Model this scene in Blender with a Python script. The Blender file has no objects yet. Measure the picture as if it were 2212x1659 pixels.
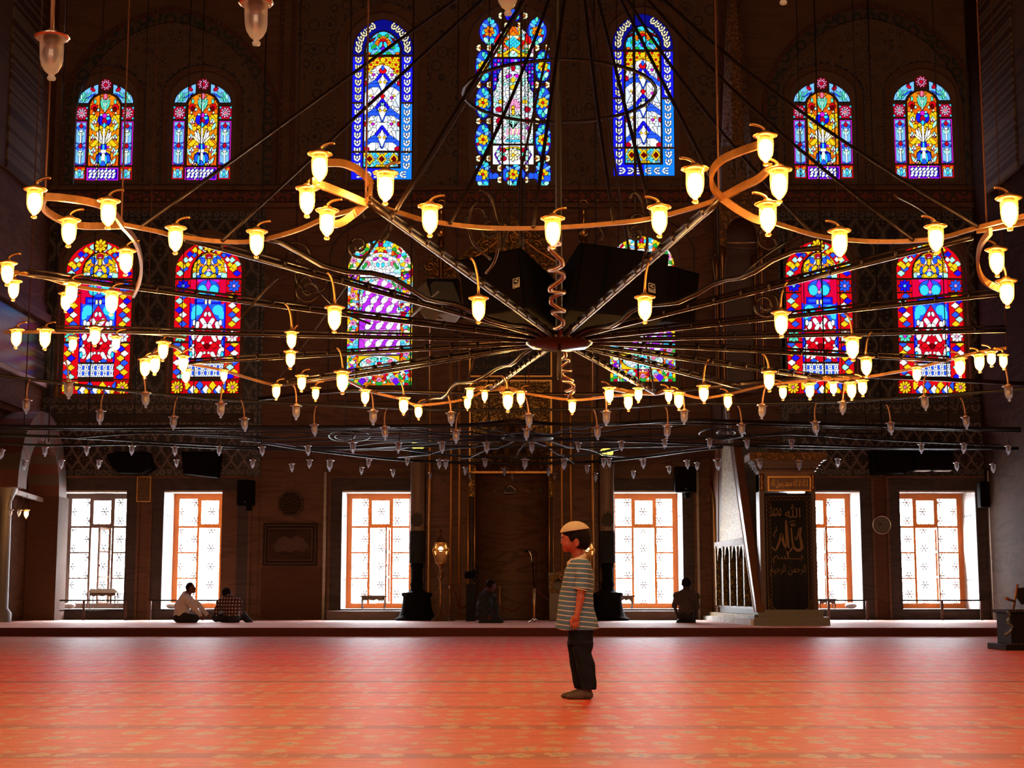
import bpy, bmesh, math, random
import numpy as np
from mathutils import Vector, Matrix
from mathutils.geometry import tessellate_polygon
random.seed(7)
PI = math.pi
SC = bpy.context.scene
COL = SC.collection
# ---------------------------------------------------------------- camera
F = 3350.0; H = 0.683; PITCH = math.atan(461 / F)
CA, SA = math.cos(PITCH), math.sin(PITCH)
def ray(px, py):
    u = (px - 1106) / F; v = (829.5 - py) / F
    return u, CA - v * SA, SA + v * CA
def P(px, py, Y):
    """world point seen at (px,py) that stands at distance Y"""
    x, y, z = ray(px, py); t = Y / y
    return Vector((x * t, Y, H + z * t))
def PZ(px, py, z):
    """world point seen at (px,py) that lies at height z"""
    x, y, zz = ray(px, py); t = (z - H) / zz
    return Vector((x * t, y * t, z))
cam = bpy.data.cameras.new('camera'); cam.sensor_width = 36; cam.lens = 36 * F / 2212
cam.clip_end = 300
camo = bpy.data.objects.new('camera', cam); COL.objects.link(camo)
camo.location = (0, 0, H); camo.rotation_euler = (PI / 2 + PITCH, 0, 0)
SC.camera = camo
YW = 37.6                                    # the far wall
# ---------------------------------------------------------------- materials
def lin(c):
    return tuple(((v / 255) / 12.92 if v / 255 <= .04045 else ((v / 255 + .055) / 1.055) ** 2.4) for v in c)
def mat(name):
    m = bpy.data.materials.new(name); m.use_nodes = True
    nt = m.node_tree; nt.nodes.clear()
    return m, nt
class NT:
    """tiny node helper: every call returns an output socket"""
    def __init__(s, nt): s.nt = nt; s.c = None
    def n(s, t, **k):
        nd = s.nt.nodes.new(t)
        for a, b in k.items(): setattr(nd, a, b)
        return nd
    def set(s, nd, i, v):
        if v is None: return
        if hasattr(v, 'is_output'): s.nt.links.new(v, nd.inputs[i])
        else:
            if isinstance(v, (tuple, list)) and len(v) == 3 and nd.inputs[i].type == 'RGBA': v = tuple(v) + (1,)
            nd.inputs[i].default_value = v
    def m(s, op, a, b=None, c=None, clamp=False):
        nd = s.n('ShaderNodeMath', operation=op, use_clamp=clamp)
        s.set(nd, 0, a); s.set(nd, 1, b); s.set(nd, 2, c); return nd.outputs[0]
    def mix(s, f, a, b):
        nd = s.n('ShaderNodeMix', data_type='RGBA')
        s.set(nd, 0, f); s.set(nd, 6, a); s.set(nd, 7, b); return nd.outputs[2]
    def ramp(s, f, stops):
        nd = s.n('ShaderNodeValToRGB'); s.set(nd, 0, f)
        e = nd.color_ramp.elements
        while len(e) < len(stops): e.new(.5)
        for i, (p, c) in enumerate(stops):
            e[i].position = p; e[i].color = tuple(c) + (1,) if len(c) == 3 else c
        return nd.outputs[0]
    def obj(s, sc=(1, 1, 1), rot=(0, 0, 0)):
        t = s.n('ShaderNodeTexCoord'); mp = s.n('ShaderNodeMapping')
        s.nt.links.new(t.outputs['Object'], mp.inputs[0])
        mp.inputs['Scale'].default_value = sc; mp.inputs['Rotation'].default_value = rot
        return mp.outputs[0]
    def noise(s, vec, scale=5, detail=4, dist=0):
        nd = s.n('ShaderNodeTexNoise'); s.set(nd, 'Vector', vec)
        nd.inputs['Scale'].default_value = scale; nd.inputs['Detail'].default_value = detail
        nd.inputs['Distortion'].default_value = dist; return nd.outputs[0]
    def voro(s, vec, scale=5, rnd=1, feat='F1', out=0):
        nd = s.n('ShaderNodeTexVoronoi', feature=feat); s.set(nd, 'Vector', vec)
        nd.inputs['Scale'].default_value = scale; nd.inputs['Randomness'].default_value = rnd
        return nd.outputs[out]
    def xyz(s, vec):
        nd = s.n('ShaderNodeSeparateXYZ'); s.nt.links.new(vec, nd.inputs[0]); return nd.outputs
    def bump(s, h, st=.3, d=.01):
        nd = s.n('ShaderNodeBump'); s.set(nd, 'Height', h)
        nd.inputs['Strength'].default_value = st; nd.inputs['Distance'].default_value = d
        return nd.outputs[0]
    def bsdf(s, col, rough=.5, metal=0, spec=None, normal=None, **k):
        nd = s.n('ShaderNodeBsdfPrincipled'); s.set(nd, 'Base Color', col); s.set(nd, 'Roughness', rough)
        s.set(nd, 'Metallic', metal)
        if spec is not None: s.set(nd, 'Specular IOR Level', spec)
        if normal is not None: s.set(nd, 'Normal', normal)
        for a, b in k.items(): s.set(nd, a.replace('_', ' '), b)
        return nd.outputs[0]
    def out(s, sh):
        o = s.n('ShaderNodeOutputMaterial'); s.nt.links.new(sh, o.inputs[0])
M = {}
def plain(name, col, rough=.6, metal=0, noise=.15, sc=8, spec=None):
    m, nt = mat(name); h = NT(nt)
    v = h.noise(h.obj(), sc, 3)
    a = tuple(c * (1 - noise) for c in col); b = tuple(min(1, c * (1 + noise)) for c in col)
    h.out(h.bsdf(h.mix(v, a, b), rough, metal, spec)); M[name] = m; return m
def marble(name, c0, c1, c2, rough=.35, sc=.5, dirn=(1, 1, 5), spec=.22):
    m, nt = mat(name); h = NT(nt)
    v = h.noise(h.obj(dirn, (0, .12, 0)), sc, 6, 1.4)
    f = h.noise(h.obj((.35, .35, .35)), 1.3, 2)
    c = h.ramp(v, [(.3, c0), (.48, c1), (.56, c2), (.62, c1), (.8, c0)])
    blk = h.voro(h.obj((.55, 1, .9)), 1, .9, 'F1', 1)
    g_ = h.n('ShaderNodeRGBToBW'); nt.links.new(blk, g_.inputs[0])
    c = h.mix(h.m('MULTIPLY', g_.outputs[0], .45), c, tuple(v * .45 for v in c1))
    c = h.mix(h.m('MULTIPLY', f, .35), c, c0)
    h.out(h.bsdf(c, max(rough, .6), 0, spec)); M[name] = m; return m
def vine(name, bg, fg, fg2, sc=3.2):
    """painted scrolling vines with blossoms"""
    m, nt = mat(name); h = NT(nt)
    o = h.obj((1, .0, 1))
    d1 = h.voro(o, sc, .55)
    ring = h.m('ABSOLUTE', h.m('SUBTRACT', d1, .40))
    ring = h.m('LESS_THAN', ring, .035)
    blos = h.m('LESS_THAN', h.m('ADD', d1, h.m('MULTIPLY', h.noise(o, sc * 7, 2), .22)), .30)
    heart = h.m('LESS_THAN', d1, .07)
    leaf = h.m('LESS_THAN', h.voro(o, sc * 3.4, 1), .21)
    mask = h.m('MAXIMUM', h.m('MAXIMUM', ring, blos), leaf)
    wear = h.noise(h.obj(), 2.2, 5)
    mask = h.m('MULTIPLY', mask, h.m('MULTIPLY_ADD', wear, .9, .35, clamp=True))
    c = h.mix(mask, bg, fg); c = h.mix(heart, c, fg2)
    c = h.mix(h.m('MULTIPLY', wear, .3), c, tuple(x * .5 for x in bg))
    h.out(h.bsdf(c, .7)); M[name] = m; return m
def ogee(name, bg, line, flower, px, pz):
    """glazed tiles: an ogee lattice with a flower in each mesh"""
    m, nt = mat(name); h = NT(nt)
    x, y, z = h.xyz(h.obj())
    u = h.m('ABSOLUTE', h.m('SUBTRACT', h.m('FRACT', h.m('DIVIDE', x, px)), .5))
    w = h.m('COSINE', h.m('MULTIPLY', z, 2 * PI / pz))
    b = h.m('MULTIPLY_ADD', w, .23, .25)
    d = h.m('ABSOLUTE', h.m('SUBTRACT', u, b))
    l1 = h.m('LESS_THAN', d, .055)
    l2 = h.m('MULTIPLY', h.m('GREATER_THAN', d, .10), h.m('LESS_THAN', h.m('ADD', d, h.m('MULTIPLY', h.noise(h.obj(), 16, 1), .10)), .185))
    q = h.voro(h.obj((1 / px, 0, 2 / pz)), 3.0, .3)
    fl = h.m('LESS_THAN', h.m('ADD', q, h.m('MULTIPLY', h.noise(h.obj(), 20, 2), .2)), .33)
    c = h.mix(fl, bg, flower); c = h.mix(l2, c, flower); c = h.mix(l1, c, line)
    tl = h.m('LESS_THAN', h.m('FRACT', h.m('MULTIPLY', z, 4)), .03)
    c = h.mix(h.m('MULTIPLY', tl, .5), c, (.01, .01, .01))
    h.out(h.bsdf(c, .22)); M[name] = m; return m
def band(name, bg, fg, fg2, px, rough=.5, metal=0):
    """a running border of scrolls"""
    m, nt = mat(name); h = NT(nt)
    o = h.obj((1, 0, 1))
    d = h.voro(o, 1 / px, .25)
    n = h.m('MULTIPLY', h.noise(o, 4 / px, 2), .25)
    a = h.m('LESS_THAN', h.m('ABSOLUTE', h.m('SUBTRACT', h.m('ADD', d, n), .48)), .09)
    b = h.m('LESS_THAN', h.m('ADD', d, n), .26)
    c = h.mix(a, bg, fg); c = h.mix(b, c, fg2)
    h.out(h.bsdf(c, rough, metal)); M[name] = m; return m
def carved(name, c0, c1, sc=14, rough=.35, metal=.0, bump=.8):
    """relief carving: gilded arabesque on a darker ground"""
    m, nt = mat(name); h = NT(nt)
    o = h.obj()
    d = h.voro(o, sc, 1, 'SMOOTH_F1'); n = h.noise(o, sc * .9, 3, 2.2)
    f = h.m('SINE', h.m('MULTIPLY', h.m('ADD', d, n), 17))
    f = h.m('MULTIPLY_ADD', f, .5, .5)
    h.out(h.bsdf(h.mix(f, c0, c1), rough, metal, normal=h.bump(f, bump, .02))); M[name] = m; return m

marble('marble', (.125, .058, .036), (.180, .088, .052), (.085, .038, .024), .5)
marble('marble_dark', (.05, .036, .034), (.075, .052, .046), (.035, .024, .022))
marble('marble_red', (.085, .034, .020), (.12, .05, .028), (.10, .04, .022), .85, sc=.9)
marble('marble_pale', (.70, .64, .58), (.78, .73, .68), (.55, .50, .46), .5)
marble('wall_plaster', (.13, .072, .044), (.16, .088, .052), (.11, .058, .036), .8, .3)
vine('painted_vine', (.115, .066, .040), (.012, .013, .016), (.10, .015, .008), 2.6)
vine('painted_vine_fine', (.13, .075, .045), (.018, .020, .022), (.12, .02, .01), 4.4)
vine('painted_panel', (.15, .085, .05), (.014, .014, .018), (.09, .012, .008), 2.0)
ogee('tile_ogee', (.030, .018, .018), (.20, .135, .11), (.145, .095, .078), .31, .50)
ogee('tile_vertical', (.030, .024, .024), (.15, .12, .095), (.115, .095, .078), .46, .80)
band('tile_band', (.028, .018, .016), (.17, .115, .09), (.08, .05, .04), .24, .4)
band('tile_border', (.016, .013, .014), (.13, .10, .085), (.05, .04, .04), .16, .4)
band('frieze_red', (.16, .030, .016), (.035, .02, .014), (.20, .11, .06), .26, .7)
band('arch_band', (.075, .052, .036), (.022, .028, .024), (.12, .04, .025), .36, .7)
band('arch_red', (.10, .028, .016), (.05, .02, .014), (.14, .07, .04), .20, .7)
band('medallions', (.055, .022, .012), (.16, .12, .07), (.14, .10, .06), .42, .7)
carved('gilt_carving', (.05, .022, .006), (.70, .42, .10), 9, .32, .55)
carved('gilt_filigree', (.035, .016, .005), (.55, .31, .07), 12, .35, .5)
carved('gilt_relief', (.10, .045, .015), (.30, .15, .04), 6, .5, .2)
carved('silver_carving', (.030, .014, .004), (.42, .27, .09), 11, .45, .55)
plain('gilt_line', (.62, .30, .07), .35, .7)
plain('brass', (.62, .32, .08), .30, .9, .25, 20)
plain('brass_dark', (.24, .105, .030), .34, .75, .35, 14)
plain('iron', (.020, .010, .006), .36, .5, .4, 12)
plain('iron_dark', (.016, .013, .013), .45, .4, .3, 10)
plain('hub_bronze', (.030, .016, .010), .22, .6, .4, 6)
plain('cord', (.28, .13, .06), .5, .1)
plain('rusty_chain', (.075, .022, .010), .7, .3, .4, 30)
plain('black_box', (.005, .0045, .005), .85, 0, .3, 30, .06)
plain('chair_wood', (.009, .005, .006), .6, 0, .3, 5, .12)
plain('black_grille', (.007, .005, .005), .9, 0, .35, 90, .05)
plain('grey_metal', (.10, .10, .11), .45, .4)
plain('badge_white', (.75, .70, .66), .5)
plain('wood_orange', (.62, .16, .022), .38, 0, .25, 3)
plain('wood_dark', (.075, .026, .012), .4, 0, .3, 5)
plain('wood_brown', (.16, .06, .022), .4, 0, .3, 5)
plain('stone_grey', (.15, .13, .11), .5)
plain('shaft_stone', (.20, .13, .085), .5, 0, .3, 1.5)
plain('ink_black', (.012, .012, .016), .6)
plain('cloth_black', (.0055, .0055, .009), .85)
plain('thread_gold', (.155, .080, .032), .6, .1)
plain('white_paint', (.75, .72, .68), .5)
marble('slab_dark', (.030, .012, .007), (.055, .020, .011), (.02, .008, .005), .7)
plain('figured_red', (.060, .020, .010), .6, 0, .5, 4)
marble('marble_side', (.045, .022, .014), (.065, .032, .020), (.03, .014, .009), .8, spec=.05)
plain('plaque_dark', (.022, .011, .009), .7, 0, .3, 8, .15)
plain('clock_face', (.50, .40, .32), .5)
plain('chrome', (.75, .68, .6), .18, 1)
plain('rope_red', (.10, .012, .01), .8)
plain('gilt_ball', (.75, .42, .10), .22, .9)
plain('stripe_red', (.13, .035, .018), .6)
plain('stripe_pale', (.10, .065, .045), .7)
plain('leaf_green', (.20, .34, .05), .6)

m, nt = mat('clear_glass'); h = NT(nt)
tr = h.n('ShaderNodeBsdfTransparent'); gl = h.n('ShaderNodeBsdfGlossy'); gl.inputs['Roughness'].default_value = .05
fr = h.n('ShaderNodeFresnel'); mx = h.n('ShaderNodeMixShader')
nt.links.new(fr.outputs[0], mx.inputs[0]); nt.links.new(tr.outputs[0], mx.inputs[1]); nt.links.new(gl.outputs[0], mx.inputs[2])
h.out(mx.outputs[0]); M['clear_glass'] = m
def lamp_glass(name, tint, body, spec):
    m, nt = mat(name); h = NT(nt)
    tr = h.n('ShaderNodeBsdfTransparent'); tr.inputs[0].default_value = tint + (1,)
    gl = h.n('ShaderNodeBsdfGlossy'); gl.inputs['Roughness'].default_value = .07
    tl = h.n('ShaderNodeBsdfTranslucent'); tl.inputs[0].default_value = (1, .42, .10, 1)
    lw = h.n('ShaderNodeLayerWeight'); lw.inputs[0].default_value = .35
    f = h.m('MULTIPLY_ADD', lw.outputs['Facing'], spec, .06)
    m1 = h.n('ShaderNodeMixShader'); m1.inputs[0].default_value = body
    nt.links.new(tr.outputs[0], m1.inputs[1]); nt.links.new(tl.outputs[0], m1.inputs[2])
    m2 = h.n('ShaderNodeMixShader'); nt.links.new(f, m2.inputs[0])
    nt.links.new(m1.outputs[0], m2.inputs[1]); nt.links.new(gl.outputs[0], m2.inputs[2])
    h.out(m2.outputs[0]); M[name] = m
lamp_glass('lamp_glass_lit', (1, .88, .62), .10, .30)
m, nt = mat('lamp_glass'); h = NT(nt)
g1 = h.n('ShaderNodeBsdfGlass'); g1.inputs['Roughness'].default_value = .03; g1.inputs['IOR'].default_value = 1.33
t1 = h.n('ShaderNodeBsdfTransparent'); d1 = h.n('ShaderNodeBsdfTranslucent'); d1.inputs[0].default_value = (.9, .9, .95, 1)
m1 = h.n('ShaderNodeMixShader'); m1.inputs[0].default_value = .30; nt.links.new(g1.outputs[0], m1.inputs[1]); nt.links.new(t1.outputs[0], m1.inputs[2])
m2 = h.n('ShaderNodeMixShader'); m2.inputs[0].default_value = .42; nt.links.new(m1.outputs[0], m2.inputs[1]); nt.links.new(d1.outputs[0], m2.inputs[2])
h.out(m2.outputs[0]); M['lamp_glass'] = m
def emit(name, col, st):
    m, nt = mat(name); h = NT(nt)
    e = h.n('ShaderNodeEmission'); e.inputs[0].default_value = tuple(col) + (1,); e.inputs[1].default_value = st
    h.out(e.outputs[0]); M[name] = m
emit('bulb_light', (1, .56, .22), 260)
emit('lantern_light', (1, .60, .25), 18)
emit('candle_light', (1, .80, .12), 1.6)

# the carpet: red ground, small tan and blue-grey blossoms, darker rows
def carpet(name, base, base2, row, tan, blue, sheen, rough=.47, spec=.17):
    m, nt = mat(name); h = NT(nt)
    o = h.obj(); x, y, z = h.xyz(o)
    d = h.voro(h.obj((1, .60, 1)), 5.6, .42)
    n = h.noise(h.obj((1, .7, 1)), 36, 4)
    dd = h.m('ADD', d, h.m('MULTIPLY', h.m('SUBTRACT', n, .5), .55))
    f1 = h.m('LESS_THAN', dd, .31); f2 = h.m('LESS_THAN', dd, .10)
    d2 = h.voro(h.obj((1, .7, 1)), 8, .9)
    dd2 = h.m('ADD', d2, h.m('MULTIPLY', h.m('SUBTRACT', n, .5), .6))
    f3 = h.m('LESS_THAN', dd2, .24)
    r = h.m('FRACT', h.m('DIVIDE', h.m('ADD', h.m('ADD', y, -12.86 + 15), h.m('MULTIPLY', h.noise(h.obj((.5, .5, 1)), 1, 1), .12)), 1.5))
    rb = h.m('LESS_THAN', r, .15)
    c = h.mix(h.noise(h.obj((.6, 1.4, 1)), 1.2, 5), base, base2)
    c = h.mix(h.m('MULTIPLY', rb, .8), c, row)
    wv = h.noise(h.obj((.8, 9, 1)), 1.6, 4); c = h.mix(h.m('MULTIPLY_ADD', h.m('GREATER_THAN', wv, .56), .45, 0), c, row)
    c = h.mix(h.m('MULTIPLY', f3, .55), c, tan)
    c = h.mix(h.m('MULTIPLY', f1, .85), c, tan); c = h.mix(h.m('MULTIPLY', f2, .85), c, blue)
    seam_shadow = h.m('LESS_THAN', h.m('ABSOLUTE', h.m('SUBTRACT', h.m('ADD', y, h.m('MULTIPLY', h.noise(h.obj((.6, 0, 0)), 1, 1), .3)), 13.05)), .06)
    c = h.mix(h.m('MULTIPLY', seam_shadow, .85), c, (.06, .003, .003))  # dark line holds the seam and its painted shadow
    pile = h.m('ADD', h.m('MULTIPLY', h.noise(o, 160, 2), .4), h.noise(h.obj((2, 5, 1)), 5, 3))
    nd = h.bsdf(c, rough, 0, spec, h.bump(pile, .35, .03), Sheen_Weight=sheen, Sheen_Roughness=.40, Sheen_Tint=(1, .46, .28, 1))
    h.out(nd); M[name] = m
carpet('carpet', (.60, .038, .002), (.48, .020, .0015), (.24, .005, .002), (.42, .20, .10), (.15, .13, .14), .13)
carpet('carpet_platform_lit', (.86, .46, .36), (.78, .36, .28), (.30, .05, .03), (.75, .55, .45), (.3, .25, .25), .2, .6, .3)  # platform copy of the carpet, window brightness put into its paler colours
plain('carpet_edge', (.060, .006, .006), .9)

m, nt = mat('fill_glass_warm'); h = NT(nt); tr = h.n('ShaderNodeBsdfTransparent')
nt.links.new(h.mix(h.m('LESS_THAN', h.voro(h.obj(), 3, 1), .3), (.17, .105, .062), (.26, .17, .105)), tr.inputs[0]); h.out(tr.outputs[0]); M['fill_glass_warm'] = m  # pane tint chosen to warm the added fill light
# ---------------------------------------------------------------- geometry helpers
class MB:
    """collects geometry of ONE mesh"""
    def __init__(s): s.v = []; s.f = []; s.mi = []; s.sm = []
    def add(s, vs, fs, mi=0, smooth=False):
        o = len(s.v); s.v += [tuple(v) for v in vs]
        for f in fs: s.f.append(tuple(o + i for i in f)); s.mi.append(mi); s.sm.append(smooth)
    def box(s, x0, x1, y0, y1, z0, z1, mi=0):
        v = [(x, y, z) for x in (x0, x1) for y in (y0, y1) for z in (z0, z1)]
        s.add(v, [(0, 1, 3, 2), (4, 6, 7, 5), (0, 4, 5, 1), (2, 3, 7, 6), (0, 2, 6, 4), (1, 5, 7, 3)], mi)
    def hexa(s, v8, mi=0):
        s.add(v8, [(0, 1, 2, 3), (7, 6, 5, 4), (0, 4, 5, 1), (1, 5, 6, 2), (2, 6, 7, 3), (3, 7, 4, 0)], mi)
    def tube(s, pts, r, n=6, mi=0, flat=None, cap=True):
        """round (or, with flat=(w,h), strap-shaped) bar along a polyline"""
        pts = [Vector(p) for p in pts]; k = len(pts); vs = []
        for i, p in enumerate(pts):
            t = (pts[min(i + 1, k - 1)] - pts[max(i - 1, 0)])
            t = t.normalized() if t.length > 1e-9 else Vector((0, 0, 1))
            up = Vector((0, 0, 1)) if abs(t.z) < .93 else Vector((1, 0, 0))
            a = t.cross(up).normalized(); b = a.cross(t).normalized()
            rr = r[i] if isinstance(r, (list, tuple)) else r
            for j in range(n):
                th = 2 * PI * j / n
                if flat: vs.append(p + a * math.copysign(flat[0], math.cos(th + .78)) + b * math.copysign(flat[1], math.sin(th + .78)))
                else: vs.append(p + (a * math.cos(th) + b * math.sin(th)) * rr)
        fs = [(i * n + j, i * n + (j + 1) % n, (i + 1) * n + (j + 1) % n, (i + 1) * n + j) for i in range(k - 1) for j in range(n)]
        if cap: fs += [tuple(range(n))[::-1], tuple((k - 1) * n + j for j in range(n))]
        s.add(vs, fs, mi, not flat)
    def lathe(s, prof, c=(0, 0, 0), n=16, mi=0, sx=1, smooth=True, axis='z'):
        vs = []
        for r, z in prof:
            for j in range(n):
                a = 2 * PI * (j + .5) / n
                p = (r * math.cos(a) * sx, r * math.sin(a), z)
                if axis == 'y': p = (p[0], p[2], p[1])
                if axis == 'x': p = (p[2], p[0], p[1])
                vs.append((c[0] + p[0], c[1] + p[1], c[2] + p[2]))
        k = len(prof)
        s.add(vs, [(i * n + j, i * n + (j + 1) % n, (i + 1) * n + (j + 1) % n, (i + 1) * n + j) for i in range(k - 1) for j in range(n)], mi, smooth)
        if prof[0][0] > 1e-4: s.add(vs[:n], [tuple(range(n))[::-1]], mi)
        if prof[-1][0] > 1e-4: s.add(vs[-n:], [tuple(range(n))], mi)
    def ball(s, c, r, n=12, mi=0):
        rx, ry, rz = (r, r, r) if not isinstance(r, (tuple, list)) else r
        pr = [(math.sin(PI * i / 8), -math.cos(PI * i / 8)) for i in range(9)]
        vs = []
        for a, z in pr:
            for j in range(n):
                t = 2 * PI * j / n; vs.append((c[0] + rx * a * math.cos(t), c[1] + ry * a * math.sin(t), c[2] + rz * z))
        s.add(vs, [(i * n + j, i * n + (j + 1) % n, (i + 1) * n + (j + 1) % n, (i + 1) * n + j) for i in range(8) for j in range(n)], mi, True)
    def prism(s, polys, y0, y1, mi=0, side=None):
        """outline with holes, given as (x,z) loops, between two depths; y0 is the near face"""
        side = mi if side is None else side
        flat = [p for q in polys for p in q]
        tri = tessellate_polygon([[Vector((a, b, 0)) for a, b in q] for q in polys])
        s.add([(a, y0, b) for a, b in flat], [tuple(t) for t in tri], mi)
        s.add([(a, y1, b) for a, b in flat], [tuple(t)[::-1] for t in tri], mi)
        for q in polys:
            k = len(q)
            s.add([(a, y0, b) for a, b in q] + [(a, y1, b) for a, b in q], [(i, (i + 1) % k, k + (i + 1) % k, k + i) for i in range(k)], side)
    def build(s, name, mats, parent=None, bevel=0):
        me = bpy.data.meshes.new(name)
        off = Vector((0, 0, 0)) if parent is None else parent.get('_o', Vector((0, 0, 0)))
        off = Vector(off)
        me.from_pydata([tuple(Vector(v) - off) for v in s.v], [], s.f)
        if not isinstance(mats, (list, tuple)): mats = [mats]
        for q in mats: me.materials.append(M[q])
        me.polygons.foreach_set('material_index', s.mi); me.polygons.foreach_set('use_smooth', s.sm)
        bm = bmesh.new(); bm.from_mesh(me)
        if bevel: bmesh.ops.bevel(bm, geom=bm.edges[:], offset=bevel, segments=2, affect='EDGES', profile=.6)
        bmesh.ops.recalc_face_normals(bm, faces=bm.faces); bm.to_mesh(me); bm.free()
        me.update(); return link(name, me, parent)
def link(name, me, parent=None):
    o = bpy.data.objects.new(name, me); COL.objects.link(o)
    if parent is not None:
        o.parent = parent
    o['_o'] = tuple(parent.get('_o', (0, 0, 0))) if parent is not None else (0, 0, 0)
    return o
def tag(o, label, cat, group=None, kind=None):
    o['label'] = label
    if cat: o['category'] = cat
    if group: o['group'] = group
    if kind: o['kind'] = kind
    return o
def struct(o, label=None):
    o['kind'] = 'structure'
    if label: o['label'] = label
    return o
def thing(name, label, cat, loc=(0, 0, 0), group=None):
    o = bpy.data.objects.new(name, None); COL.objects.link(o)
    o.location = loc; o['_o'] = tuple(loc); o.empty_display_size = .1
    return tag(o, label, cat, group)
def copy_tree(o, parent=None):
    c = o.copy(); COL.objects.link(c)
    if parent is not None: c.parent = parent
    for ch in KIDS.get(o.name, [q for q in o.children]): copy_tree(ch, c)
    return c
KIDS = {}
def arch(x0, x1, z0, z1, k=.72, n=12, pt=.10):
    """pointed-arch outline; k = arch rise over half width"""
    w = (x1 - x0) / 2; c = (x0 + x1) / 2; rise = w * k; zs = z1 - rise
    L = []
    for i in range(n + 1):
        t = i / n * PI / 2
        x = w * math.cos(t); zz = math.sin(t) * (1 - pt) + pt * (1 - x / w)
        L.append((x, zs + rise * zz))
    return [(x0, z0), (x1, z0)] + [(c + a, b) for a, b in L] + [(c - a, b) for a, b in L[-2::-1]]
def rect(x0, x1, z0, z1): return [(x0, z0), (x1, z0), (x1, z1), (x0, z1)]
def W(px, py, Y=YW):
    p = P(px, py, Y); return p.x, p.z
def wrect(px0, py0, px1, py1, Y=YW):
    """axis-parallel wall rectangle from image corners"""
    a = P(px0, (py0 + py1) / 2, Y); b = P(px1, (py0 + py1) / 2, Y); m_ = (px0 + px1) / 2
    return a.x, b.x, P(m_, py1, Y).z, P(m_, py0, Y).z
PLAT = .15
YS = PZ(1106, 1374.5, 0).y                     # the platform's front edge
XL, XR = -11.45, 11.45
HC = 21.0                                      # ceiling
# ---------------------------------------------------------------- the wall's openings
LOW = [('W', 112, 271), ('W', 352, 512), ('W', 738, 888), ('W', 1325, 1475), ('W', 1702, 1860), ('W', 1946, 2110)]
lowr = []
for _, a, b in LOW:
    lowr.append(wrect(a, 1060, b, 1315.5))
#  upper windows: kind, centre px, bottom py of the opening, top py, half width px
UP = [('tulip', 224, 396, 153, 73), ('tulip', 436, 395, 152, 73), ('tulip', 1780, 393, 150, 73), ('tulip', 1997, 392, 146, 73),
      ('chain', 825, 394, 24, 79), ('chain', 1389.5, 386, 12, 79), ('bouquet', 1108, 402, 4, 98),
      ('vase', 208, 858, 503, 78), ('vase', 445, 857, 503, 78), ('vase', 1771, 857, 503, 78), ('vase', 2012, 857, 503, 78),
      ('medallion', 822, 848, 500, 82), ('medallion', 1390, 840, 492, 82)]
upr = []
for k, cx, yb, yt, hw in UP:
    x0, x1, z0, z1 = wrect(cx - hw, yt, cx + hw, yb)
    upr.append((k, x0, x1, z0, z1))
ZSPLIT = P(1106, 905, YW).z
nx0, nx1 = P(1027, 1150, YW).x, P(1185, 1150, YW).x      # prayer niche opening
NZ = P(1106, 855, YW).z
ncx = (nx0 + nx1) / 2
def steps(x0, x1, z0, z1, z2, n=6):
    """stepped (corbelled) niche outline: straight to z1, then steps closing at z2"""
    c = (x0 + x1) / 2; w = (x1 - x0) / 2; R_ = [(x1, z0)]; 
    for i in range(n):
        f = 1 - (i / n) ** 1.5; g = 1 - ((i + 1) / n) ** 1.5
        z = z1 + (z2 - z1) * i / n; R_ += [(c + w * f, z), (c + w * f, z + (z2 - z1) / n)]
    return [(x0, z0)] + R_ + [(2 * c - a, b) for a, b in R_[:0:-1]]
niche = steps(nx0, nx1, PLAT, P(1106, 985, YW).z, ZSPLIT - .06, 6)
lo = MB()
lo.prism([rect(XL - .4, XR + .4, -.3, ZSPLIT)] + [rect(*r) for r in lowr] + [niche], YW, YW + 1.38, 0, 1)
struct(lo.build('wall_back', ['marble', 'marble_pale']))
uw = MB()
uw.prism([rect(XL - .4, XR + .4, ZSPLIT, HC)] + [arch(a, b, c, d, .80 if k != 'chain' and k != 'bouquet' else .95) for k, a, b, c, d in upr], YW, YW + .42, 0, 0)
struct(uw.build('wall_back.001', ['wall_plaster']))
# ground, platform, side walls, rear wall, ceiling
f = MB(); f.box(XL - .4, XR + .4, -9, YS, -.3, 0); struct(f.build('floor', 'carpet'))
f = MB(); f.box(XL - .4, XR + .4, YS, YW, -.3, PLAT - .004); struct(f.build('floor.001', 'carpet_edge'))
f = MB(); f.box(XL, XR, YS, YW, PLAT - .004, PLAT); struct(f.build('floor.002', 'carpet_platform_lit'))
f = MB(); f.box(XL - .8, XL, -9, YW, -.3, HC); struct(f.build('wall_left', 'marble'))
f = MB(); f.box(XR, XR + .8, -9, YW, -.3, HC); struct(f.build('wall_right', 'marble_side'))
REAR = [(x, x + 1.8, 2.2, 6.0) for x in (-9, -5.2, -.9, 3.4, 7.2)] + [(x, x + 2.2, 9.5, 15) for x in (-8.8, -4.2, 2.0, 6.6)]  # rear openings out of view, added to let fill light in
f = MB(); f.prism([rect(XL - .8, XR + .8, -.3, HC)] + [rect(*r) for r in REAR], -9.6, -9, 0, 0); struct(f.build('wall_rear', 'marble'))
f = MB()
for r in REAR: f.add([(a, -9.3, c) for a, c in rect(*r)], [(0, 1, 2, 3)])
struct(f.build('window_20', 'fill_glass_warm'))  # unseen panes of the added rear fill windows
f = MB(); f.box(XL - .8, XR + .8, -9.6, YW + .5, HC, HC + .5); struct(f.build('ceiling', 'wall_plaster'))

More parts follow.
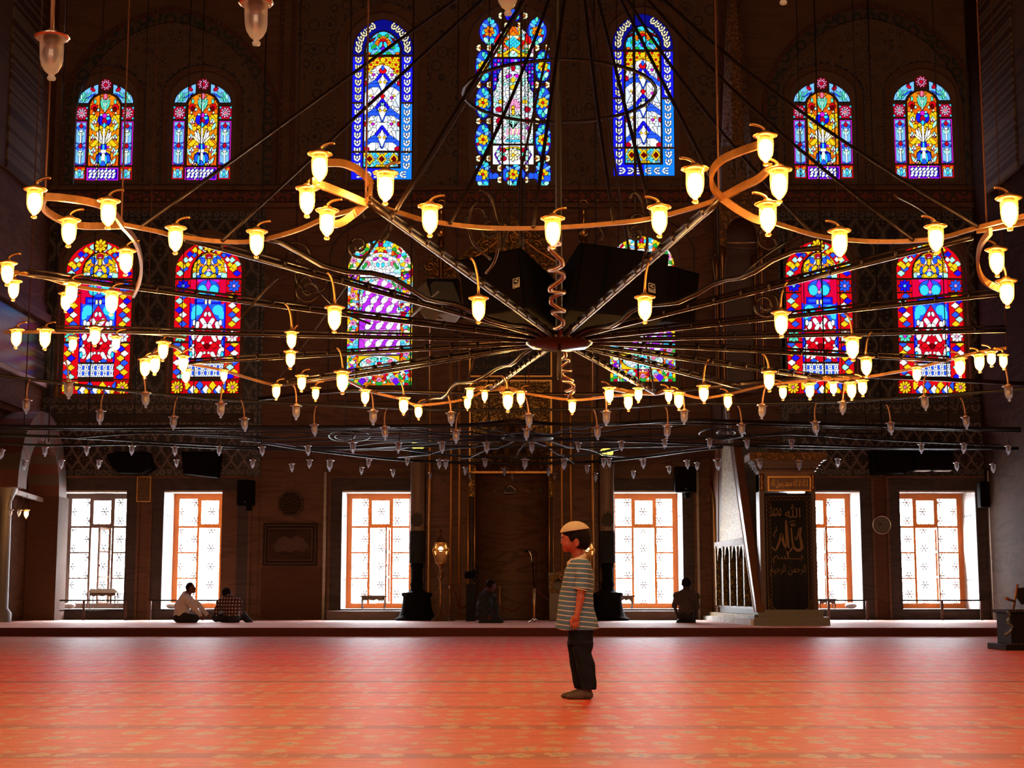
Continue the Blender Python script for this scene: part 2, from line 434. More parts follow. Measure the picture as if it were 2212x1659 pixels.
# ---------------------------------------------------------------- wall dressing
def panel(name, polys, mt, d=.03, Y=YW, side=None):
    b = MB(); b.prism(polys, Y - d, Y, 0, 0); return struct(b.build(name, mt))
def clip_holes(x0, x1, z0, z1):
    H_ = []
    for k, a, b, c, d in upr:
        if a > x0 + .01 and b < x1 - .01 and c > z0 + .01 and d < z1 - .01:
            H_.append(arch(a, b, c, d, .80 if k not in ('chain', 'bouquet') else .95))
    return H_
tn = [0]
def trim(polys, mt, d=.03, Y=YW):
    tn[0] += 1; return panel('trim_%d' % tn[0], polys, mt, d, Y)
zb = lambda py: P(1106, py, YW).z
xb = lambda px, py=400: P(px, py, YW).x
# painted plaster between the tall windows
trim([rect(xb(640, 200), xb(1545, 200), zb(405), HC - .1)] + clip_holes(xb(640, 200), xb(1545, 200), zb(405), HC), 'painted_vine', .02)
# plain borders round the upper windows, each with a dark line
def ring(r, k, g0, g1):
    a, b, c, d = r
    return [arch(a - g1, b + g1, c - g1 * .7, d + g1, k), arch(a - g0, b + g0, c - g0 * .7, d + g0, k)]
for k, a, b, c, d in upr:
    kk = .80 if k not in ('chain', 'bouquet') else .95
    if k in ('chain', 'bouquet'):
        trim([ring((a, b, c, d), kk, 0, .22)[0], arch(a, b, c, d, kk)], 'wall_plaster', .045)
        trim(ring((a, b, c, d), kk, .22, .25), 'tile_border', .05)
    elif k == 'medallion':
        trim([ring((a, b, c, d), kk, 0, .30)[0], arch(a, b, c, d, kk)], 'marble', .06)
        trim(ring((a, b, c, d), kk, .30, .34), 'marble_dark', .07)
# side bays: floral field under a banded pointed arch
for sgn, c0, l, r_, top, ins in ((-1, 362, 135, 600, 18, 30), (1, 1878, 1645, 2112, 10, 30)):
    x0, x1 = xb(l, 250), xb(r_, 250); z0, zt = zb(402), zb(top)
    outer = arch(x0, x1, z0, zt, 1.05, 16); i1 = .12; i2 = .36
    mid = arch(x0 + i1, x1 - i1, z0, zt - i1, 1.05, 16); inner = arch(x0 + i2, x1 - i2, z0, zt - i2 * 1.05, 1.05, 16)
    trim([outer, mid], 'arch_red', .12); trim([mid, inner], 'arch_band', .10)
    trim([inner] + [ring((a, b, c, d), .8, 0, .15)[0] for k, a, b, c, d in upr if k == 'tulip' and x0 < a < x1], 'painted_vine_fine', .02)
    for k, a, b, c, d in upr:
        if k == 'tulip' and x0 < a < x1: trim(ring((a, b, c, d), .8, .15, .19), 'tile_border', .04)
    # tiled zone between cornice and lower windows
    xa, xc = (XL, xb(562, 700)) if sgn < 0 else (xb(1690, 700), xb(2112, 700))
    t0, t1 = zb(1030), zb(458)
    zi0, zi1 = zb(857), zb(478)
    trim([rect(xa, xc, zi0 - .06, t1)] + clip_holes(xa, xc, zi0 - .2, t1), 'tile_vertical', .03)
    trim([rect(xa, xc, t1 - .22, t1)], 'tile_border', .05)
    for q0, q1, mt, dd in ((873, 859, 'tile_border', .05), (893, 875, 'tile_band', .04), (912, 894, 'marble_dark', .06), (930, 913, 'tile_band', .05), (1014, 931, 'tile_ogee', .03), (1029, 1015, 'tile_border', .05)):
        trim([rect(xa, xc, zb(q0), zb(q1))], mt, dd)
    xe = xb(562, 700) if sgn < 0 else xb(1690, 700)
    trim([rect(xe - .09, xe + .09, zb(1030), zb(458))], 'tile_border', .07)
    for k, a, b, c, d in upr:
        if k == 'vase' and xa < a < xc:
            trim(ring((a, b, c, d), .8, .0, .07), 'marble', .07)
trim([rect(xb(562, 700), xb(1690, 700), ZSPLIT, zb(452))] + clip_holes(xb(562, 700), xb(1690, 700), ZSPLIT - .5, zb(440)), 'marble', .02)
# central upper pilaster lines and painted strips
for px in (606, 632, 1560, 1580):
    trim([rect(xb(px, 200) - .05, xb(px, 200) + .05, zb(405), HC - .2)], 'arch_red', .05)
# frieze under the upper windows
trim([rect(XL, XR, zb(413), zb(404))], 'marble', .16)
trim([rect(XL, XR, zb(437), zb(416))], 'frieze_red', .08)
trim([rect(XL, XR, zb(450), zb(440))], 'marble', .12)
# marble mouldings of the lower storey
for a, b in ((697, 703), (562, 566), (905, 909)):
    pass
tn_m = [('marble_pale', 700, 1028, 1338, .05)]
b = MB(); x = xb(701, 1180); b.tube([(x, YW - .05, PLAT), (x, YW - .05, zb(1020))], .04, 8); struct(b.build('trim_%d' % (tn[0] + 1), 'marble_pale')); tn[0] += 1
b = MB(); x = xb(1508, 1180); b.tube([(x, YW - .05, PLAT), (x, YW - .05, zb(1020))], .04, 8); struct(b.build('trim_%d' % (tn[0] + 1), 'marble_pale')); tn[0] += 1
b = MB(); x = xb(2160, 1180); b.tube([(x - .3, YW - .35, PLAT), (x - .3, YW - .35, zb(1020))], .045, 8); struct(b.build('trim_%d' % (tn[0] + 1), 'marble_pale')); tn[0] += 1
for a, b_, c, d in lowr:                                   # marble surround of every lower window
    trim([rect(a - .27, b_ + .27, PLAT, d + .30), rect(a - .0, b_ + .0, c, d)], 'marble_dark', .05)
    trim([rect(a - .33, b_ + .33, PLAT, d + .36), rect(a - .27, b_ + .27, PLAT + .001, d + .30)], 'marble', .09)
    trim([rect(a - .0, b_ + .0, d - .04, d)], 'marble_pale', .012)
trim([rect(xb(480, 1100), xb(560, 1100), PLAT, zb(1030))], 'marble', .03)
for px0, px1 in ((276, 290), (330, 345)): trim([rect(xb(px0, 1180), xb(px1, 1180), PLAT, zb(1090))], 'marble', .03)
trim([rect(xb(1884, 1180), xb(1922, 1180), PLAT, zb(1036))], 'marble_red', .04)
trim([rect(xb(566, 1180), xb(697, 1180), PLAT, zb(1225))], 'marble_red', .02)

# left gallery wall: cornices, dentils, striped arch seen in perspective
LX = XL
def lwall(name, mt, y0, y1, z0, z1, d):
    b = MB(); b.box(LX, LX + d, y0, y1, z0, z1); tn[0] += 1; return struct(b.build('trim_%d' % tn[0], mt))
lwall('', 'marble', 25, YW - .1, 7.30, 7.52, .16); lwall('', 'arch_red', 25, YW - .1, 7.55, 7.75, .06)
lwall('', 'marble_pale', 25, YW - .1, 5.75, 5.86, .10); lwall('', 'tile_vertical', 25, YW - .1, 5.9, 7.25, .03)
lwall('', 'marble', 25, YW - .1, 4.98, 5.10, .20)
b = MB(); y = 25.
while y < YW - .2: b.box(LX, LX + .15, y, y + .1, 4.84, 4.98); y += .2
tn[0] += 1; struct(b.build('trim_%d' % tn[0], 'marble'))
for sgn, X in ((-1, XL), (1, XR)):                      # big painted medallion band up on the side walls
    b = MB()
    def side(y0, y1, z0, z1, d): b.box(min(X, X - sgn * d), max(X, X - sgn * d), y0, y1, z0, z1)
    side(33.9, 36.2, P(70, 390, 35).z, HC - .5, .10)
    tn[0] += 1; struct(b.build('trim_%d' % tn[0], 'medallions'))
    b = MB(); side(26, 33.9, P(70, 390, 35).z, HC - .5, .06); tn[0] += 1; struct(b.build('trim_%d' % tn[0], 'painted_vine_fine'))
# the striped gallery arch
st = thing('gallery_arch', 'striped red and pale voussoir arch with a marble column at the far left', 'arch', (LX, 34.5, PLAT))
cy_, cz_, R0, R1 = 35.4, 3.05, 1.25, 1.85
k = 15
for mi_, (nm, mt) in enumerate((('red_voussoirs', 'stripe_red'), ('pale_voussoirs', 'stripe_pale'))):
    b = MB()
    for i in range(k):
        if i % 2 != mi_: continue
        a0, a1 = PI * i / k, PI * (i + 1) / k
        q = [(cy_ + R * math.cos(a), cz_ + R * math.sin(a)) for R, a in ((R0, a0), (R1, a0), (R1, a1), (R0, a1))]
        b.hexa([(LX + .02, y, z) for y, z in q] + [(LX + .75, y, z) for y, z in q])
    b.build(nm, mt, st)
b = MB(); b.box(LX + .02, LX + .75, cy_ + R0, YW - .12, PLAT, cz_); b.build('pier', 'marble_red', st)
b = MB(); x = P(6, 1200, 34.0).x + .02; b.lathe([(.22, PLAT), (.22, PLAT + .2), (.14, PLAT + .3), (.12, cz_ - .3), (.20, cz_ - .1), (.24, cz_)], (x, 34.0, 0), 14); b.build('column', 'stone_grey', st)
b = MB(); p0 = P(30, 1062, 34.2); p1 = P(90, 1080, 36.6); b.tube([p0, p1], .05, 4, flat=(.04, .05)); b.build('tie_beam', 'marble_pale', st)
# ---------------------------------------------------------------- lower windows
rnd = random.Random(3)
def flower_grille(x0, x1, z0, z1, y, xc):
    """wrought-iron lattice of overlapping circles"""
    R = .455; b = MB()
    cs = []
    j = -2
    zc = z0 + .13
    for i in range(-3, 4):
        for j in range(-2, 9):
            cs.append((xc + i * R * .866, zc + j * R + (R / 2 if i % 2 else 0)))
    for cx, cz in cs:
        run = []
        for q in range(37):
            a = 2 * PI * q / 36; p = (cx + R * math.cos(a), cz + R * math.sin(a))
            if x0 < p[0] < x1 and z0 < p[1] < z1: run.append((p[0], y, p[1]))
            else:
                if len(run) > 1: b.tube(run, .011, 4, cap=False)
                run = []
        if len(run) > 1: b.tube(run, .011, 4, cap=False)
        if x0 < cx < x1 and z0 < cz < z1: b.ball((cx, y, cz), .035, 6)
    return b
WIN_TXT = ['leftmost tall clear window with an open casement and flower-shaped iron lattice', 'second tall clear window from the left behind the two seated men',
           'tall clear window just left of the prayer niche', 'tall clear window just right of the prayer niche',
           'clear window partly hidden behind the pulpit door', 'rightmost tall clear window right of the wall clock']
for wi, (x0, x1, z0, z1) in enumerate(lowr):
    yf = YW + 1.12
    w = thing('window_%d' % (wi + 1), WIN_TXT[wi], None, ((x0 + x1) / 2, yf, z0)); w['kind'] = 'structure'
    xc = (x0 + x1) / 2; W_ = x1 - x0; fr = .13; mu = .075
    cw = .47; sw = (W_ - 2 * fr - 2 * mu - cw) / 2
    cols = [(x0 + fr, x0 + fr + sw), (xc - cw / 2, xc + cw / 2), (x1 - fr - sw, x1 - fr)]
    hz = z1 - z0 - .02
    zr = [z1 - .13, z1 - .13 - .67]; rh = (zr[1] - .05 - z0 - .13 - .07) / 3
    rows = [(zr[1], zr[0])] + [(zr[1] - .05 - (k + 1) * rh - k * .035, zr[1] - .05 - k * rh - k * .035) for k in range(3)]
    holes = []; panes = []
    for ci, (a, c) in enumerate(cols):
        if ci == 1:
            holes.append(rect(a + .02, c - .02, rows[0][0] + .05, rows[0][1] - .04))
            holes.append(rect(a - .02, c + .02, rows[3][0], rows[1][1]))
        else:
            for r in rows: holes.append(rect(a, c, *r))
    b = MB(); b.prism([rect(x0 - .02, x1 + .02, z0, z1)] + holes, yf, yf + .07)
    b.build('frame', 'wood_dark' if wi == 0 else 'wood_orange', w)
    b = MB(); 
    for q in holes:
        if wi == 0 and q is holes[-1 - 0] and False: continue
        b.add([(a, yf + .03, c) for a, c in q], [(0, 1, 2, 3)])
    b.build('panes', 'clear_glass', w)
    # a casement leaf swung inwards on its hinge
    hx = xc + cw / 2 + .01; b = MB()
    za, zb_ = rows[3][0], rows[1][1]
    if wi in (0, 2, 4, 5):
        dx = -.17 if wi == 0 else -.05
        L = [(hx + dx * t / .45, yf - t) for t in (0, .45)]
        def seg(t0, t1, zz0, zz1):
            q = []
            for t in (t0, t1): q.append((hx + dx * t / .45, yf - t))
            (ax, ay), (bx, by) = q
            b.hexa([(ax, ay, zz0), (bx, by, zz0), (bx, by, zz1), (ax, ay, zz1), (ax - .035, ay, zz0), (bx - .035, by, zz0), (bx - .035, by, zz1), (ax - .035, ay, zz1)])
        seg(0, .05, za, zb_); seg(.40, .45, za, zb_)
        for zz in (za, za + (zb_ - za) / 3, za + (zb_ - za) * 2 / 3, zb_ - .05): seg(0, .45, zz, zz + .045)
        cs = b.build('casement', 'wood_orange' if wi else 'wood_brown', w)
        b = MB(); b.ball((hx + dx * .9, yf - .42, (za + zb_) / 2), .022); b.build('handle', 'brass_dark', cs)
    g = flower_grille(x0, x1, z0, z1, YW + 1.36, xc); g.build('grille', 'iron_dark', w)
    # perforated ventilation holes and etched border in the pale jamb
    sgn = 1 if xc > 0 else -1
    jx = x1 if sgn > 0 else x0; b = MB()
    for zz in (z0 + .70, z1 - .58):
        for k in range(5): b.ball((jx, YW + .35 + .13 * k, zz), (.012, .022, .02), 6)
    if wi in (0, 4, 5): b.box(jx - .004, jx + .004, YW + .45, YW + .75, z0 + .85, z0 + 1.5)
    b.build('vent_holes', 'iron_dark', w)
# leaves of a shrub outside the leftmost window
shr = MB(); r2 = random.Random(5)
x0, x1, z0, z1 = lowr[0]
for i in range(90):
    cx = (x0 + x1) / 2 + r2.uniform(-.3, 1.2); cz = r2.uniform(z0 - .3, z0 + 1.9); a = r2.uniform(-.4, PI * .8); l = r2.uniform(.3, .6); yy = 41.5 + r2.uniform(0, .8)
    d = Vector((math.cos(a), r2.uniform(-.3, .3), math.sin(a))); n = Vector((-d.z, 0, d.x)) * .028
    c = Vector((cx, yy, cz))
    shr.add([c, c + d * l * .5 + n, c + d * l, c + d * l * .5 - n], [(0, 1, 2, 3)])
shr.tube([((x0 + x1) / 2 + .4, 41.9, -.3), ((x0 + x1) / 2 + .4, 41.9, z0 + 1.2)], .04, 6)
tag(shr.build('garden_shrub', 'leaf_green'), 'green narrow-leaved shrub growing outside the leftmost clear window', 'shrub')

# ---------------------------------------------------------------- stained glass
SKY = 34.0
def SR(c, k=1.0):
    return tuple(v * 1.2 * k / SKY for v in lin(c))
LEAD = (0.0, 0.0, 0.0)
pal = dict(white=(255, 252, 250), lblue=(120, 190, 255), blue=(40, 90, 250), dblue=(28, 20, 235), navy=(20, 10, 150), cyan=(60, 215, 255), teal=(90, 225, 190), green=(40, 170, 60),
           yellow=(255, 205, 25), amber=(245, 135, 15), orange=(240, 95, 10), red=(225, 10, 22), crimson=(190, 5, 40), dred=(105, 0, 8), pink=(255, 160, 205), mag=(215, 30, 205), purple=(110, 20, 225),
           violet=(190, 70, 235), cream=(255, 240, 190), rose=(240, 110, 150), mint=(175, 250, 225), pale=(225, 235, 255))
class Canvas:
    def __init__(s, x0, x1, y0, y1, step, lw):
        s.x0, s.x1, s.y0, s.y1 = x0, x1, y0, y1
        nx = int((x1 - x0) / step) + 1; ny = int((y1 - y0) / step) + 1
        xs = np.linspace(x0, x1, nx); ys = np.linspace(y0, y1, ny)
        s.X, s.Y = np.meshgrid(xs, ys); s.C = np.zeros((ny, nx, 3)); s.A = np.zeros((ny, nx)); s.lw = lw; s.mx = None; s.clip = None
        s.r = random.Random(11)
    def col(s, c, k=1):
        return np.array(SR(pal[c], 1) if isinstance(c, str) else SR(c, 1)) * k
    def put(s, d, c, lw=None, k=1):
        """d: signed distance (inside < 0)"""
        lw = s.lw if lw is None else lw
        o = (d < lw); i = (d < 0)
        if s.clip is not None: o &= s.clip; i &= s.clip
        s.C[o] = 0; s.A[o] = 1
        s.C[i] = s.col(c, k); 
    def both(s, fn):
        fn(lambda x: x)
        if s.mx is not None: fn(lambda x: 2 * s.mx - x)
    def ell(s, cx, cy, rx, ry, c, ang=0, lw=None, m=True):
        for q in ((0, 1) if m and s.mx is not None and abs(cx - s.mx) > 1 else (0,)):
            X = (2 * s.mx - s.X) if q else s.X
            dx, dy = X - cx, s.Y - cy; ca, sa = math.cos(ang), math.sin(ang)
            u = dx * ca + dy * sa; v = -dx * sa + dy * ca
            s.put((np.sqrt((u / rx) ** 2 + (v / ry) ** 2) - 1) * min(rx, ry), c, lw)
    def rect(s, x0, x1, y0, y1, c, lw=None, m=True):
        for q in ((0, 1) if m and s.mx is not None and abs((x0 + x1) / 2 - s.mx) > 1 else (0,)):
            X = (2 * s.mx - s.X) if q else s.X
            d = np.maximum(np.abs(X - (x0 + x1) / 2) - (x1 - x0) / 2, np.abs(s.Y - (y0 + y1) / 2) - (y1 - y0) / 2)
            s.put(d, c, lw)
    def rh(s, cx, cy, rx, ry, c, m=True, lw=None):
        for q in ((0, 1) if m and s.mx is not None and abs(cx - s.mx) > 1 else (0,)):
            X = (2 * s.mx - s.X) if q else s.X
            s.put((np.abs(X - cx) / rx + np.abs(s.Y - cy) / ry - 1) * min(rx, ry) * .75, c, lw)
    def seg(s, x0, y0, x1, y1, w, c, m=True, leaf=False, lw=None):
        for q in ((0, 1) if m and s.mx is not None else (0,)):
            X = (2 * s.mx - s.X) if q else s.X
            dx, dy = x1 - x0, y1 - y0; L = max(dx * dx + dy * dy, 1e-6)
            t = np.clip(((X - x0) * dx + (s.Y - y0) * dy) / L, 0, 1)
            d = np.hypot(X - x0 - t * dx, s.Y - y0 - t * dy)
            ww = w * (np.sin(np.clip(t, .02, .98) * PI) if leaf else 1)
            s.put(d - ww, c, lw)
    def flower(s, cx, cy, R, n, c, cc, m=True, a0=0, fat=1.0):
        for i in range(n):
            a = a0 + 2 * PI * i / n
            s.ell(cx + R * .62 * math.cos(a), cy + R * .62 * math.sin(a), R * .42, R * .62 * math.sin(PI / n) * 1.0 * fat, c, a, m=m)
        s.ell(cx, cy, R * .24, R * .24, cc, m=m)
    def region(s, kind, *a):
        if kind == 'rect':
            x0, x1, y0, y1 = a; return (s.X > x0) & (s.X < x1) & (s.Y > y0) & (s.Y < y1)
        if kind == 'arch':                      # x0,x1,top,bottom,rise
            x0, x1, y0, y1, rise = a; c = (x0 + x1) / 2; w = (x1 - x0) / 2
            u = np.clip(np.abs(s.X - c) / w, 0, 1); top = y0 + rise * (1 - np.sqrt(1 - u ** 2) * .9 - .1 * (1 - u))
            return (np.abs(s.X - c) < w) & (s.Y > top) & (s.Y < y1)
    def edge(s, mask, n=1):
        o = mask.copy()
        for _ in range(n):
            p = np.pad(o, 1, constant_values=False); o = p[1:-1, 1:-1] | p[:-2, 1:-1] | p[2:, 1:-1] | p[1:-1, :-2] | p[1:-1, 2:]
        return o
    def fill(s, mask, c, border=1):
        o = s.edge(mask, border); s.C[o] = 0; s.A[o] = 1; s.C[mask] = s.col(c)
    def voro(s, mask, n, cols, seed=1, sym=True, sx=1., sy=1.):
        """random leaded pieces"""
        r = np.random.RandomState(seed); X = s.X[mask].copy(); Y = s.Y[mask]
        if sym and s.mx is not None: X = s.mx - np.abs(X - s.mx)
        px = r.uniform(X.min(), X.max(), n); py = r.uniform(Y.min(), Y.max(), n)
        d = np.hypot((X[:, None] - px) * sx, (Y[:, None] - py) * sy); idx = np.argsort(d, 1)[:, :2]
        d1 = np.take_along_axis(d, idx[:, :1], 1)[:, 0]; d2 = np.take_along_axis(d, idx[:, 1:2], 1)[:, 0]
        table = np.array([s.col(cols[i % len(cols)]) for i in r.permutation(n)])
        out = table[idx[:, 0]]; sp = np.hypot((px[idx[:, 0]] - px[idx[:, 1]]) * sx, (py[idx[:, 0]] - py[idx[:, 1]]) * sy); out[(d2 ** 2 - d1 ** 2) / (2 * sp + 1e-6) < s.lw * .55] = 0
        s.C[mask] = out; s.A[mask] = 1

def tulip():
    c = Canvas(10, 985, 20, 1640, 6.0, 7); c.mx = 490
    # coloured surrounds of the side cells
    for x0, x1, y0, y1, q in ((72, 236, 738, 1362, 'mag'), (72, 236, 1392, 1572, 'red'), (72, 236, 525, 708, 'crimson')):
        c.rect(x0, x1, y0, y1, q, 0)
    c.rect(262, 676, 1400, 1585, 'mag', 0); c.rect(276, 664, 1414, 1575, 'purple', 0)
    top = c.region('arch', 85, 895, 185, 470, 290) & ~c.region('arch', 235, 745, 300, 480, 215) & ((c.X < 380) | (c.X > 600))
    c.fill(top, 'lblue', 2)
    c.clip = top
    c.seg(175, 470, 175, 300, 20, 'teal', leaf=True); c.seg(195, 450, 285, 310, 16, 'teal', leaf=True); c.seg(140, 440, 150, 340, 14, 'mint', leaf=True); c.ell(305, 275, 34, 24, 'crimson', .6); c.ell(300, 235, 16, 16, 'dred')
    c.seg(120, 470, 220, 330, 4, 'teal'); c.seg(220, 400, 350, 330, 10, 'blue', leaf=True)
    c.clip = None
    c.ell(490, 205, 92, 88, 'dred', lw=0)
    for n, R, q in ((9, 66, 'rose'), (9, 44, 'pink')):
        for i in range(n): a = 2 * PI * i / n + R; c.ell(490 + R * math.cos(a), 205 + R * math.sin(a), 12, 9, q, a, m=False)
    c.ell(490, 205, 26, 26, 'crimson')
    for i in range(9): a = 2 * PI * i / 9; c.ell(157 + 55 * math.cos(a), 615 + 58 * math.sin(a), 15, 11, 'pink', a)
    for i in range(8): a = 2 * PI * i / 8 + .3; c.ell(157 + 32 * math.cos(a), 615 + 34 * math.sin(a), 10, 8, 'white', a)
    c.ell(157, 615, 22, 22, 'rose')
    for dx in (-75, 75):
        for dy in (-75, 75): c.ell(157 + dx, 615 + dy, 12, 12, 'cyan')
    c.rect(92, 222, 755, 1345, 'lblue')
    for y in (0, 290):
        c.rh(157, 800 + y, 30, 40, 'crimson'); c.seg(120, 860 + y, 112, 800 + y, 18, 'blue', leaf=True); c.seg(195, 860 + y, 205, 800 + y, 18, 'blue', leaf=True)
        c.ell(157, 880 + y, 22, 16, 'white'); c.seg(157, 960 + y, 112, 885 + y, 16, 'mint', leaf=True); c.seg(157, 960 + y, 205, 885 + y, 16, 'mint', leaf=True)
        c.seg(157, 905 + y, 157, 1050 + y, 9, 'white'); c.seg(100, 1050 + y, 157, 1075 + y, 5, 'blue'); c.seg(215, 1050 + y, 157, 1075 + y, 5, 'blue')
    c.rect(92, 218, 1425, 1555, 'lblue'); c.rh(105, 1432, 30, 30, 'amber'); c.rh(205, 1432, 30, 30, 'amber')
    c.seg(157, 1540, 95, 1440, 18, 'mint', leaf=True); c.seg(157, 1540, 215, 1440, 18, 'mint', leaf=True); c.rh(157, 1500, 20, 40, 'cyan')
    # centre light
    ctr = c.region('arch', 275, 705, 335, 1375, 190); c.fill(ctr, 'yellow', 1); c.clip = ctr
    c.voro(ctr, 44, ['yellow', 'amber', 'yellow', 'orange', 'yellow'], 4, sy=.8)
    up = ctr & (c.Y < 620); c.voro(up, 16, ['amber', 'orange', 'orange', 'amber'], 3, sy=.8)
    c.ell(385, 430, 60, 70, 'amber'); c.ell(335, 530, 45, 40, 'red'); c.ell(345, 560, 24, 34, 'dred')
    c.seg(490, 590, 420, 420, 22, 'teal', leaf=True); c.seg(490, 560, 440, 380, 12, 'mint', leaf=True); c.ell(490, 445, 26, 26, 'teal'); c.ell(490, 375, 22, 42, 'rose'); c.seg(490, 460, 490, 590, 8, 'mint', leaf=False)
    c.ell(345, 450, 15, 30, 'teal'); c.ell(395, 570, 13, 20, 'mint'); c.ell(330, 615, 11, 16, 'cream')
    for x, y, a in ((310, 830, -1.15), (300, 1200, -1.25), (330, 1330, -1.3)): c.seg(x - 20, y - 70, x + 40, y + 40, 18, 'mint', leaf=True)
    for x, y in ((345, 740), (330, 960), (345, 1150), (385, 1330)):
        c.ell(x - 16, y, 11, 26, 'white', .3); c.ell(x + 16, y, 11, 26, 'white', -.3); c.ell(x, y - 22, 14, 14, 'mint'); c.ell(x, y + 32, 9, 12, 'rose')
    c.seg(470, 1060, 385, 880, 24, 'white', leaf=True); c.seg(470, 1060, 350, 940, 14, 'cream', leaf=True); c.seg(470, 1050, 420, 850, 10, 'white', leaf=True)
    c.seg(490, 820, 490, 1090, 11, 'white')
    c.ell(490, 715, 88, 88, 'blue'); c.ell(430, 715, 32, 62, 'dblue'); c.ell(490, 655, 30, 34, 'mag'); c.ell(490, 735, 34, 44, 'crimson'); c.ell(540, 690, 26, 22, 'cyan', m=False); c.rh(490, 790, 24, 40, 'cyan')
    c.ell(440, 640, 16, 14, 'mint'); c.ell(425, 1105, 16, 14, 'mag'); c.ell(395, 1110, 14, 18, 'cream')
    c.rect(452, 528, 1065, 1140, 'dblue'); c.rect(478, 502, 1070, 1150, 'cyan'); c.ell(490, 1265, 105, 92, 'dblue'); c.ell(420, 1270, 28, 58, 'blue', .2); c.ell(455, 1290, 18, 66, 'cyan', .1); c.ell(490, 1265, 24, 92, 'white'); c.rect(455, 525, 1145, 1185, 'white'); c.rh(490, 1360, 40, 60, 'blue')
    c.clip = None
    c.rect(290, 660, 1428, 1555, 'dblue')
    for i in range(7):
        for j in range(3): c.ell(310 + i * 56 + (j % 2) * 10, 1450 + j * 42, 27, 15, 'white', -.75, lw=5, m=False)
    for x in (405, 545):
        for y in (1412, 1570): c.ell(x, y, 10, 10, 'cream', m=False)
    return c

def chain():
    c = Canvas(25, 715, 10, 1640, 4.6, 4.5); c.mx = 372
    outer = c.region('arch', 88, 656, 78, 1600, 300); inner = c.region('arch', 190, 554, 180, 1500, 210)
    brd = outer & ~inner; s_ = np.where(c.Y > 430, 1, .55)
    c.fill(brd, 'blue', 1)
    c.C[brd] = np.array(SR((25, 25, 235))) * 1.0
    low = brd & (c.Y > 870); c.C[low & (c.X > 372)] = SR((25, 130, 255)); c.C[brd & (c.Y < 430)] = SR((12, 12, 120))
    c.clip = brd
    def link_(x, y, a, q='cream'):
        ca, sa = math.cos(a), math.sin(a)
        def T(u, v): return x + u * ca - v * sa, y + u * sa + v * ca
        for e in (-1, 1):
            p, r = T(24 * e, -26), T(24 * e, 0); t = T(4 * e, 22)
            c.seg(*p, *r, 6, q, m=False); c.seg(*r, *t, 6, q, m=False)
        w = T(0, -6); c.seg(*w, *T(0, -20), 6, q, m=False)
    for k in range(15):
        y = 470 + k * 72
        for x in (140, 604): link_(x, y, 0, 'white' if (x > 372 or y > 900) else 'cream')
    # around the arch
    for k in range(6):
        a = k / 6 * 1.28 + .06
        for sg in (-1, 1):
            x = 372 + sg * 232 * math.cos(a) ; y = 385 - 262 * math.sin(a); link_(x, y, sg * (a * .85) * 1)
    for k in range(6): link_(170 + k * 80, 1555, -PI / 2 * (1 if k < 3 else -1), 'white')
    c.clip = None
    for y in (428, 878, 1345):
        m_ = brd & (np.abs(c.Y - y) < 9); c.A[m_] = 0
    t = c.region('arch', 215, 530, 195, 415, 190); c.fill(t, 'lblue', 1); c.clip = t; c.voro(t, 22, ['lblue', 'cyan', 'blue', 'cyan'], 2)
    for a in range(9): th = PI * a / 8; c.ell(372 - 58 * math.cos(th), 318 - 62 * math.sin(th), 19, 14, 'amber', -th)
    c.ell(372, 310, 40, 46, 'red'); c.ell(350, 320, 13, 30, 'cyan', .3); c.ell(372, 365, 18, 24, 'purple'); c.seg(260, 360, 310, 320, 18, 'green', leaf=True); c.seg(290, 410, 345, 400, 14, 'green', leaf=True); c.seg(240, 300, 300, 250, 9, 'dred', leaf=True); c.ell(335, 235, 18, 14, 'green'); c.ell(235, 405, 16, 12, 'orange')
    c.clip = None
    hny = c.region('rect', 215, 528, 440, 640); c.fill(hny, 'dred', 1); c.clip = hny
    for j in range(9):
        for i in range(14): c.ell(222 + i * 24 + (j % 2) * 12, 450 + j * 21, 11.5, 10.5, 'yellow' if (i * 2 + j) % 5 else 'red', m=False, lw=2)
    c.ell(372, 468, 24, 22, 'yellow'); c.clip = None
    mn = c.region('arch', 205, 532, 515, 1330, 190); c.fill(mn, 'white', 1); c.clip = mn
    c.voro(mn, 46, ['white', 'white', 'pale', 'white'], 8, sy=.7)
    for y0 in (560, 830, 1085):
        c.seg(372, y0 + 20, 300, y0 + 120, 13, 'dblue'); c.seg(300, y0 + 120, 205, y0 + 190, 20, 'blue', leaf=False); c.seg(250, y0 + 150, 372, y0 + 150, 16, 'blue'); c.seg(372, y0 + 215, 340, y0 + 130, 12, 'blue'); c.rh(372, y0 + 130, 34, 84, 'white')
        c.rh(352, y0 + 120, 13, 14, 'yellow')
    for y0 in (610, 830, 1080):
        c.ell(285, y0, 34, 34, 'pale')
        for i in range(6): a = i * PI / 3; c.ell(285 + 30 * math.cos(a), y0 + 26 * math.sin(a), 13, 11, 'white', lw=3)
        c.ell(285, y0, 12, 12, 'mag'); c.ell(262, y0 - 20, 9, 9, 'yellow')
    c.ell(372, 570, 34, 26, 'red'); c.ell(372, 545, 13, 20, 'blue'); c.ell(372, 815, 18, 20, 'red'); c.ell(218, 690, 18, 22, 'crimson'); c.ell(215, 1080, 14, 20, 'crimson'); c.ell(225, 1315, 26, 22, 'crimson')
    for i in range(5): c.seg(372, 905, 350 - 0 + i * 2, 880 - i, 5, 'mint', leaf=True)
    c.clip = None
    bt = c.region('rect', 200, 522, 1352, 1482); c.fill(bt, 'cyan', 1); c.clip = bt; c.voro(bt, 40, ['cyan', 'mint', 'lblue', 'yellow'], 5)
    for x in (258, 372, 486): c.rh(x, 1410, 42, 56, 'yellow', m=False); c.rh(x, 1410, 24, 28, 'dred', m=False)
    c.clip = None
    return c

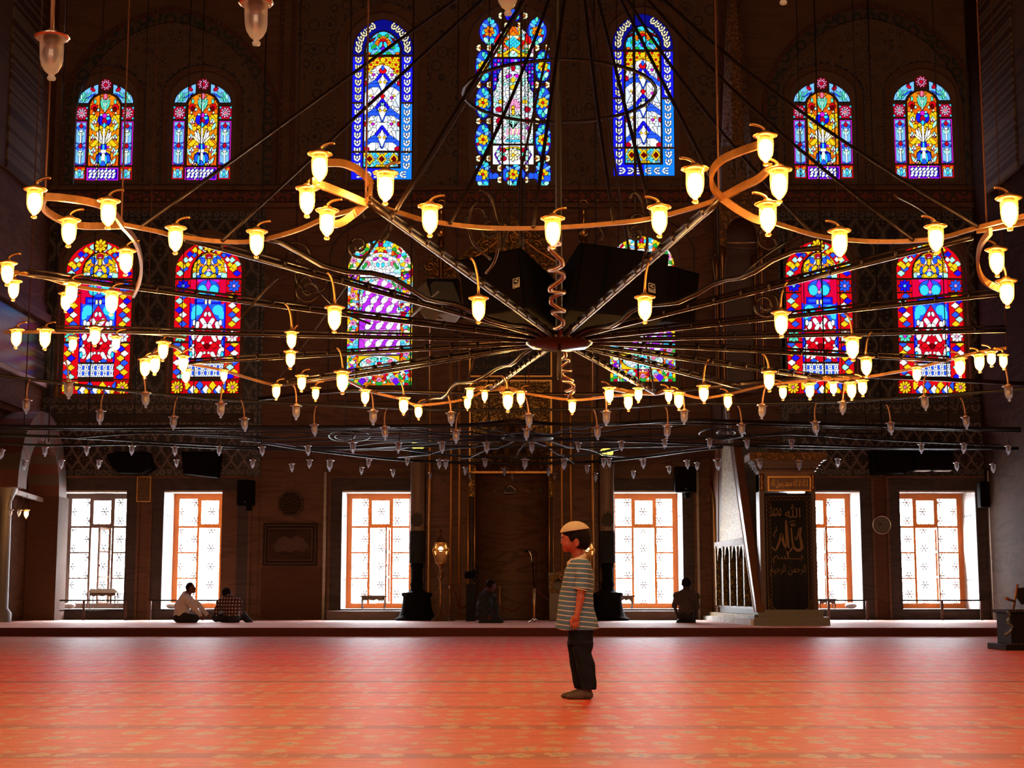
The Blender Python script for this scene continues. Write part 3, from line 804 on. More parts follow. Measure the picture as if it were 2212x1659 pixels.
def bouquet():
    c = Canvas(-5, 838, -15, 1660, 5.2, 5); c.mx = 418
    def med(cx, cy, rx, ry, m=True, top=False):
        c.ell(cx, cy, rx + 8, ry + 10, 'dblue', m=m, lw=0)
        c.ell(cx, cy, rx, ry, 'blue', m=m, lw=3)
        for e in (-1, 1):
            c.ell(cx - 30 * e, cy + 80 * e, 28, 18, 'mint', e, m=m); c.ell(cx + 26, cy + 85 * e, 22, 24, 'cyan', -e, m=m); c.ell(cx + 40 * e, cy - 55, 14, 30, 'lblue', e, m=m); c.ell(cx, cy + 110 * e, 14, 22, 'teal', m=m); c.ell(cx + 50 * e, cy + 12, 16, 34, 'cyan', m=m)
            c.ell(cx - 48 * e, cy + 40, 12, 12, 'crimson', m=m)
        c.flower(cx, cy, 46, 6, 'amber' if top else 'yellow', 'red', m=m, a0=.3, fat=1.15)
    for y in (565, 897, 1232): med(140, y, 66, 140)
    med(140, 1545, 66, 100); med(195, 245, 84, 112, top=True)
    c.rect(76, 130, 1560, 1606, 'blue'); med(418, 1545, 112, 62, m=False)
    for x in (215, 255): c.ell(x, 1560, 30, 26, 'blue')
    for x, y in ((95, 395), (190, 395), (95, 735), (190, 735), (95, 1065), (190, 1065), (95, 1402), (190, 1402), (290, 1490), (290, 1595), (300, 100), (355, 190)):
        for e in (-1, 1): c.ell(x + 0, y + 15 * e, 20, 10, 'cream', e * .5); c.ell(x + 14, y, 8, 8, 'orange')
    c.ell(418, 110, 70, 42, 'dblue', lw=0); c.ell(440, 112, 34, 22, 'teal', m=False); c.ell(418, 60, 20, 22, 'blue')
    t = c.region('arch', 232, 604, 200, 476, 200); c.fill(t, 'white', 1); c.clip = t
    c.voro(t, 60, ['white', 'pink', 'yellow', 'cream', 'mint', 'orange', 'lblue', 'red', 'green', 'amber', 'white'], 21)
    c.ell(270, 310, 34, 46, 'red'); c.seg(380, 260, 418, 210, 12, 'orange', leaf=False); c.seg(340, 250, 345, 300, 14, 'mint', leaf=True)
    for j in range(4):
        for i in range(4): c.rh(418 + (i - j) * 19, 305 + (i + j) * 17, 17, 16, 'cyan', m=False, lw=3)
    c.seg(300, 470, 418, 400, 10, 'yellow'); c.clip = None
    g = c.region('rect', 230, 606, 495, 800); c.fill(g, 'dblue', 1); c.clip = g
    for j in range(9):
        for i in range(12): c.rect(240 + i * 32, 262 + i * 32, 505 + j * 34, 525 + j * 34, ('blue', 'purple', 'lblue', 'mag')[(i * 7 + j * 3) % 4], 4, m=False)
    c.clip = None
    mn = (c.region('rect', 236, 600, 800, 1265) | c.region('arch', 285, 548, 548, 720, 110) | c.region('arch', 262, 574, 640, 900, 120) | c.region('arch', 236, 600, 745, 900, 60)); c.fill(mn, 'white', 2); c.clip = mn
    c.voro(mn, 150, ['white', 'white', 'mint', 'white', 'pale', 'white'], 5)
    for i in range(11): a = -.25 + (PI + .5) * i / 10; c.seg(418, 950, 418 - 62 * math.cos(a), 935 - 66 * math.sin(a), 8, 'pink', m=False, lw=3, leaf=False)
    c.ell(418, 945, 14, 18, 'yellow'); c.ell(418, 985, 12, 26, 'yellow'); c.ell(418, 1080, 11, 22, 'yellow')
    c.ell(418, 580, 18, 26, 'crimson'); c.ell(378, 655, 26, 15, 'mag', -.4); c.rh(418, 690, 24, 26, 'yellow'); c.rh(418, 755, 32, 26, 'yellow'); c.ell(308, 888, 22, 18, 'yellow'); c.ell(285, 958, 28, 22, 'crimson'); c.ell(285, 1060, 22, 26, 'crimson', .6); c.ell(275, 1130, 18, 16, 'mag'); c.ell(325, 1215, 16, 14, 'pink')
    for i in range(7): c.seg(360 + i * 20, 1140, 372 + i * 16, 1180, 9, 'cream' if i % 2 else 'pink', m=False, lw=2)
    for i in range(5): c.seg(418, 1130, 340 + i * 18, 1010, 10, 'mint', leaf=True)
    c.seg(360, 1245, 418, 1245, 8, 'cyan'); c.clip = None
    bt = c.region('rect', 232, 604, 1288, 1455); c.fill(bt, 'white', 1); c.clip = bt; c.seg(300, 1290, 250, 1370, 3, 'purple', lw=6); c.seg(250, 1370, 300, 1455, 3, 'purple', lw=6)
    c.flower(418, 1372, 52, 8, 'cream', 'yellow', m=False); c.ell(325, 1325, 26, 18, 'crimson', .3); c.ell(330, 1405, 26, 18, 'crimson', -.3); c.ell(322, 1365, 20, 14, 'teal'); c.ell(370, 1312, 22, 10, 'green', -.4); c.ell(280, 1340, 16, 10, 'mint'); c.ell(290, 1400, 12, 20, 'mint'); c.seg(418, 1300, 350, 1310, 4, 'yellow'); c.clip = None
    return c

def vase():
    c = Canvas(25, 745, 15, 1640, 4.8, 5); c.mx = 392
    o = c.region('arch', 60, 722, 88, 1605, 300); i_ = c.region('arch', 216, 568, 190, 1605, 210)
    b = o & ~i_; c.fill(b, 'red', 0); c.clip = b
    cyc = ['yellow', 'blue', 'mint', 'yellow', 'dblue', 'white']
    for k in range(14):
        y = 320 + k * 46; x = 125 + (22 if k % 2 else -18)
        if 455 < y < 610: continue
        c.rh(x, y, 40, 30, cyc[k % 6], m=False); c.rh(658 - (x - 125) * 1, y, 40, 30, cyc[(k + 2) % 6], m=False)
    for k in range(9):
        y = 1115 + k * 46; x = 118 + (22 if k % 2 else -18)
        if y > 1450: continue
        c.rh(x, y, 40, 30, cyc[(k + 1) % 6], m=False); c.rh(652 - (x - 118), y, 40, 30, cyc[(k + 3) % 6], m=False)
    for k in range(5):
        a = .22 + k * .26
        c.rh(392 - 262 * math.cos(a), 400 - 265 * math.sin(a), 32, 30, cyc[(k * 2) % 6]); c.rh(392 - 225 * math.cos(a + .12), 400 - 225 * math.sin(a + .12), 26, 26, cyc[(k * 2 + 3) % 6])
    c.clip = None
    c.ell(392, 135, 74, 66, 'dred', lw=0); c.flower(392, 135, 62, 8, 'yellow', 'amber', m=False)
    c.rect(75, 208, 480, 598, 'red', m=False); c.rect(576, 712, 480, 598, 'red', m=False)
    c.flower(140, 538, 58, 8, 'dblue', 'lblue', m=False); c.flower(650, 538, 58, 8, 'blue', 'pink', m=False)
    c.rect(62, 196, 985, 1095, 'red', m=False); c.rect(576, 708, 985, 1095, 'red', m=False)
    c.flower(125, 1040, 58, 8, 'teal', 'mag', m=False); c.flower(642, 1040, 58, 8, 'white', 'pink', m=False)
    for y in (468, 606, 975, 1100, 1462): m_ = b & (np.abs(c.Y - y) < 9); c.A[m_] = 0
    t = c.region('arch', 232, 575, 205, 456, 190); c.fill(t, 'yellow', 1); c.clip = t; c.voro(t, 34, ['yellow', 'yellow', 'amber', 'white', 'blue', 'yellow', 'pink', 'mint'], 9)
    c.seg(240, 330, 340, 260, 16, 'yellow', leaf=True); c.ell(330, 285, 22, 30, 'blue'); c.ell(392, 245, 30, 26, 'crimson'); c.ell(392, 262, 16, 16, 'pink'); c.ell(315, 385, 17, 34, 'blue'); c.ell(350, 370, 20, 40, 'yellow', .5); c.ell(392, 300, 16, 34, 'yellow'); c.ell(395, 420, 24, 22, 'mint'); c.ell(280, 420, 18, 12, 'white')
    c.clip = None
    mn = c.region('rect', 216, 568, 476, 1292); c.fill(mn, 'crimson', 1); c.C[mn] = SR((225, 5, 60)); c.C[mn & (c.Y > 960)] = SR((205, 5, 20)); c.clip = mn
    c.ell(392, 480, 110, 40, 'mag', lw=0)
    # the blue ewer
    c.ell(392, 565, 110, 84, 'blue'); c.ell(335, 580, 44, 52, 'cyan'); c.rh(392, 530, 26, 60, 'mag'); c.ell(392, 600, 14, 18, 'pink'); c.rect(262, 522, 650, 715, 'dblue'); c.rect(280, 360, 672, 700, 'blue', lw=2); c.ell(373, 698, 12, 24, 'cream'); 
    c.rect(216, 568, 720, 985, 'blue', lw=2); c.ell(290, 780, 52, 50, 'cyan', lw=0); c.ell(252, 830, 30, 44, 'cyan', lw=0)
    c.seg(216, 720, 216, 1290, 13, 'dblue', lw=2)
    c.ell(392, 975, 158, 88, (225, 5, 60)); c.rh(392, 890, 98, 160, (225, 5, 60)); c.rect(232, 552, 940, 1292, (215, 5, 30), lw=0)
    c.ell(372, 820, 13, 24, 'white', .3)
    c.seg(340, 880, 375, 930, 20, 'white'); c.seg(375, 930, 355, 965, 18, 'white'); c.ell(290, 930, 22, 40, 'white', .2); c.ell(262, 905, 14, 28, 'white'); c.ell(242, 975, 14, 12, 'white')
    for y0 in (1045, 1225):
        c.ell(262, y0, 24, 34, 'white', .4); c.seg(335, y0 - 15, 310, y0 + 30, 18, 'white'); c.ell(372, y0 - 22, 12, 12, 'white'); c.ell(352, y0 + 62, 14, 14, 'white')
    c.ell(250, 1185, 26, 40, 'white', -.5); c.ell(248, 1130, 18, 14, 'white'); c.rh(320, 1130, 40, 34, 'red'); c.ell(392, 1140, 26, 26, 'dred'); c.ell(236, 1220, 12, 26, 'cyan'); c.ell(236, 1100, 10, 30, 'blue'); c.rh(320, 1280, 34, 20, 'blue')
    c.clip = None
    lt = c.region('rect', 212, 566, 1312, 1436); c.fill(lt, 'blue', 1); c.clip = lt
    for i in range(6):
        for j in range(3):
            cx, cy = 232 + i * 62, 1318 + j * 56
            for a in (0, 1.05, 2.1): c.seg(cx - 24 * math.cos(a), cy - 24 * math.sin(a), cx + 24 * math.cos(a), cy + 24 * math.sin(a), 7, 'white', m=False, lw=3)
            c.ell(cx, cy, 9, 9, 'pale', m=False, lw=3)
    c.clip = None
    c.rect(190, 590, 1482, 1600, 'red', m=False)
    c.clip = c.region('rect', 190, 590, 1482, 1600)
    for k in range(7): c.rh(205 + k * 64, 1525 if k % 2 == 0 else 1565, 36, 44, ['yellow', 'white', 'blue', 'white'][k % 4], m=False); c.rh(237 + k * 64, 1580, 22, 34, ['blue', 'yellow'][k % 2], m=False)
    c.clip = None
    for x in (108, 660): c.rect(x - 60, x + 60, 1482, 1600, 'red', m=False); c.flower(x, 1542, 58, 10, 'yellow', 'rose', m=False)
    return c

def medallion():
    c = Canvas(10, 770, 0, 1640, 4.8, 3.5); c.mx = 380
    o = c.region('arch', 55, 706, 78, 1560, 300); i_ = c.region('arch', 168, 592, 200, 1440, 230)
    b = o & ~i_; c.fill(b, 'red', 0); c.clip = b
    c.voro(b, 520, ['yellow', 'white', 'orange', 'cream', 'cyan', 'yellow', 'crimson', 'green', 'mag', 'white', 'amber', 'mint', 'lblue', 'red'], 6)
    for y in (650, 930, 1240, 290): c.flower(110, y, 30, 6, 'pink', 'mag'); c.ell(110, y + 90, 30, 18, 'cream'); c.ell(90, y + 60, 12, 16, 'green')
    for x in (250, 380): c.flower(x, 1505, 26, 6, 'pink', 'mag')
    for y in (450, 790, 1085, 1400): c.rh(110, y, 46, 30, 'purple'); c.rh(128, y, 16, 14, 'pink'); c.rh(88, y, 12, 12, 'mag')
    c.rh(210, 1520, 40, 40, 'purple'); c.flower(380, 120, 34, 6, 'crimson', 'mag'); c.ell(330, 130, 26, 22, 'cyan')
    c.clip = None
    for y in (412, 835): m_ = b & (np.abs(c.Y - y) < 5); c.A[m_] = 0
    t = c.region('arch', 178, 584, 208, 458, 170); c.fill(t, 'white', 1); c.clip = t; c.voro(t, 50, ['white', 'white', 'mint', 'white', 'white', 'pale'], 14)
    c.ell(255, 320, 28, 22, 'rose', .6); c.ell(225, 345, 14, 34, 'green', .6); c.ell(330, 275, 26, 12, 'mag', -.4); c.ell(380, 240, 18, 12, 'yellow'); c.ell(355, 335, 16, 22, 'cyan'); c.rect(180, 584, 418, 422, 'navy', lw=0); c.clip = None
    fl = c.region('rect', 178, 584, 476, 800); c.fill(fl, 'white', 1); c.voro(fl, 170, ['white', 'pale', 'mint', 'pink', 'white', 'cyan', 'rose', 'white', 'green'], 15)
    mn = c.region('arch', 205, 560, 482, 800, 200) | c.region('rect', 176, 584, 800, 1252); c.fill(mn, 'violet', 1); c.clip = mn
    c.C[mn] = SR((205, 55, 225)); c.voro(mn, 34, [(205, 55, 225), (180, 40, 225), (225, 80, 230)], 19, sym=False)
    for j in range(9):
        for i in range(5):
            x = 215 + i * 105 + (j % 2) * 52; y = 520 + j * 88
            c.ell(x, y, 42, 27, 'white', -.85, m=False); c.ell(x + 30, y - 30, 20, 15, 'white', -.85, m=False)
    c.clip = None
    for y in (835, 1010, 1255):
        c.rect(172, 588, y - 7, y + 7, 'white', m=False, lw=0); m_ = c.region('rect', 160, 600, y - 6, y + 6); c.A[m_] = 0
    bt = c.region('rect', 172, 578, 1268, 1434); c.fill(bt, 'yellow', 1)
    c.ell(376, 1350, 196, 84, 'white'); c.clip = (((c.X - 376) / 190) ** 2 + ((c.Y - 1350) / 80) ** 2) < 1
    c.voro(c.clip, 44, ['white', 'mint', 'white', 'cyan', 'white', 'pale'], 23); c.ell(270, 1320, 22, 18, 'rose', .5); c.ell(330, 1290, 30, 10, 'teal'); c.ell(330, 1412, 30, 10, 'teal'); c.ell(376, 1340, 18, 12, 'crimson'); c.ell(310, 1350, 16, 16, 'cyan')
    c.clip = None
    return c

m, nt = mat('stained_glass'); h = NT(nt)
at_ = h.n('ShaderNodeAttribute', attribute_name='glass'); al = at_.outputs['Alpha']
tr = h.n('ShaderNodeBsdfTransparent'); nt.links.new(at_.outputs['Color'], tr.inputs[0])
df = h.bsdf(h.mix(h.noise(h.obj(), 3, 3), (.13, .075, .05), (.17, .10, .065)), .8)
mx = h.n('ShaderNodeMixShader'); nt.links.new(al, mx.inputs[0]); nt.links.new(df, mx.inputs[1]); nt.links.new(tr.outputs[0], mx.inputs[2])
h.out(mx.outputs[0]); M['stained_glass'] = m
DES = {}
UPTXT = {0: 'leftmost upper stained-glass window, vase of tulips on amber under the left arch', 1: 'amber tulip-vase stained-glass window at the right side of the left arch',
         2: 'amber tulip-vase stained-glass window at the left side of the right arch', 3: 'rightmost upper stained-glass window, vase of tulips on amber',
         4: 'tall stained-glass window with white chain border, left of the central one', 5: 'tall stained-glass window with white chain border, right of the central one',
         6: 'tallest central stained-glass window with blue medallion border and white bouquet', 7: 'lower leftmost red and blue stained-glass window with a blue ewer', 8: 'second lower red and blue stained-glass window from the left',
         9: 'red and blue stained-glass window above the pulpit, left of the last', 10: 'lower rightmost red and blue stained-glass window', 11: 'purple and white stained-glass window left of the prayer niche', 12: 'purple and white stained-glass window partly behind the hanging speakers'}
for i, (k, x0, x1, z0, z1) in enumerate(upr):
    if k not in DES:
        c = globals()[k](); ny, nx = c.X.shape
        me = bpy.data.meshes.new('glass_panel')
        u = (c.X - c.x0) / (c.x1 - c.x0) - .5; v = 1 - (c.Y - c.y0) / (c.y1 - c.y0)
        co = np.zeros((ny * nx, 3), np.float32); co[:, 0] = (u * (x1 - x0)).ravel(); co[:, 2] = (v * (z1 - z0)).ravel()
        a = np.arange(ny * nx).reshape(ny, nx)
        fc = np.stack([a[1:, :-1], a[1:, 1:], a[:-1, 1:], a[:-1, :-1]], -1).reshape(-1, 4)
        me.vertices.add(len(co)); me.vertices.foreach_set('co', co.ravel())
        me.loops.add(fc.size); me.loops.foreach_set('vertex_index', fc.ravel().astype(np.int32))
        me.polygons.add(len(fc)); me.polygons.foreach_set('loop_start', np.arange(0, fc.size, 4, dtype=np.int32))
        me.update(); me.validate()
        at = me.attributes.new('glass', 'FLOAT_COLOR', 'POINT')
        A = np.concatenate([c.C.reshape(-1, 3), c.A.reshape(-1, 1)], 1).astype(np.float32)
        at.data.foreach_set('color', A.ravel()); me.materials.append(M['stained_glass'])
        DES[k] = (me, x1 - x0, z1 - z0)
    me, w0, h0 = DES[k]
    w = thing('window_%d' % (7 + i), UPTXT[i], None, ((x0 + x1) / 2, YW + .10, z0)); w['kind'] = 'structure'
    g = link('leaded_glass', me, w); g.scale = ((x1 - x0) / w0, 1, (z1 - z0) / h0)
# ---------------------------------------------------------------- writing
AF = {'ا': (0xFE8D, 2), 'ب': (0xFE8F, 4), 'ت': (0xFE95, 4), 'ح': (0xFEA1, 4), 'خ': (0xFEA5, 4), 'د': (0xFEA9, 2), 'ر': (0xFEAD, 2), 'س': (0xFEB1, 4), 'ص': (0xFEB9, 4), 'ف': (0xFED1, 4), 'ق': (0xFED5, 4), 'ك': (0xFED9, 4),
      'ل': (0xFEDD, 4), 'م': (0xFEE1, 4), 'ن': (0xFEE5, 4), 'ه': (0xFEE9, 4), 'و': (0xFEED, 2), 'ي': (0xFEF1, 4), 'ئ': (0xFE89, 4), 'ة': (0xFE93, 2), 'لا': (0xFEFB, 2)}
def shape_arabic(t):
    """joined letter forms, in reading order from the left edge"""
    tk = []; i = 0
    while i < len(t):
        if t[i:i + 2] == 'لا': tk.append('لا'); i += 2
        else: tk.append(t[i]); i += 1
    o = []
    for j, q in enumerate(tk):
        if q not in AF: o.append(q); continue
        base, n = AF[q]
        pv = j > 0 and tk[j - 1] in AF and AF[tk[j - 1]][1] == 4
        nx = n == 4 and j + 1 < len(tk) and tk[j + 1] in AF
        k = 0 if not pv and not nx else 1 if pv and not nx else 2 if nx and not pv else 3
        o.append(chr(base + k))
    return ''.join(o[::-1])
def lettering(name, body, mt, center, size, parent, ext=.008, width=None, rotz=0, roty=0):
    cu = bpy.data.curves.new(name, 'FONT'); cu.body = body; cu.size = 1; cu.extrude = .01; cu.resolution_u = 3
    o = bpy.data.objects.new('tmp', cu); COL.objects.link(o); bpy.context.view_layer.update()
    me = bpy.data.meshes.new_from_object(o.evaluated_get(bpy.context.evaluated_depsgraph_get()))
    bpy.data.objects.remove(o)
    vs = [v.co.copy() for v in me.vertices]
    x0, x1 = min(v.x for v in vs), max(v.x for v in vs); y0, y1 = min(v.y for v in vs), max(v.y for v in vs)
    sy = size / (y1 - y0); sx = (width / (x1 - x0)) if width else sy
    off = Vector(parent.get('_o', (0, 0, 0))); R_ = Matrix.Rotation(rotz, 3, 'Z') @ Matrix.Rotation(roty, 3, 'Y')
    for v in me.vertices:
        p = Vector(((v.co.x - (x0 + x1) / 2) * sx, -v.co.z / .01 * ext, (v.co.y - (y0 + y1) / 2) * sy))
        v.co = R_ @ p + Vector(center) - off
    me.materials.clear(); me.materials.append(M[mt]); return link(name, me, parent)
def stroke(b, pts, w0, w1, y, t=.006):
    """pen stroke in the (x,z) plane, width swelling from w0 to w1 and back"""
    n = len(pts)
    # smooth by Catmull-Rom
    Q = []
    for i in range(n - 1):
        p0, p1, p2, p3 = pts[max(i - 1, 0)], pts[i], pts[i + 1], pts[min(i + 2, n - 1)]
        for k in range(6):
            u = k / 6
            Q.append(tuple(.5 * (2 * p1[a] + (p2[a] - p0[a]) * u + (2 * p0[a] - 5 * p1[a] + 4 * p2[a] - p3[a]) * u * u + (3 * p1[a] - p0[a] - 3 * p2[a] + p3[a]) * u ** 3) for a in (0, 1)))
    Q.append(pts[-1]); L = []; R_ = []
    for i, p in enumerate(Q):
        a = Q[max(i - 1, 0)]; c = Q[min(i + 1, len(Q) - 1)]; dx, dz = c[0] - a[0], c[1] - a[1]; l = math.hypot(dx, dz) or 1
        w = w0 + (w1 - w0) * math.sin(PI * i / (len(Q) - 1))
        L.append((p[0] - dz / l * w, p[1] + dx / l * w)); R_.append((p[0] + dz / l * w, p[1] - dx / l * w))
    k = len(Q)
    vs = [(a, y - t, c) for a, c in L] + [(a, y - t, c) for a, c in R_] + [(a, y + t, c) for a, c in L] + [(a, y + t, c) for a, c in R_]
    fs = [(i, i + 1, k + i + 1, k + i) for i in range(k - 1)] + [(2 * k + i, 2 * k + i + 1, i + 1, i) for i in range(k - 1)] + [(k + i, k + i + 1, 3 * k + i + 1, 3 * k + i) for i in range(k - 1)]
    b.add(vs, fs)
def spiral(cx, cz, r, turns=1.6, a0=0, s=1, n=22):
    return [(cx + r * (1 - .82 * i / n) * math.cos(a0 + s * turns * 2 * PI * i / n), cz + r * (1 - .82 * i / n) * math.sin(a0 + s * turns * 2 * PI * i / n)) for i in range(n + 1)]

# ---------------------------------------------------------------- prayer niche (mihrab)
mi = thing('prayer_niche', 'marble prayer niche with gilded mouldings, golden crown and black inscription panel', 'prayer niche', (ncx, YW, PLAT))
fx0, fx1 = xb(921, 1100), xb(1291, 1100); zt = zb(605)
Yn = YW - .02
b = MB(); b.prism([rect(fx0, fx1, PLAT, zt), niche, rect(xb(1019, 760), xb(1188, 760), zb(815), zb(747))], YW - .22, YW - .001); b.build('marble_surround', 'marble', mi)
b = MB()
cols_ = 14; dep = .95                                    # curved recess
prof = [(ncx + (nx1 - nx0) / 2 * math.cos(PI * i / cols_), YW + dep * math.sin(PI * i / cols_)) for i in range(cols_ + 1)]
ztop = ZSPLIT + .1
vs = [(x, y, PLAT) for x, y in prof] + [(x, y, ztop) for x, y in prof]; k = cols_ + 1
b.add(vs, [(i, i + 1, k + i + 1, k + i) for i in range(cols_)], 0, True)
b.add([(x, y, ztop) for x, y in prof], [tuple(range(k))]); b.add([(x, y, PLAT) for x, y in prof], [tuple(range(k))])
b.build('recess', 'marble', mi)
# corbelled honeycomb hood inside the recess
b = MB(); zc0, zc1 = zb(1000), zb(860)
for i in range(6):
    z = zc0 + (zc1 - zc0) * i / 6; s = 1 - (i / 6) * .62
    for j in range(9 - i):
        a = PI * (j + .5) / (9 - i); r = (nx1 - nx0) / 2 * s
        b.lathe([(.02, z - .10), (.10, z + .02), (.13, z + (zc1 - zc0) / 6 + .02)], (ncx + r * math.cos(a) * .96, YW + dep * .95 * math.sin(a) * s + .02, 0), 8)
b.build('honeycomb_hood', 'gilt_relief', mi)
for nm, xs_, yy0, yy1, r in (('gilt_moulding', (929, 975, 993, 1213, 1232.5, 1279), 606, 1336, .035), ('gilt_moulding', (1012, 1194), 1034, 1336, .025), ('gilt_moulding', (1026, 1186), 1034, 1300, .02)):
    for px in xs_:
        b = MB(); x = xb(px, 1100); b.tube([(x, YW - .26, zb(yy1)), (x, YW - .26, zb(yy0))], r, 6); b.build(nm, 'gilt_line', mi)
b = MB(); b.prism([rect(xb(1019, 900), xb(1188, 900), zb(1022), zb(826)), [(a * .985 + ncx * .015, c + .02) for a, c in steps(nx0, nx1, zb(1022) + .01, zb(985), ZSPLIT - .02, 6)]], YW - .27, YW - .2); b.build('gilt_spandrel', 'gilt_carving', mi)
for q in ((1014, 1192, 1024, 824), (1014, 1192, 818, 744)):
    b = MB(); x0, x1, z0, z1 = wrect(q[0], q[3], q[1], q[2]); b.prism([rect(x0, x1, z0, z1), rect(x0 + .04, x1 - .04, z0 + .04, z1 - .04)], YW - .29, YW - .2); b.build('gilt_frame', 'gilt_line', mi)
for px in (1020, 1192):
    x0, x1, z0, z1 = wrect(px - 7, 1030, px + 5, 1075); b = MB(); b.prism([rect(x0, x1, z0, z1)], YW - .27, YW - .2); b.build('gilt_capital', 'gilt_carving', mi)
    x0, x1, z0, z1 = wrect(px - 5, 1075, px + 4, 1300); b = MB(); b.lathe([(.055, z0), (.055, z1)], ((x0 + x1) / 2, YW - .24, 0), 10); b.build('engaged_column', 'marble_dark', mi)
# black inscription panel
x0, x1, z0, z1 = wrect(1022, 752, 1185, 811); b = MB(); b.box(x0, x1, YW - .25, YW - .2, z0, z1); ip = b.build('inscription_panel', 'ink_black', mi)
b = MB(); b.prism([rect(x0, x1, z0, z1), rect(x0 + .02, x1 - .02, z0 + .02, z1 - .02)], YW - .265, YW - .25); b.build('panel_border', 'thread_gold', ip)
w_ = x1 - x0; h_ = z1 - z0; cx = (x0 + x1) / 2
lettering('inscription', shape_arabic('فنادته الملئكة وهو'), 'thread_gold', (cx, YW - .26, z0 + h_ * .72), h_ * .36, ip, width=w_ * .93)
lettering('inscription', shape_arabic('قائم يصلي في المحراب'), 'thread_gold', (cx, YW - .26, z0 + h_ * .28), h_ * .36, ip, width=w_ * .93)
# crown
def symz(pts): return pts + [(2 * 1105 - x, y) for x, y in pts[::-1]]
cr = symz([(918, 604), (918, 585), (926, 560), (938, 545), (950, 556), (962, 566), (985, 566), (1005, 548), (1035, 520), (1060, 498), (1078, 486), (1092, 480), (1100, 470)])
crw = [(P(x, y, YW).x, P(x, y, YW).z) for x, y in cr]
b = MB(); b.prism([crw], YW - .18, YW - .1); c_ = b.build('crown', 'gilt_filigree', mi)
b = MB(); r3 = random.Random(9)
for x, y, r in ((930, 578, 11), (950, 572, 10), (975, 580, 10), (1000, 572, 12), (1025, 555, 12), (1050, 535, 13), (1072, 515, 12), (1090, 495, 9), (1010, 592, 9), (1035, 580, 11), (1060, 565, 13), (1085, 545, 13), (1100, 520, 10), (1080, 588, 10), (1100, 575, 10), (945, 592, 8), (985, 595, 8), (1050, 595, 8)):
    for sg in (1, -1):
        X = x if sg > 0 else 2210 - x; p = P(X, y, YW); b.tube([(a, YW - .2, c) for a, c in spiral(p.x, p.z, r / 89, 1.5, r3.uniform(0, 6), sg, 16)], .022, 5)
b.build('crown_scrolls', 'gilt_line', c_)
b = MB(); q = [P(x, y, YW) for x, y in ((930, 598), (1000, 575), (1050, 545), (1105, 500), (1160, 545), (1210, 575), (1280, 598))]; b.tube([(p.x, YW - .22, p.z) for p in q], .035, 5); b.build('crown_moulding', 'gilt_line', c_)
b = MB(); x0, x1 = crw[0][0], crw[-1][0]
b.box(x0, x1, YW - .3, YW - .1, zb(612), zb(603)); 
n = 34
for i in range(n):
    x = x0 + (x1 - x0) * (i + .5) / n; b.lathe([(.005, zb(626)), (.05, zb(613))], (x, YW - .22, 0), 6)
b.build('drip_cornice', 'gilt_relief', mi)
for px in (954, 1260):                                 # gilded balls, cups and crescents on the flanking shafts
    b = MB(); x = xb(px, 520); y = YW - .25
    b.ball((x, y, zb(507)), .13, 14); b.lathe([(.02, zb(494)), (.03, zb(488)), (.07, zb(470)), (.045, zb(466)), (.07, zb(464)), (.02, zb(455))], (x, y, 0), 12)
    a = [(x + .1 * math.cos(t), y, zb(446) + .1 * math.sin(t)) for t in [(-1.3 + PI / 2 * 0) + (5.6) * k / 16 - .0 for k in range(17)]]
    b.tube(a, [.004 + .012 * math.sin(PI * k / 16) for k in range(17)], 5); b.build('finial', 'gilt_ball', mi)
    b = MB(); b.lathe([(.06, zb(604)), (.05, zb(540)), (.08, zb(530)), (.04, zb(520))], (x, y, 0), 10); b.build('finial_post', 'brass_dark', mi)
# small hooks / tiles in the niche
for px, w, hh in ((1038, 3.5, 4), (1066, 5, 3.5), (1139, 5, 3.5), (1168, 3.5, 4)):
    p = P(px, 1060, YW + .7); b = MB(); b.box(p.x - w / 85, p.x + w / 85, YW + .45 if abs(px - 1105) > 50 else YW + .8, YW + .97, p.z - hh / 85, p.z + hh / 85); b.build('niche_inset', 'ink_black' if w < 4 else 'stripe_red', mi)
b = MB(); q = [P(x, y, YW + .5) for x, y in ((1090, 1065), (1113, 1065), (1113, 1057), (1102, 1049), (1090, 1057))]; b.prism([[(p.x, p.z) for p in q]], YW + .5, YW + .53); hs = b.build('house_shaped_plaque', 'ink_black', mi)
b = MB(); b.tube([(p.x, YW + .49, p.z) for p in q + [q[0]]], .012, 5); b.build('plaque_rim', 'badge_white', hs)

# ---------------------------------------------------------------- pulpit (minbar) with its banner
YP = 30.2
px0, px1 = P(1642, 1200, YP).x, P(1764, 1200, YP).x
mb = thing('pulpit', 'tall gilded pulpit with carved stair side, portal cornice and kiosk at the top', 'pulpit', ((px0 + px1) / 2, YP, PLAT))
zp = lambda py, Y=YP: P(1700, py, Y).z
XSd = px0 + .02
b = MB(); b.box(px0 - .18, px1 + .18, YP - .25, YP + .6, PLAT, PLAT + .16); b.box(px0 - .08, px1 + .08, YP - .14, YP + .5, PLAT + .16, PLAT + .30); b.build('portal_base', 'stone_grey', mb)
jw = .13
for nm, a, c in (('jamb', px0, px0 + jw), ('jamb', px1 - jw, px1)):
    b = MB(); b.box(a, c, YP - .05, YP + .35, PLAT + .3, zp(1024)); b.build(nm, 'wood_dark', mb)
b = MB(); b.box(px0, px1, YP - .04, YP + .35, zp(1062), zp(1018)); b.build('lintel', 'wood_brown', mb)
x0, x1, z0, z1 = wrect(1658, 1032, 1752, 1058, YP - .06); b = MB(); b.prism([rect(x0, x1, z0 - .03, z1 + .03), rect(x0 + .03, x1 - .03, z0, z1)], YP - .075, YP - .04); b.build('lintel_frame', 'gilt_line', mb)
lettering('lintel_inscription', shape_arabic('لا اله الا الله محمد رسول الله'), 'gilt_line', ((x0 + x1) / 2, YP - .06, (z0 + z1) / 2), (z1 - z0) * .75, mb, width=(x1 - x0) * .85)
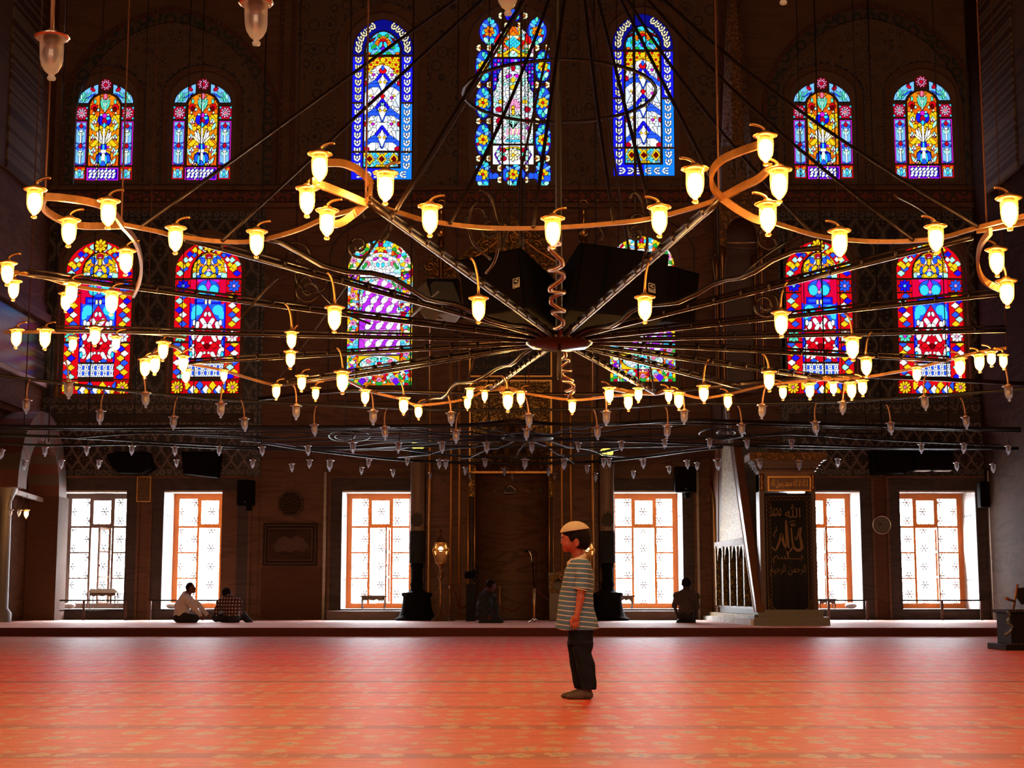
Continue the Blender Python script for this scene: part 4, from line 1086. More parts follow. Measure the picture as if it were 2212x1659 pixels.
b = MB(); ov = 0
for i, (a, c) in enumerate(((1018, 1012), (1012, 1006), (1006, 1000), (1000, 996))):
    ov = .03 + .035 * i; b.box(px0 - ov, px1 + ov, YP - .05 - ov, YP + .4, zp(a), zp(c))
for i in range(26): b.ball((px0 - .1 + (px1 - px0 + .2) * i / 25, YP - .13, zp(1014)), .016, 6)
b.build('corbels', 'wood_dark', mb)
b = MB(); b.box(px0 - .2, px1 + .2, YP - .26, YP + .45, zp(996), zp(980)); b.build('cornice', 'gilt_relief', mb)
for px in (px0 + .05, px1 - .05):
    b = MB(); b.lathe([(.03, zp(1060)), (.05, zp(1056)), (.03, zp(1050)), (.035, zp(1035)), (.05, zp(1030)), (.03, zp(1024))], (px, YP - .1, 0), 10); b.build('capital', 'brass_dark', mb)
# stair flank: lattice triangle, arcade, border and handrail, seen very obliquely
YB = 37.35
def side_poly(name, pts, mt, d0=0., d1=.05):
    """pts (Y,z) on the flank plane"""
    b = MB(); k = len(pts); v = [(XSd - d1, y, z) for y, z in pts] + [(XSd - d0 + .02, y, z) for y, z in pts]
    tri = tessellate_polygon([[Vector((y, z, 0)) for y, z in pts]])
    b.add(v, [tuple(t) for t in tri] + [tuple(k + q for q in t)[::-1] for t in tri] + [(i, (i + 1) % k, k + (i + 1) % k, k + i) for i in range(k)])
    return b.build(name, mt, mb)
def S(px, py):
    """(Y,z) of an image point on the flank plane X=XSd"""
    x, y, z = ray(px, py); t = XSd / x; return (y * t, H + z * t)
side_poly('flank_wall', [(YP + .1, PLAT + .3), (YB, PLAT + .3), (YB, S(1562, 830)[1]), S(1575, 900), S(1640, 1300)], 'wood_dark', 0, .0)
a = S(1560, 1170)[1]; 
side_poly('arabesque_panel', [S(1561, 1150), S(1615, 1145), S(1578, 965), S(1562, 960)], 'silver_carving', 0, .03)
side_poly('arabesque_band', [S(1561, 1172), S(1613, 1164), S(1606, 1130), S(1561, 1136)], 'silver_carving', 0, .06)
side_poly('arcade_cornice', [S(1552, 1186), S(1616, 1176), S(1613, 1162), S(1552, 1172)], 'marble_pale', 0, .10)
side_poly('stair_border', [S(1646, 1320), S(1640, 1322), S(1588, 1000), S(1572, 880), S(1580, 880), S(1598, 1000)], 'silver_carving', 0, .08)
side_poly('handrail', [S(1650, 1322), S(1646, 1322), S(1596, 1000), S(1578, 850), S(1584, 850), S(1604, 1000)], 'wood_brown', 0, .14)
side_poly('handrail_edge', [S(1646, 1322), S(1644.5, 1322), S(1595, 1000), S(1576.5, 850), S(1578, 850), S(1596.5, 1000)], 'marble_pale', 0, .15)
side_poly('base_moulding', [S(1530, 1346), S(1650, 1352), S(1650, 1338), S(1540, 1330)], 'marble_pale', 0, .25)
side_poly('base_ribs', [S(1540, 1332), S(1648, 1340), S(1648, 1328), S(1546, 1322)], 'silver_carving', 0, .16)
for k in range(5):                                       # pointed arcade of slim posts
    px = 1556 + k * 15.5; y, z = S(px, 1180); y1 = S(px, 1322)
    b = MB(); b.box(XSd - .12, XSd + .03, y - .07, y + .07, PLAT + .35, z); b.build('arcade_post', 'silver_carving', mb)
    if k < 4:
        y2, _ = S(px + 15.5, 1180); b = MB()
        A = [(y + (y2 - y) * t, z - .55 + .55 * (1 - abs(2 * t - 1) ** 1.8)) for t in [i / 10 for i in range(11)]]
        pts = A + [(y2, z + .02), (y, z + .02)]; kk = len(pts)
        tri = tessellate_polygon([[Vector((p, q, 0)) for p, q in pts]])
        b.add([(XSd - .09, p, q) for p, q in pts], [tuple(t) for t in tri]); b.build('arcade_arch', 'silver_carving', mb)
        b = MB(); b.box(XSd - .02, XSd + .005, y2, y, PLAT + .35, z); b.build('arcade_shade', 'ink_black', mb)  # flat black panel paints the shade inside each arcade opening
side_poly('rear_pier', [S(1534, 1330), S(1553, 1330), S(1553, 950), S(1534, 950)], 'wood_brown', 0, .02)
b = MB(); p0, p1 = S(1539, 1310), S(1551, 1310); z1 = S(1545, 1040)[1]
b.tube([(XSd - .05, p0[0], p0[1]), (XSd - .05, p0[0], z1 - .5), (XSd - .05, (p0[0] + p1[0]) / 2, z1), (XSd - .05, p1[0], z1 - .5), (XSd - .05, p1[0], p1[1])], .03, 5); b.build('gilt_arch_line', 'gilt_line', mb)
# stair body and steps
b = MB(); n = 14
for i in range(n):
    y0 = YP + .6 + (YB - YP - 2.2) * i / n; b.box(XSd + .02, px1 - .05, y0, YB - .5, PLAT + .16 + .27 * i, PLAT + .16 + .27 * (i + 1))
b.build('stairs', 'stone_grey', mb)
# kiosk and cone on top
kx0, kx1 = P(1556, 600, 36.4).x, P(1640, 600, 36.4).x; kc = (kx0 + kx1) / 2; ky = 36.5; kz = lambda py: P(1600, py, 36.4).z
for X in (kx0, kx1):
    for Y in (36.0, 37.0):
        b = MB(); b.lathe([(.07, kz(830)), (.06, kz(590)), (.10, kz(570)), (.11, kz(545)), (.07, kz(540))], (X, Y, 0), 8); b.build('kiosk_column', 'brass_dark', mb)
b = MB(); b.prism([rect(kx0 - .1, kx1 + .1, kz(545), kz(440)), arch(kx0 + .1, kx1 - .1, kz(544), kz(478), 1.1, 10)], 35.95, 36.05); b.build('kiosk_arch', 'gilt_relief', mb)
b = MB(); b.box(kx0 - .18, kx1 + .18, 35.85, 37.15, kz(443), kz(425)); b.build('kiosk_cornice', 'gilt_relief', mb)
b = MB(); b.box(kx0 - .05, kx1 + .05, 37.1, 37.2, kz(840), kz(440)); b.build('kiosk_back', 'wood_dark', mb)
b = MB(); b.tube([(kx0, 36, kz(533)), (kx1, 36, kz(533))], .02, 5); b.build('tie_rod', 'gilt_line', mb)
b = MB(); w = (kx1 - kx0) / 2; b.lathe([(w, kz(425)), (w * .86, kz(330)), (w * .80, kz(300)), (w * .45, kz(60)), (.05, kz(-120))], (kc, 36.55, 0), 8, smooth=False); b.build('conical_spire', 'brass_dark' if 0 else 'gilt_relief', mb)
b = MB(); b.prism([rect(kx0, kx1, kz(425), kz(330)), rect(kx0 + .25, kc - .1, kz(418), kz(345)), rect(kc + .1, kx1 - .25, kz(418), kz(345))], 35.9, 35.96); b.build('spire_drum', 'painted_panel', mb)
# banner hung in the portal
bn = thing('prayer_banner', 'black velvet banner with gold Arabic calligraphy hanging in the pulpit doorway', 'banner', (0.5 * (px0 + px1), YP - .1, zp(1066)))
x0, x1, z0, z1 = wrect(1654, 1066, 1756, 1334, YP - .1)
yb_ = YP - .10
b = MB(); n = 12
vs = []
for i in range(n + 1):
    for j in (0, 1):
        for z in (z1, z0):
            sag = -.05 * math.sin(PI * i / n) if z == z0 else 0
            vs.append((x0 + (x1 - x0) * i / n, yb_ + .02 * math.sin(i * 1.7) + j * .015, z + sag))
fs = []
for i in range(n):
    o = i * 4; fs += [(o, o + 4, o + 5, o + 1), (o + 2, o + 3, o + 7, o + 6), (o + 1, o + 5, o + 7, o + 3), (o, o + 2, o + 6, o + 4)]
b.add(vs, fs, 0, True); b.build('cloth', 'cloth_black', bn)
y = yb_ - .028
u = lambda px: x0 + (px - 70) / (470 - 70) * (x1 - x0); v = lambda py: z1 - (py - 440) / (1515 - 440) * (z1 - z0)
b = MB()
for q0, q1, w in ((10, 14, 0), (44, 47, 0)):
    b.prism([rect(u(70 + q0), u(470 - q0), v(1500 - q0), v(452 + q0)), rect(u(70 + q1), u(470 - q1), v(1500 - q1), v(452 + q1))], y, y + .01)
b.build('border_lines', 'thread_gold', bn)
b = MB()
for sgx in (u(96), u(441)):
    pts = []; k = 56
    b2 = [(sgx + (1 if i % 2 else -1) * .028, v(480) + (v(1480) - v(480)) * i / k) for i in range(k + 1)]
    b.tube([(a, y, c) for a, c in b2], .006, 4)
for zz in (v(478), v(1480)):
    k = 18; b.tube([(u(100) + (u(438) - u(100)) * i / k, y, zz + (1 if i % 2 else -1) * .026) for i in range(k + 1)], .006, 4)
b.build('border_zigzag', 'thread_gold', bn)
def T(pts): return [(u(a), v(c)) for a, c in pts]
b = MB()                                                 # the large name, drawn by hand
stroke(b, T([(375, 740), (362, 800), (372, 870), (375, 915), (350, 935), (322, 925), (300, 880), (290, 740)]), .012, .030, y)
stroke(b, T([(300, 905), (280, 935), (262, 935), (225, 880), (208, 800), (196, 830), (180, 880), (150, 935), (122, 905)]), .010, .026, y)
stroke(b, T([(246, 672), (250, 780), (256, 900), (256, 990)]), .012, .034, y)
stroke(b, T([(372, 735), (352, 760), (340, 830), (325, 840), (322, 815)]), .006, .012, y)
stroke(b, T([(286, 700), (292, 722), (300, 722), (305, 702), (310, 724), (320, 722), (324, 698)]), .006, .010, y)
stroke(b, T([(272, 690), (300, 682), (328, 674)]), .004, .008, y)
stroke(b, T([(172, 728), (160, 735), (170, 752), (182, 740), (165, 760), (146, 785), (142, 812), (158, 818)]), .004, .011, y)
b.build('large_calligraphy', 'thread_gold', bn)
lettering('calligraphy', '\uFDF2', 'thread_gold', (u(305), y, v(592)), (v(530) - v(650)), bn, width=u(368) - u(238))
lettering('calligraphy', shape_arabic('محمد'), 'thread_gold', (u(160), y, v(592)), (v(540) - v(640)), bn, width=u(208) - u(112))
lettering('calligraphy', shape_arabic('بسم').replace(chr(0xFEB4), chr(0xFEB4) + '\u0640\u0640\u0640'), 'thread_gold', (u(255), y, v(1012)), (v(975) - v(1045)), bn, width=u(382) - u(128))
lettering('calligraphy', shape_arabic('الرحمن الرحيم'), 'thread_gold', (u(255), y, v(1112)), (v(1060) - v(1165)), bn, width=u(408) - u(105))
b = MB()
for sx in (1, -1):
    for cx, cz, r in ((118, 1440, 24), (100, 1400, 20), (140, 1450, 14), (98, 1370, 13)):
        X = cx if sx > 0 else 540 - cx; b.tube([(a, y, c) for a, c in spiral(u(X), v(cz), r / 400 * (x1 - x0), 1.5, 1, sx, 16)], .007, 4)
b.build('corner_scrolls', 'thread_gold', bn)
# ---------------------------------------------------------------- lamps
ZC = 3.38                                              # height of the lit chandelier's lamp rims
def glass_prof(s):
    return [(.36 * s, 0), (.31 * s, -.05 * s), (.265 * s, -.10 * s), (.262 * s, -.30 * s), (.255 * s, -.50 * s), (.225 * s, -.65 * s), (.15 * s, -.78 * s), (.07 * s, -.85 * s), (.065 * s, -.88 * s), (.10 * s, -.93 * s), (.085 * s, -.98 * s), (.02 * s, -1.0 * s)]
LS = .207
def lamp_proto(lit, n=12):
    nm = 'glass_lamp'
    t = thing(nm, '', 'lamp', (0, 0, 0))
    b = MB(); b.lathe(glass_prof(LS), n=n); b.v = b.v; g = b.build('glass_shade', 'lamp_glass_lit' if lit else 'lamp_glass', t)
    b = MB(); b.lathe([(.35 * LS, -.02 * LS), (.40 * LS, 0), (.41 * LS, .03 * LS), (.36 * LS, .05 * LS), (.30 * LS, .03 * LS)], n=n); b.build('rim', 'brass' if lit else 'chrome', t)
    b = MB(); b.lathe([(.12 * LS, -.16 * LS), (.16 * LS, -.12 * LS), (.17 * LS, .12 * LS), (.12 * LS, .17 * LS)], n=8); b.build('socket', 'brass' if lit else 'cord', t)
    if lit:
        b = MB(); b.lathe([(.12 * LS, -.14 * LS), (.20 * LS, -.26 * LS), (.215 * LS, -.42 * LS), (.185 * LS, -.60 * LS), (.11 * LS, -.74 * LS), (.02 * LS, -.79 * LS)], n=8); b.build('bulb', 'bulb_light', t)
    else:
        b = MB(); b.lathe([(.10 * LS, -.16 * LS), (.16 * LS, -.30 * LS), (.165 * LS, -.42 * LS), (.09 * LS, -.62 * LS)], n=8); b.build('bulb', 'chrome', t)
    return t
proto_lit = lamp_proto(True); proto_off = lamp_proto(False)
for q_ in (proto_lit, proto_off): KIDS[q_.name] = list(q_.children)
used = {}
def put_lamp(proto, p, s, label, group, hook=None, wires=False, mt='cord', tilt=0):
    if proto not in used: t = proto; used[proto] = 1
    else: t = copy_tree(proto)
    t.location = p; t.scale = (s, s, s); t['label'] = label; t['group'] = group
    t.rotation_euler = (0, tilt, 0)
    if hook is not None:
        b = MB(); L = [(0, 0, .15 * LS)]
        dx, h_ = hook
        for i in range(1, 9):
            u = i / 8; L.append((dx * (1 - math.cos(u * PI / 2)), 0, .15 * LS + h_ * math.sin(u * PI / 2)))
        b.tube(L, .011, 5)
        o = b.build('hook', mt); o.parent = t
        o.scale = (1 / s, 1 / s, 1 / s)
    if wires:
        b = MB(); 
        for sx in (-1, 1): b.tube([(sx * .34 * LS, 0, .02), (0, 0, .02 + wires)], .004, 3)
        o = b.build('hanging_wires', 'iron'); o.parent = t
        o.scale = (1 / s, 1 / s, 1 / s)
    return t
LIT = """76 410 474;150 476 537;235 435 498;380 493 552;555 501 560;691 334 402;664 408 473;707 456 520;833 375 446;929 447 515;1194 473 540;1424 449 516;1501 366 442;1653 294 361;1682 368 442;1658 442 513;1813 500 564;2021 490 552;2179 429 501;2152 540 601;2174 608 667;17 569 620;30 608 652;273 542 598;155 613 662;143 635 677;242 632 684;36 713 755;98 713 758;158 730 763;206 709 750;251 728 762;353 740 782;314 777 819;335 770 812;396 770 809;402 799 832;484 800 829;630 718 758;628 760 799;723 665 721;597 832 865;652 812 848;682 838 868;740 804 853;789 843 878;872 860 898;904 876 908;1034 645 701;1010 858 888;1015 839 868;1047 844 871;1097 848 892;1125 846 880;1236 865 897;1393 643 701;1316 838 875;1357 853 890;1379 839 871;1444 844 873;1466 849 887;1687 676 731;1841 730 782;1871 773 817;1661 804 848;1520 834 873;1572 853 887;1691 835 866;1749 829 865;1800 826 856;1839 827 866;1863 822 858;1980 794 829;2073 775 817;2115 767 807;2141 760 794;2167 767 800"""
LIT = [tuple(float(v) for v in r.split()) for r in LIT.split(';')]
CL = [('on the loop above leftmost red-blue window', (0, 1, 2, 23)), ('on the front left ring edge', (3, 4)), ('on the tall upper left loop', (5, 6, 7, 8)),
      ('on the front centre arc', (9, 10, 11)), ('on the tall upper right loop', (12, 13, 14, 15)), ('on the front right ring edge', (16, 17)), ('on the far right curled arm', (18, 19, 20)),
      ('beside the left frame edge', (21, 22)), ('before leftmost red-blue window', (24, 25, 26)), ('in the level far left row', (27, 28, 29, 30, 31)),
      ('clustered before second red-blue window', (32, 33, 34, 35, 36, 37)), ('hung left of left purple window', (38, 39, 40)), ('rear arc left of purple window', (41, 42, 43, 44)),
      ('rear arc below left purple window', (45, 46, 47)), ('hung before the big loudspeakers', (48, 55)), ('clustered before gilded niche hood', (49, 50, 51, 52, 53)), ('at the end of the wavy rear spoke', (54,)),
      ('clustered right of the niche', (56, 57, 58, 59, 60)), ('hung below the spokes at right', (61, 62, 63)), ('in the long right rear row', (64, 65, 66, 67, 68, 69, 70, 71)), ('in the rising far right row', (72, 73, 74, 75, 76))]
ORD = ['first', 'second', 'third', 'fourth', 'fifth', 'sixth', 'seventh', 'eighth', 'ninth', 'tenth', 'eleventh', 'twelfth', 'thirteenth']
LOC = {}
for txt, ids in CL:
    o = sorted(ids, key=lambda i: LIT[i][0])
    for r, i in enumerate(o): LOC[i] = txt + (', %s from left' % ORD[r] if len(ids) > 1 else '')
HANG = {48: .38, 55: .38, 38: .3, 39: .3, 40: .34, 61: .3, 62: .26, 63: .3, 64: .22, 65: .35, 52: .22, 44: .3, 57: .05, 20: .18, 46: .25}
DEP = {5: 10.1, 6: 10.2, 7: 10.3, 8: 10.2, 12: 9.9, 13: 9.8, 14: 9.9, 15: 10.0, 18: 10.6, 19: 12.0, 20: 12.3}
LP = []
for i, (x, y, t) in enumerate(LIT):
    z = ZC - (HANG.get(i, .03)) * .8
    p = PZ(x, y, z) if i not in DEP else P(x, y, DEP[i])
    if p.y > 20.6: p = P(x, y, 20.6)
    s = (t - y) / (LS * F) * (p.y * CA + (p.z - H) * SA)
    s = max(.6, min(1.3, s)); LP.append(p)
    hk = None; hh = HANG.get(i, 0)
    if hh > .1: hk = (.07 * (1 if i % 2 else -1), hh * .8)
    else: hk = (.10 * (1 if x < 1200 else -1), .05)
    put_lamp(proto_lit, p, s, 'lit glass lamp ' + LOC[i], 'lit glass lamps of the great chandelier', hk, mt='brass')
# ---------------------------------------------------------------- the great lit chandelier
ZR = ZC + .05
hubp = PZ(1208, 737, ZR)
ch = thing('chandelier', 'huge wrought-iron wheel chandelier carrying the lit glass lamps', 'chandelier', tuple(hubp))
b = MB(); b.lathe([(.02, -.10), (.30, -.07), (.36, -.03), (.37, .02), (.34, .05), (.10, .07), (.05, .10)], tuple(hubp), 28); b.build('hub', 'hub_bronze', ch)
b = MB(); b.lathe([(.015, -.42), (.03, -.38), (.02, -.1)], tuple(hubp), 8); b.build('hub_spindle', 'iron', ch)
def hub_edge(p):
    d = Vector((p.x - hubp.x, p.y - hubp.y, 0)).normalized(); return hubp + d * .34
SPK = [(400, 516, 0, 0), (555, 512, 1, 0), (60, 593, 0, 0), (120, 713, 0, 0), (410, 784, 0, 0), (590, 832, 0, 0), (745, 818, 0, 0), (905, 874, 2, 0), (1058, 842, 0, 0), (1236, 862, 3, 0), (1415, 850, 0, 0), (1600, 838, 0, 0), (1775, 818, 0, 0),
       (2050, 779, 0, 0), (2172, 714, 0, 0), (2170, 634, 0, 0), (2100, 512, 0, 0), (1765, 535, 1, 0), (1560, 428, 0, 10.4), (800, 440, 0, 10.4), (1198, 500, 3, 0)]
ends = []
for k, (x, y, wav, dp) in enumerate(SPK):
    e = P(x, y, dp) if dp else PZ(x, y, ZR)
    if e.y > 20.9: e = P(x, y, 20.9)
    ends.append(e); s0 = hub_edge(e); L = []
    n = 40 if wav == 3 else 16; d = e - s0; a = Vector((-d.y, d.x, 0)).normalized()
    for i in range(n + 1):
        t = i / n; w = Vector((0, 0, 0))
        if wav in (1, 2): w = Vector((0, 0, .035 * math.sin(t * 22))) + a * .05 * math.sin(t * 13)
        if wav == 3: w = a * .07 * math.sin(t * 42) * (t * (1 - t) * 4) ** .5 + Vector((0, 0, .03 * math.sin(t * 31)))
        L.append(s0 + d * t + w)
    b = MB(); b.tube(L, .024 if wav != 3 else .022, 6)
    if wav == 0:
        for i in range(1, 14):
            q = s0 + d * (i / 14); dn = d.normalized() * .006; b.tube([q - dn + Vector((0, 0, .018)), q + dn + Vector((0, 0, .018))], .045, 6)
    sp = b.build('spoke', 'iron' if wav != 3 else 'brass_dark', ch)
    if wav == 0:
        off = Vector((0, 0, .045)); b = MB(); b.tube([p + off for p in L], .013, 5); b.build('supply_cable', 'iron', sp)
def pz(pts, dp=None):
    o = []
    for q in pts:
        p = P(q[0], q[1], q[2]) if len(q) > 2 else PZ(q[0], q[1], ZR)
        if p.y > 21: p = P(q[0], q[1], 21)
        o.append(p)
    return o
def smooth(pts, n=5):
    o = []
    for i in range(len(pts) - 1):
        p0, p1, p2, p3 = pts[max(i - 1, 0)], pts[i], pts[i + 1], pts[min(i + 2, len(pts) - 1)]
        for k in range(n):
            u = k / n; o.append(.5 * (2 * p1 + (p2 - p0) * u + (2 * p0 - 5 * p1 + 4 * p2 - p3) * u * u + (3 * p1 - p0 - 3 * p2 + p3) * u ** 3))
    o.append(pts[-1]); return o
RING = [
    [(265, 485), (340, 500), (380, 510), (480, 522), (555, 520), (640, 498), (705, 470), (770, 452), (800, 440)],
    [(800, 440), (870, 462), (930, 478), (1050, 492), (1195, 492), (1350, 480), (1425, 468), (1500, 448), (1560, 428)],
    [(1640, 470), (1700, 490), (1780, 512), (1900, 522), (2020, 516), (2110, 492), (2230, 462)],
    [(-20, 580), (30, 588), (100, 600), (160, 618), (240, 630), (290, 636)],
    [(10, 718), (100, 717), (205, 717), (280, 718), (350, 722), (400, 730)],
    [(312, 780), (345, 750), (380, 750), (405, 775), (410, 786), (480, 800), (590, 831), (650, 826), (740, 816)],
    [(740, 816), (800, 845), (870, 863), (905, 875), (1000, 864), (1058, 842), (1122, 848)],
    [(1122, 848), (1236, 864), (1320, 856), (1415, 850), (1470, 850)],
    [(1470, 850), (1515, 860), (1572, 852), (1660, 832), (1775, 820), (1860, 816), (1980, 795), (2050, 777), (2110, 762), (2175, 752)]]
for q in RING:
    b = MB(); b.tube(smooth(pz(q)), .02, 4, flat=(.010, .016)); b.build('ring_bar', 'brass_dark', ch)
LOOPS = [
    [(700, 352, 10.1), (740, 353, 10.25), (775, 368, 10.4), (798, 392, 10.5), (800, 420, 10.45), (790, 440, 10.4)],
    [(672, 392, 10.1), (700, 402, 10.2), (745, 420, 10.3), (790, 440, 10.4)], [(790, 440, 10.4), (765, 462, 10.4), (735, 482, 10.35), (712, 484, 10.3)],
    [(1650, 310, 9.8), (1605, 325, 9.9), (1560, 345, 10.1), (1538, 372, 10.2), (1540, 405, 10.3), (1560, 428, 10.4)],
    [(1665, 360, 9.9), (1640, 385, 10.1), (1600, 405, 10.3), (1560, 428, 10.4)], [(1560, 428, 10.4), (1590, 450, 10.3), (1625, 470, 10.2), (1650, 478, 10.1)],
    [(98, 425), (95, 450), (130, 474), (180, 488), (265, 487)], [(98, 425), (140, 428), (200, 438), (240, 455), (265, 487)],
    [(265, 487), (292, 520), (305, 565), (302, 605), (288, 638)],
    [(2140, 500, 11.0), (2118, 530, 11.5), (2112, 570, 12.0), (2125, 605, 12.3), (2160, 625, 12.3)], [(2110, 497), (2150, 490), (2230, 476)],
    [(1010, 845), (1040, 838), (1058, 842), (1090, 838), (1125, 845)], [(1316, 838), (1360, 846), (1415, 850), (1444, 842), (1470, 850)], [(1749, 832), (1775, 818), (1839, 828)]]
for q in LOOPS:
    b = MB(); b.tube(smooth(pz(q)), .02, 4, flat=(.012, .026)); b.build('loop_strap', 'brass_dark', ch)
apex = P(1245, -190, 16.3)
mast = [P(1208, 690, hubp.y), P(1206, -200, hubp.y)]
b = MB(); b.tube([hubp, Vector((hubp.x, hubp.y, HC))], .035, 8); b.build('mast', 'iron_dark', ch)
for x, y, dp in ((300, 492, 0), (480, 520, 0), (855, 455, 10.4), (973, 482, 0), (1152, 490, 0), (1327, 482, 0), (1410, 470, 0), (1560, 428, 10.4), (1760, 510, 0), (1972, 518, 0), (2113, 490, 0), (1000, 864, 0), (1415, 850, 0), (590, 831, 0)):
    q = P(x, y, dp) if dp else PZ(x, y, ZR)
    if q.y > 21: q = P(x, y, 21)
    b = MB(); n = 10; L = [q.lerp(apex, i / n) - Vector((0, 0, .25 * math.sin(PI * i / n))) * (1 if (x % 3) else 0) for i in range(n + 1)]
    b.tube(L, .016, 5); b.build('suspension_rod', 'iron', ch)
sr = []                                                # the small hoop that binds the rods near the top
zc_ = P(1194, 142, 15.0).z
for k in range(33):
    a = 2 * PI * k / 32; sr.append(Vector((apex.x * .72 + 1.05 * math.cos(a), 16.3 + 1.05 * math.sin(a), zc_ + .15)))
b = MB(); b.tube(sr, .02, 5); b.build('binding_hoop', 'iron', ch)
for x, y, dp in ((262, 487, 0), (1553, 428, 10.4), (97, 425, 0), (2132, 497, 0), (790, 440, 10.4)):
    q = P(x, y, dp) if dp else PZ(x, y, ZR); b = MB(); b.tube([q, Vector((q.x, q.y, HC))], .007, 4); b.build('hanging_chain', 'rusty_chain', ch)
# scrolled iron brackets of the wheel
def scroll(px, py, r, Y, a0, s, turns=1.5):
    c = P(px, py, Y); R = r / F * Y; return [Vector((a, Y, z)) for a, z in spiral(c.x, c.z, R, turns, a0, s, 26)]
for q in ((640, 560, 40, 14, 2.2, -1, 1.7), (668, 628, 34, 14, 1, 1, 1.8), (690, 600, 55, 14.2, 2.8, 1, .6), (775, 532, 30, 12, .5, -1, 1.6), (800, 470, 60, 12, -1.2, 1, .7), (1040, 470, 40, 12.5, -2.4, -1, .55), (1060, 498, 22, 13, 1.5, 1, 1.4),
          (1385, 480, 36, 12.4, -2.2, -1, .6), (1375, 505, 20, 12.6, 1.2, 1, 1.4), (1652, 660, 32, 14, 1, -1, 1.7), (1665, 520, 34, 13, 2, 1, .8), (1290, 515, 40, 13, 2.9, -1, .5)):
    b = MB(); b.tube(scroll(*q), .013, 5); b.build('scroll_bracket', 'iron', ch)
for q in ([(1030, 435, 12), (1015, 460, 12), (1020, 520, 12.2), (1060, 560, 12.4)], [(1035, 410, 11.8), (1060, 425, 11.9), (1078, 500, 12), (1070, 560, 12.3), (1050, 590, 12.6)], [(1360, 430, 12), (1370, 415, 12), (1388, 440, 12.2), (1398, 520, 12.4), (1385, 580, 12.6)],
          [(640, 560, 14), (720, 660, 14.4), (800, 700, 14.8)], [(600, 600, 14), (560, 640, 14), (520, 690, 14.2)], [(1600, 600, 14), (1640, 560, 14), (1700, 520, 14.4)], [(2040, 560, 13.6), (2010, 470, 13), (1930, 420, 12)]):
    b = MB(); b.tube(smooth([P(*w) for w in q]), .012, 5); b.build('curved_wire', 'iron', ch)

# ---------------------------------------------------------------- unlit lamps: three rows
UA = """57 865 895;148 826 863;217 888 918;314 850 882;375 901 929;477 872 904;528 905 933;640 877 908;679 918 943;806 888 919;831 923 951;974 892 921;985 931 959;1142 896 925;1138 928 952;1310 890 921;1290 923 951;1442 920 949;1478 888 918;1647 876 906;1602 917 943;1761 912 941;1821 869 897;1924 914 940;1997 858 888;2086 901 928;2178 835 868"""
UB = """97 967 987;188 966 985;285 964 984;378 966 986;474 965 985;566 966 986;665 964 985;762 956 981;861 957 980;955 956 980;1051 956 980;1149 957 979;1249 957 977;1342 954 975;1436 951 970;1533 949 970;1613 951 971;1710 951 972;1990 960 980;2082 959 980;2178 964 983;4 972 992"""
UC = """52 996 1016;133 995 1014;214 995 1013;381 994 1010;546 994 1012;630 1003 1020;669 994 1012;713 995 1019;781 1010 1026;797 993 1011;849 1015 1031;880 991 1007;930 1022 1036;949 994 1013;963 995 1014;1006 1010 1027;1016 1023 1039;1048 992 1011;1090 1011 1028;1107 1025 1041;1134 993 1015;1185 1012 1029;1199 1023 1040;1219 993 1015;1268 1006 1023;1286 1023 1041;1304 991 1010;1315 991 1010;1368 1018 1034;1389 993 1013;1445 1008 1024;1484 995 1014;1506 1000 1017;1550 993 1017;1641 993 1013;1726 996 1016;1810 992 1010;2066 1000 1018;2145 1003 1022;23 1102 1116;42 1102 1116"""
def rows(s): return [tuple(float(v) for v in r.split()) for r in s.split(';')]
SEG = [(290, 'under leftmost red-blue window'), (560, 'under second red-blue window'), (925, 'below the left purple window'), (1105, 'left half of niche'), (1290, 'right half of niche'), (1500, 'below the right purple window'), (1700, 'beside the pulpit stair'), (1900, 'above the pulpit door'), (2300, 'under rightmost red-blue window')]
for nm, row, z0, grp in (('upper', rows(UA), 3.18, 'upper row of unlit lamps on hooks'), ('middle', rows(UB), 3.62, 'middle row of unlit lamps'), ('lowest', rows(UC), 3.62, 'lowest row of small unlit lamps')):
    cnt = {}
    for x, y, t in sorted(row):
        sg = next(tx for lim, tx in SEG if x < lim); r = cnt.get(sg, 0); cnt[sg] = r + 1
        if nm == 'upper': p = PZ(x, y, z0)
        elif nm == 'middle': p = PZ(x, y, z0)
        else: p = PZ(x, y, z0) if y < 1060 else P(x, y, 33)
        mx_ = 36.9 if not 1520 < x < 1800 else 29.2
        if y > 1060: mx_ = 33
        if p.y > mx_: p = P(x, y, mx_)
        s = max(.5, (t - y) / (LS * F) * (p.y * CA + (p.z - H) * SA))
        tx = 'unlit clear lamp, %s unlit row %s, %s from left' % (nm, sg, ORD[r])
        if nm == 'lowest' and y > 1060: tx = 'small unlit lamp under the striped arch at far left, %s of two' % ('left one' if x < 30 else 'right one')
        put_lamp(proto_off, p, s, tx, grp, (.05 * (1 if int(x) % 2 else -1), .24) if nm != 'lowest' else None, wires=.28 if nm == 'lowest' else False, mt='cord' if nm == 'upper' else 'iron', tilt=random.uniform(-.08, .08))
p = P(57, 1102, 33.2); put_lamp(proto_lit, p, .9, 'small lit lamp with pinkish glow under the striped arch at far left', 'lamps under the striped arch', wires=.3)
# four big unlit lamps nearer the camera at the top edge
for (x, y, t, dp), tx in zip(((112, 82, 178, 7.4), (553, 8, 103, 7.4), (1095, -52, 38, 7.6), (1688, -70, 14, 8.0)), ('large unlit glass lamp at the upper left corner', 'large unlit glass lamp at the top left of the chain-bordered window', 'unlit glass lamp cut by the frame above the tallest window', 'unlit glass lamp tip at the top edge above the pulpit spire')):
    p = P(x, y, dp); put_lamp(proto_off, p, (t - y) / (LS * F) * (p.y * CA + (p.z - H) * SA), tx, 'large unlit lamps near the camera', (.04, .5), mt='cord', tilt=-.03)

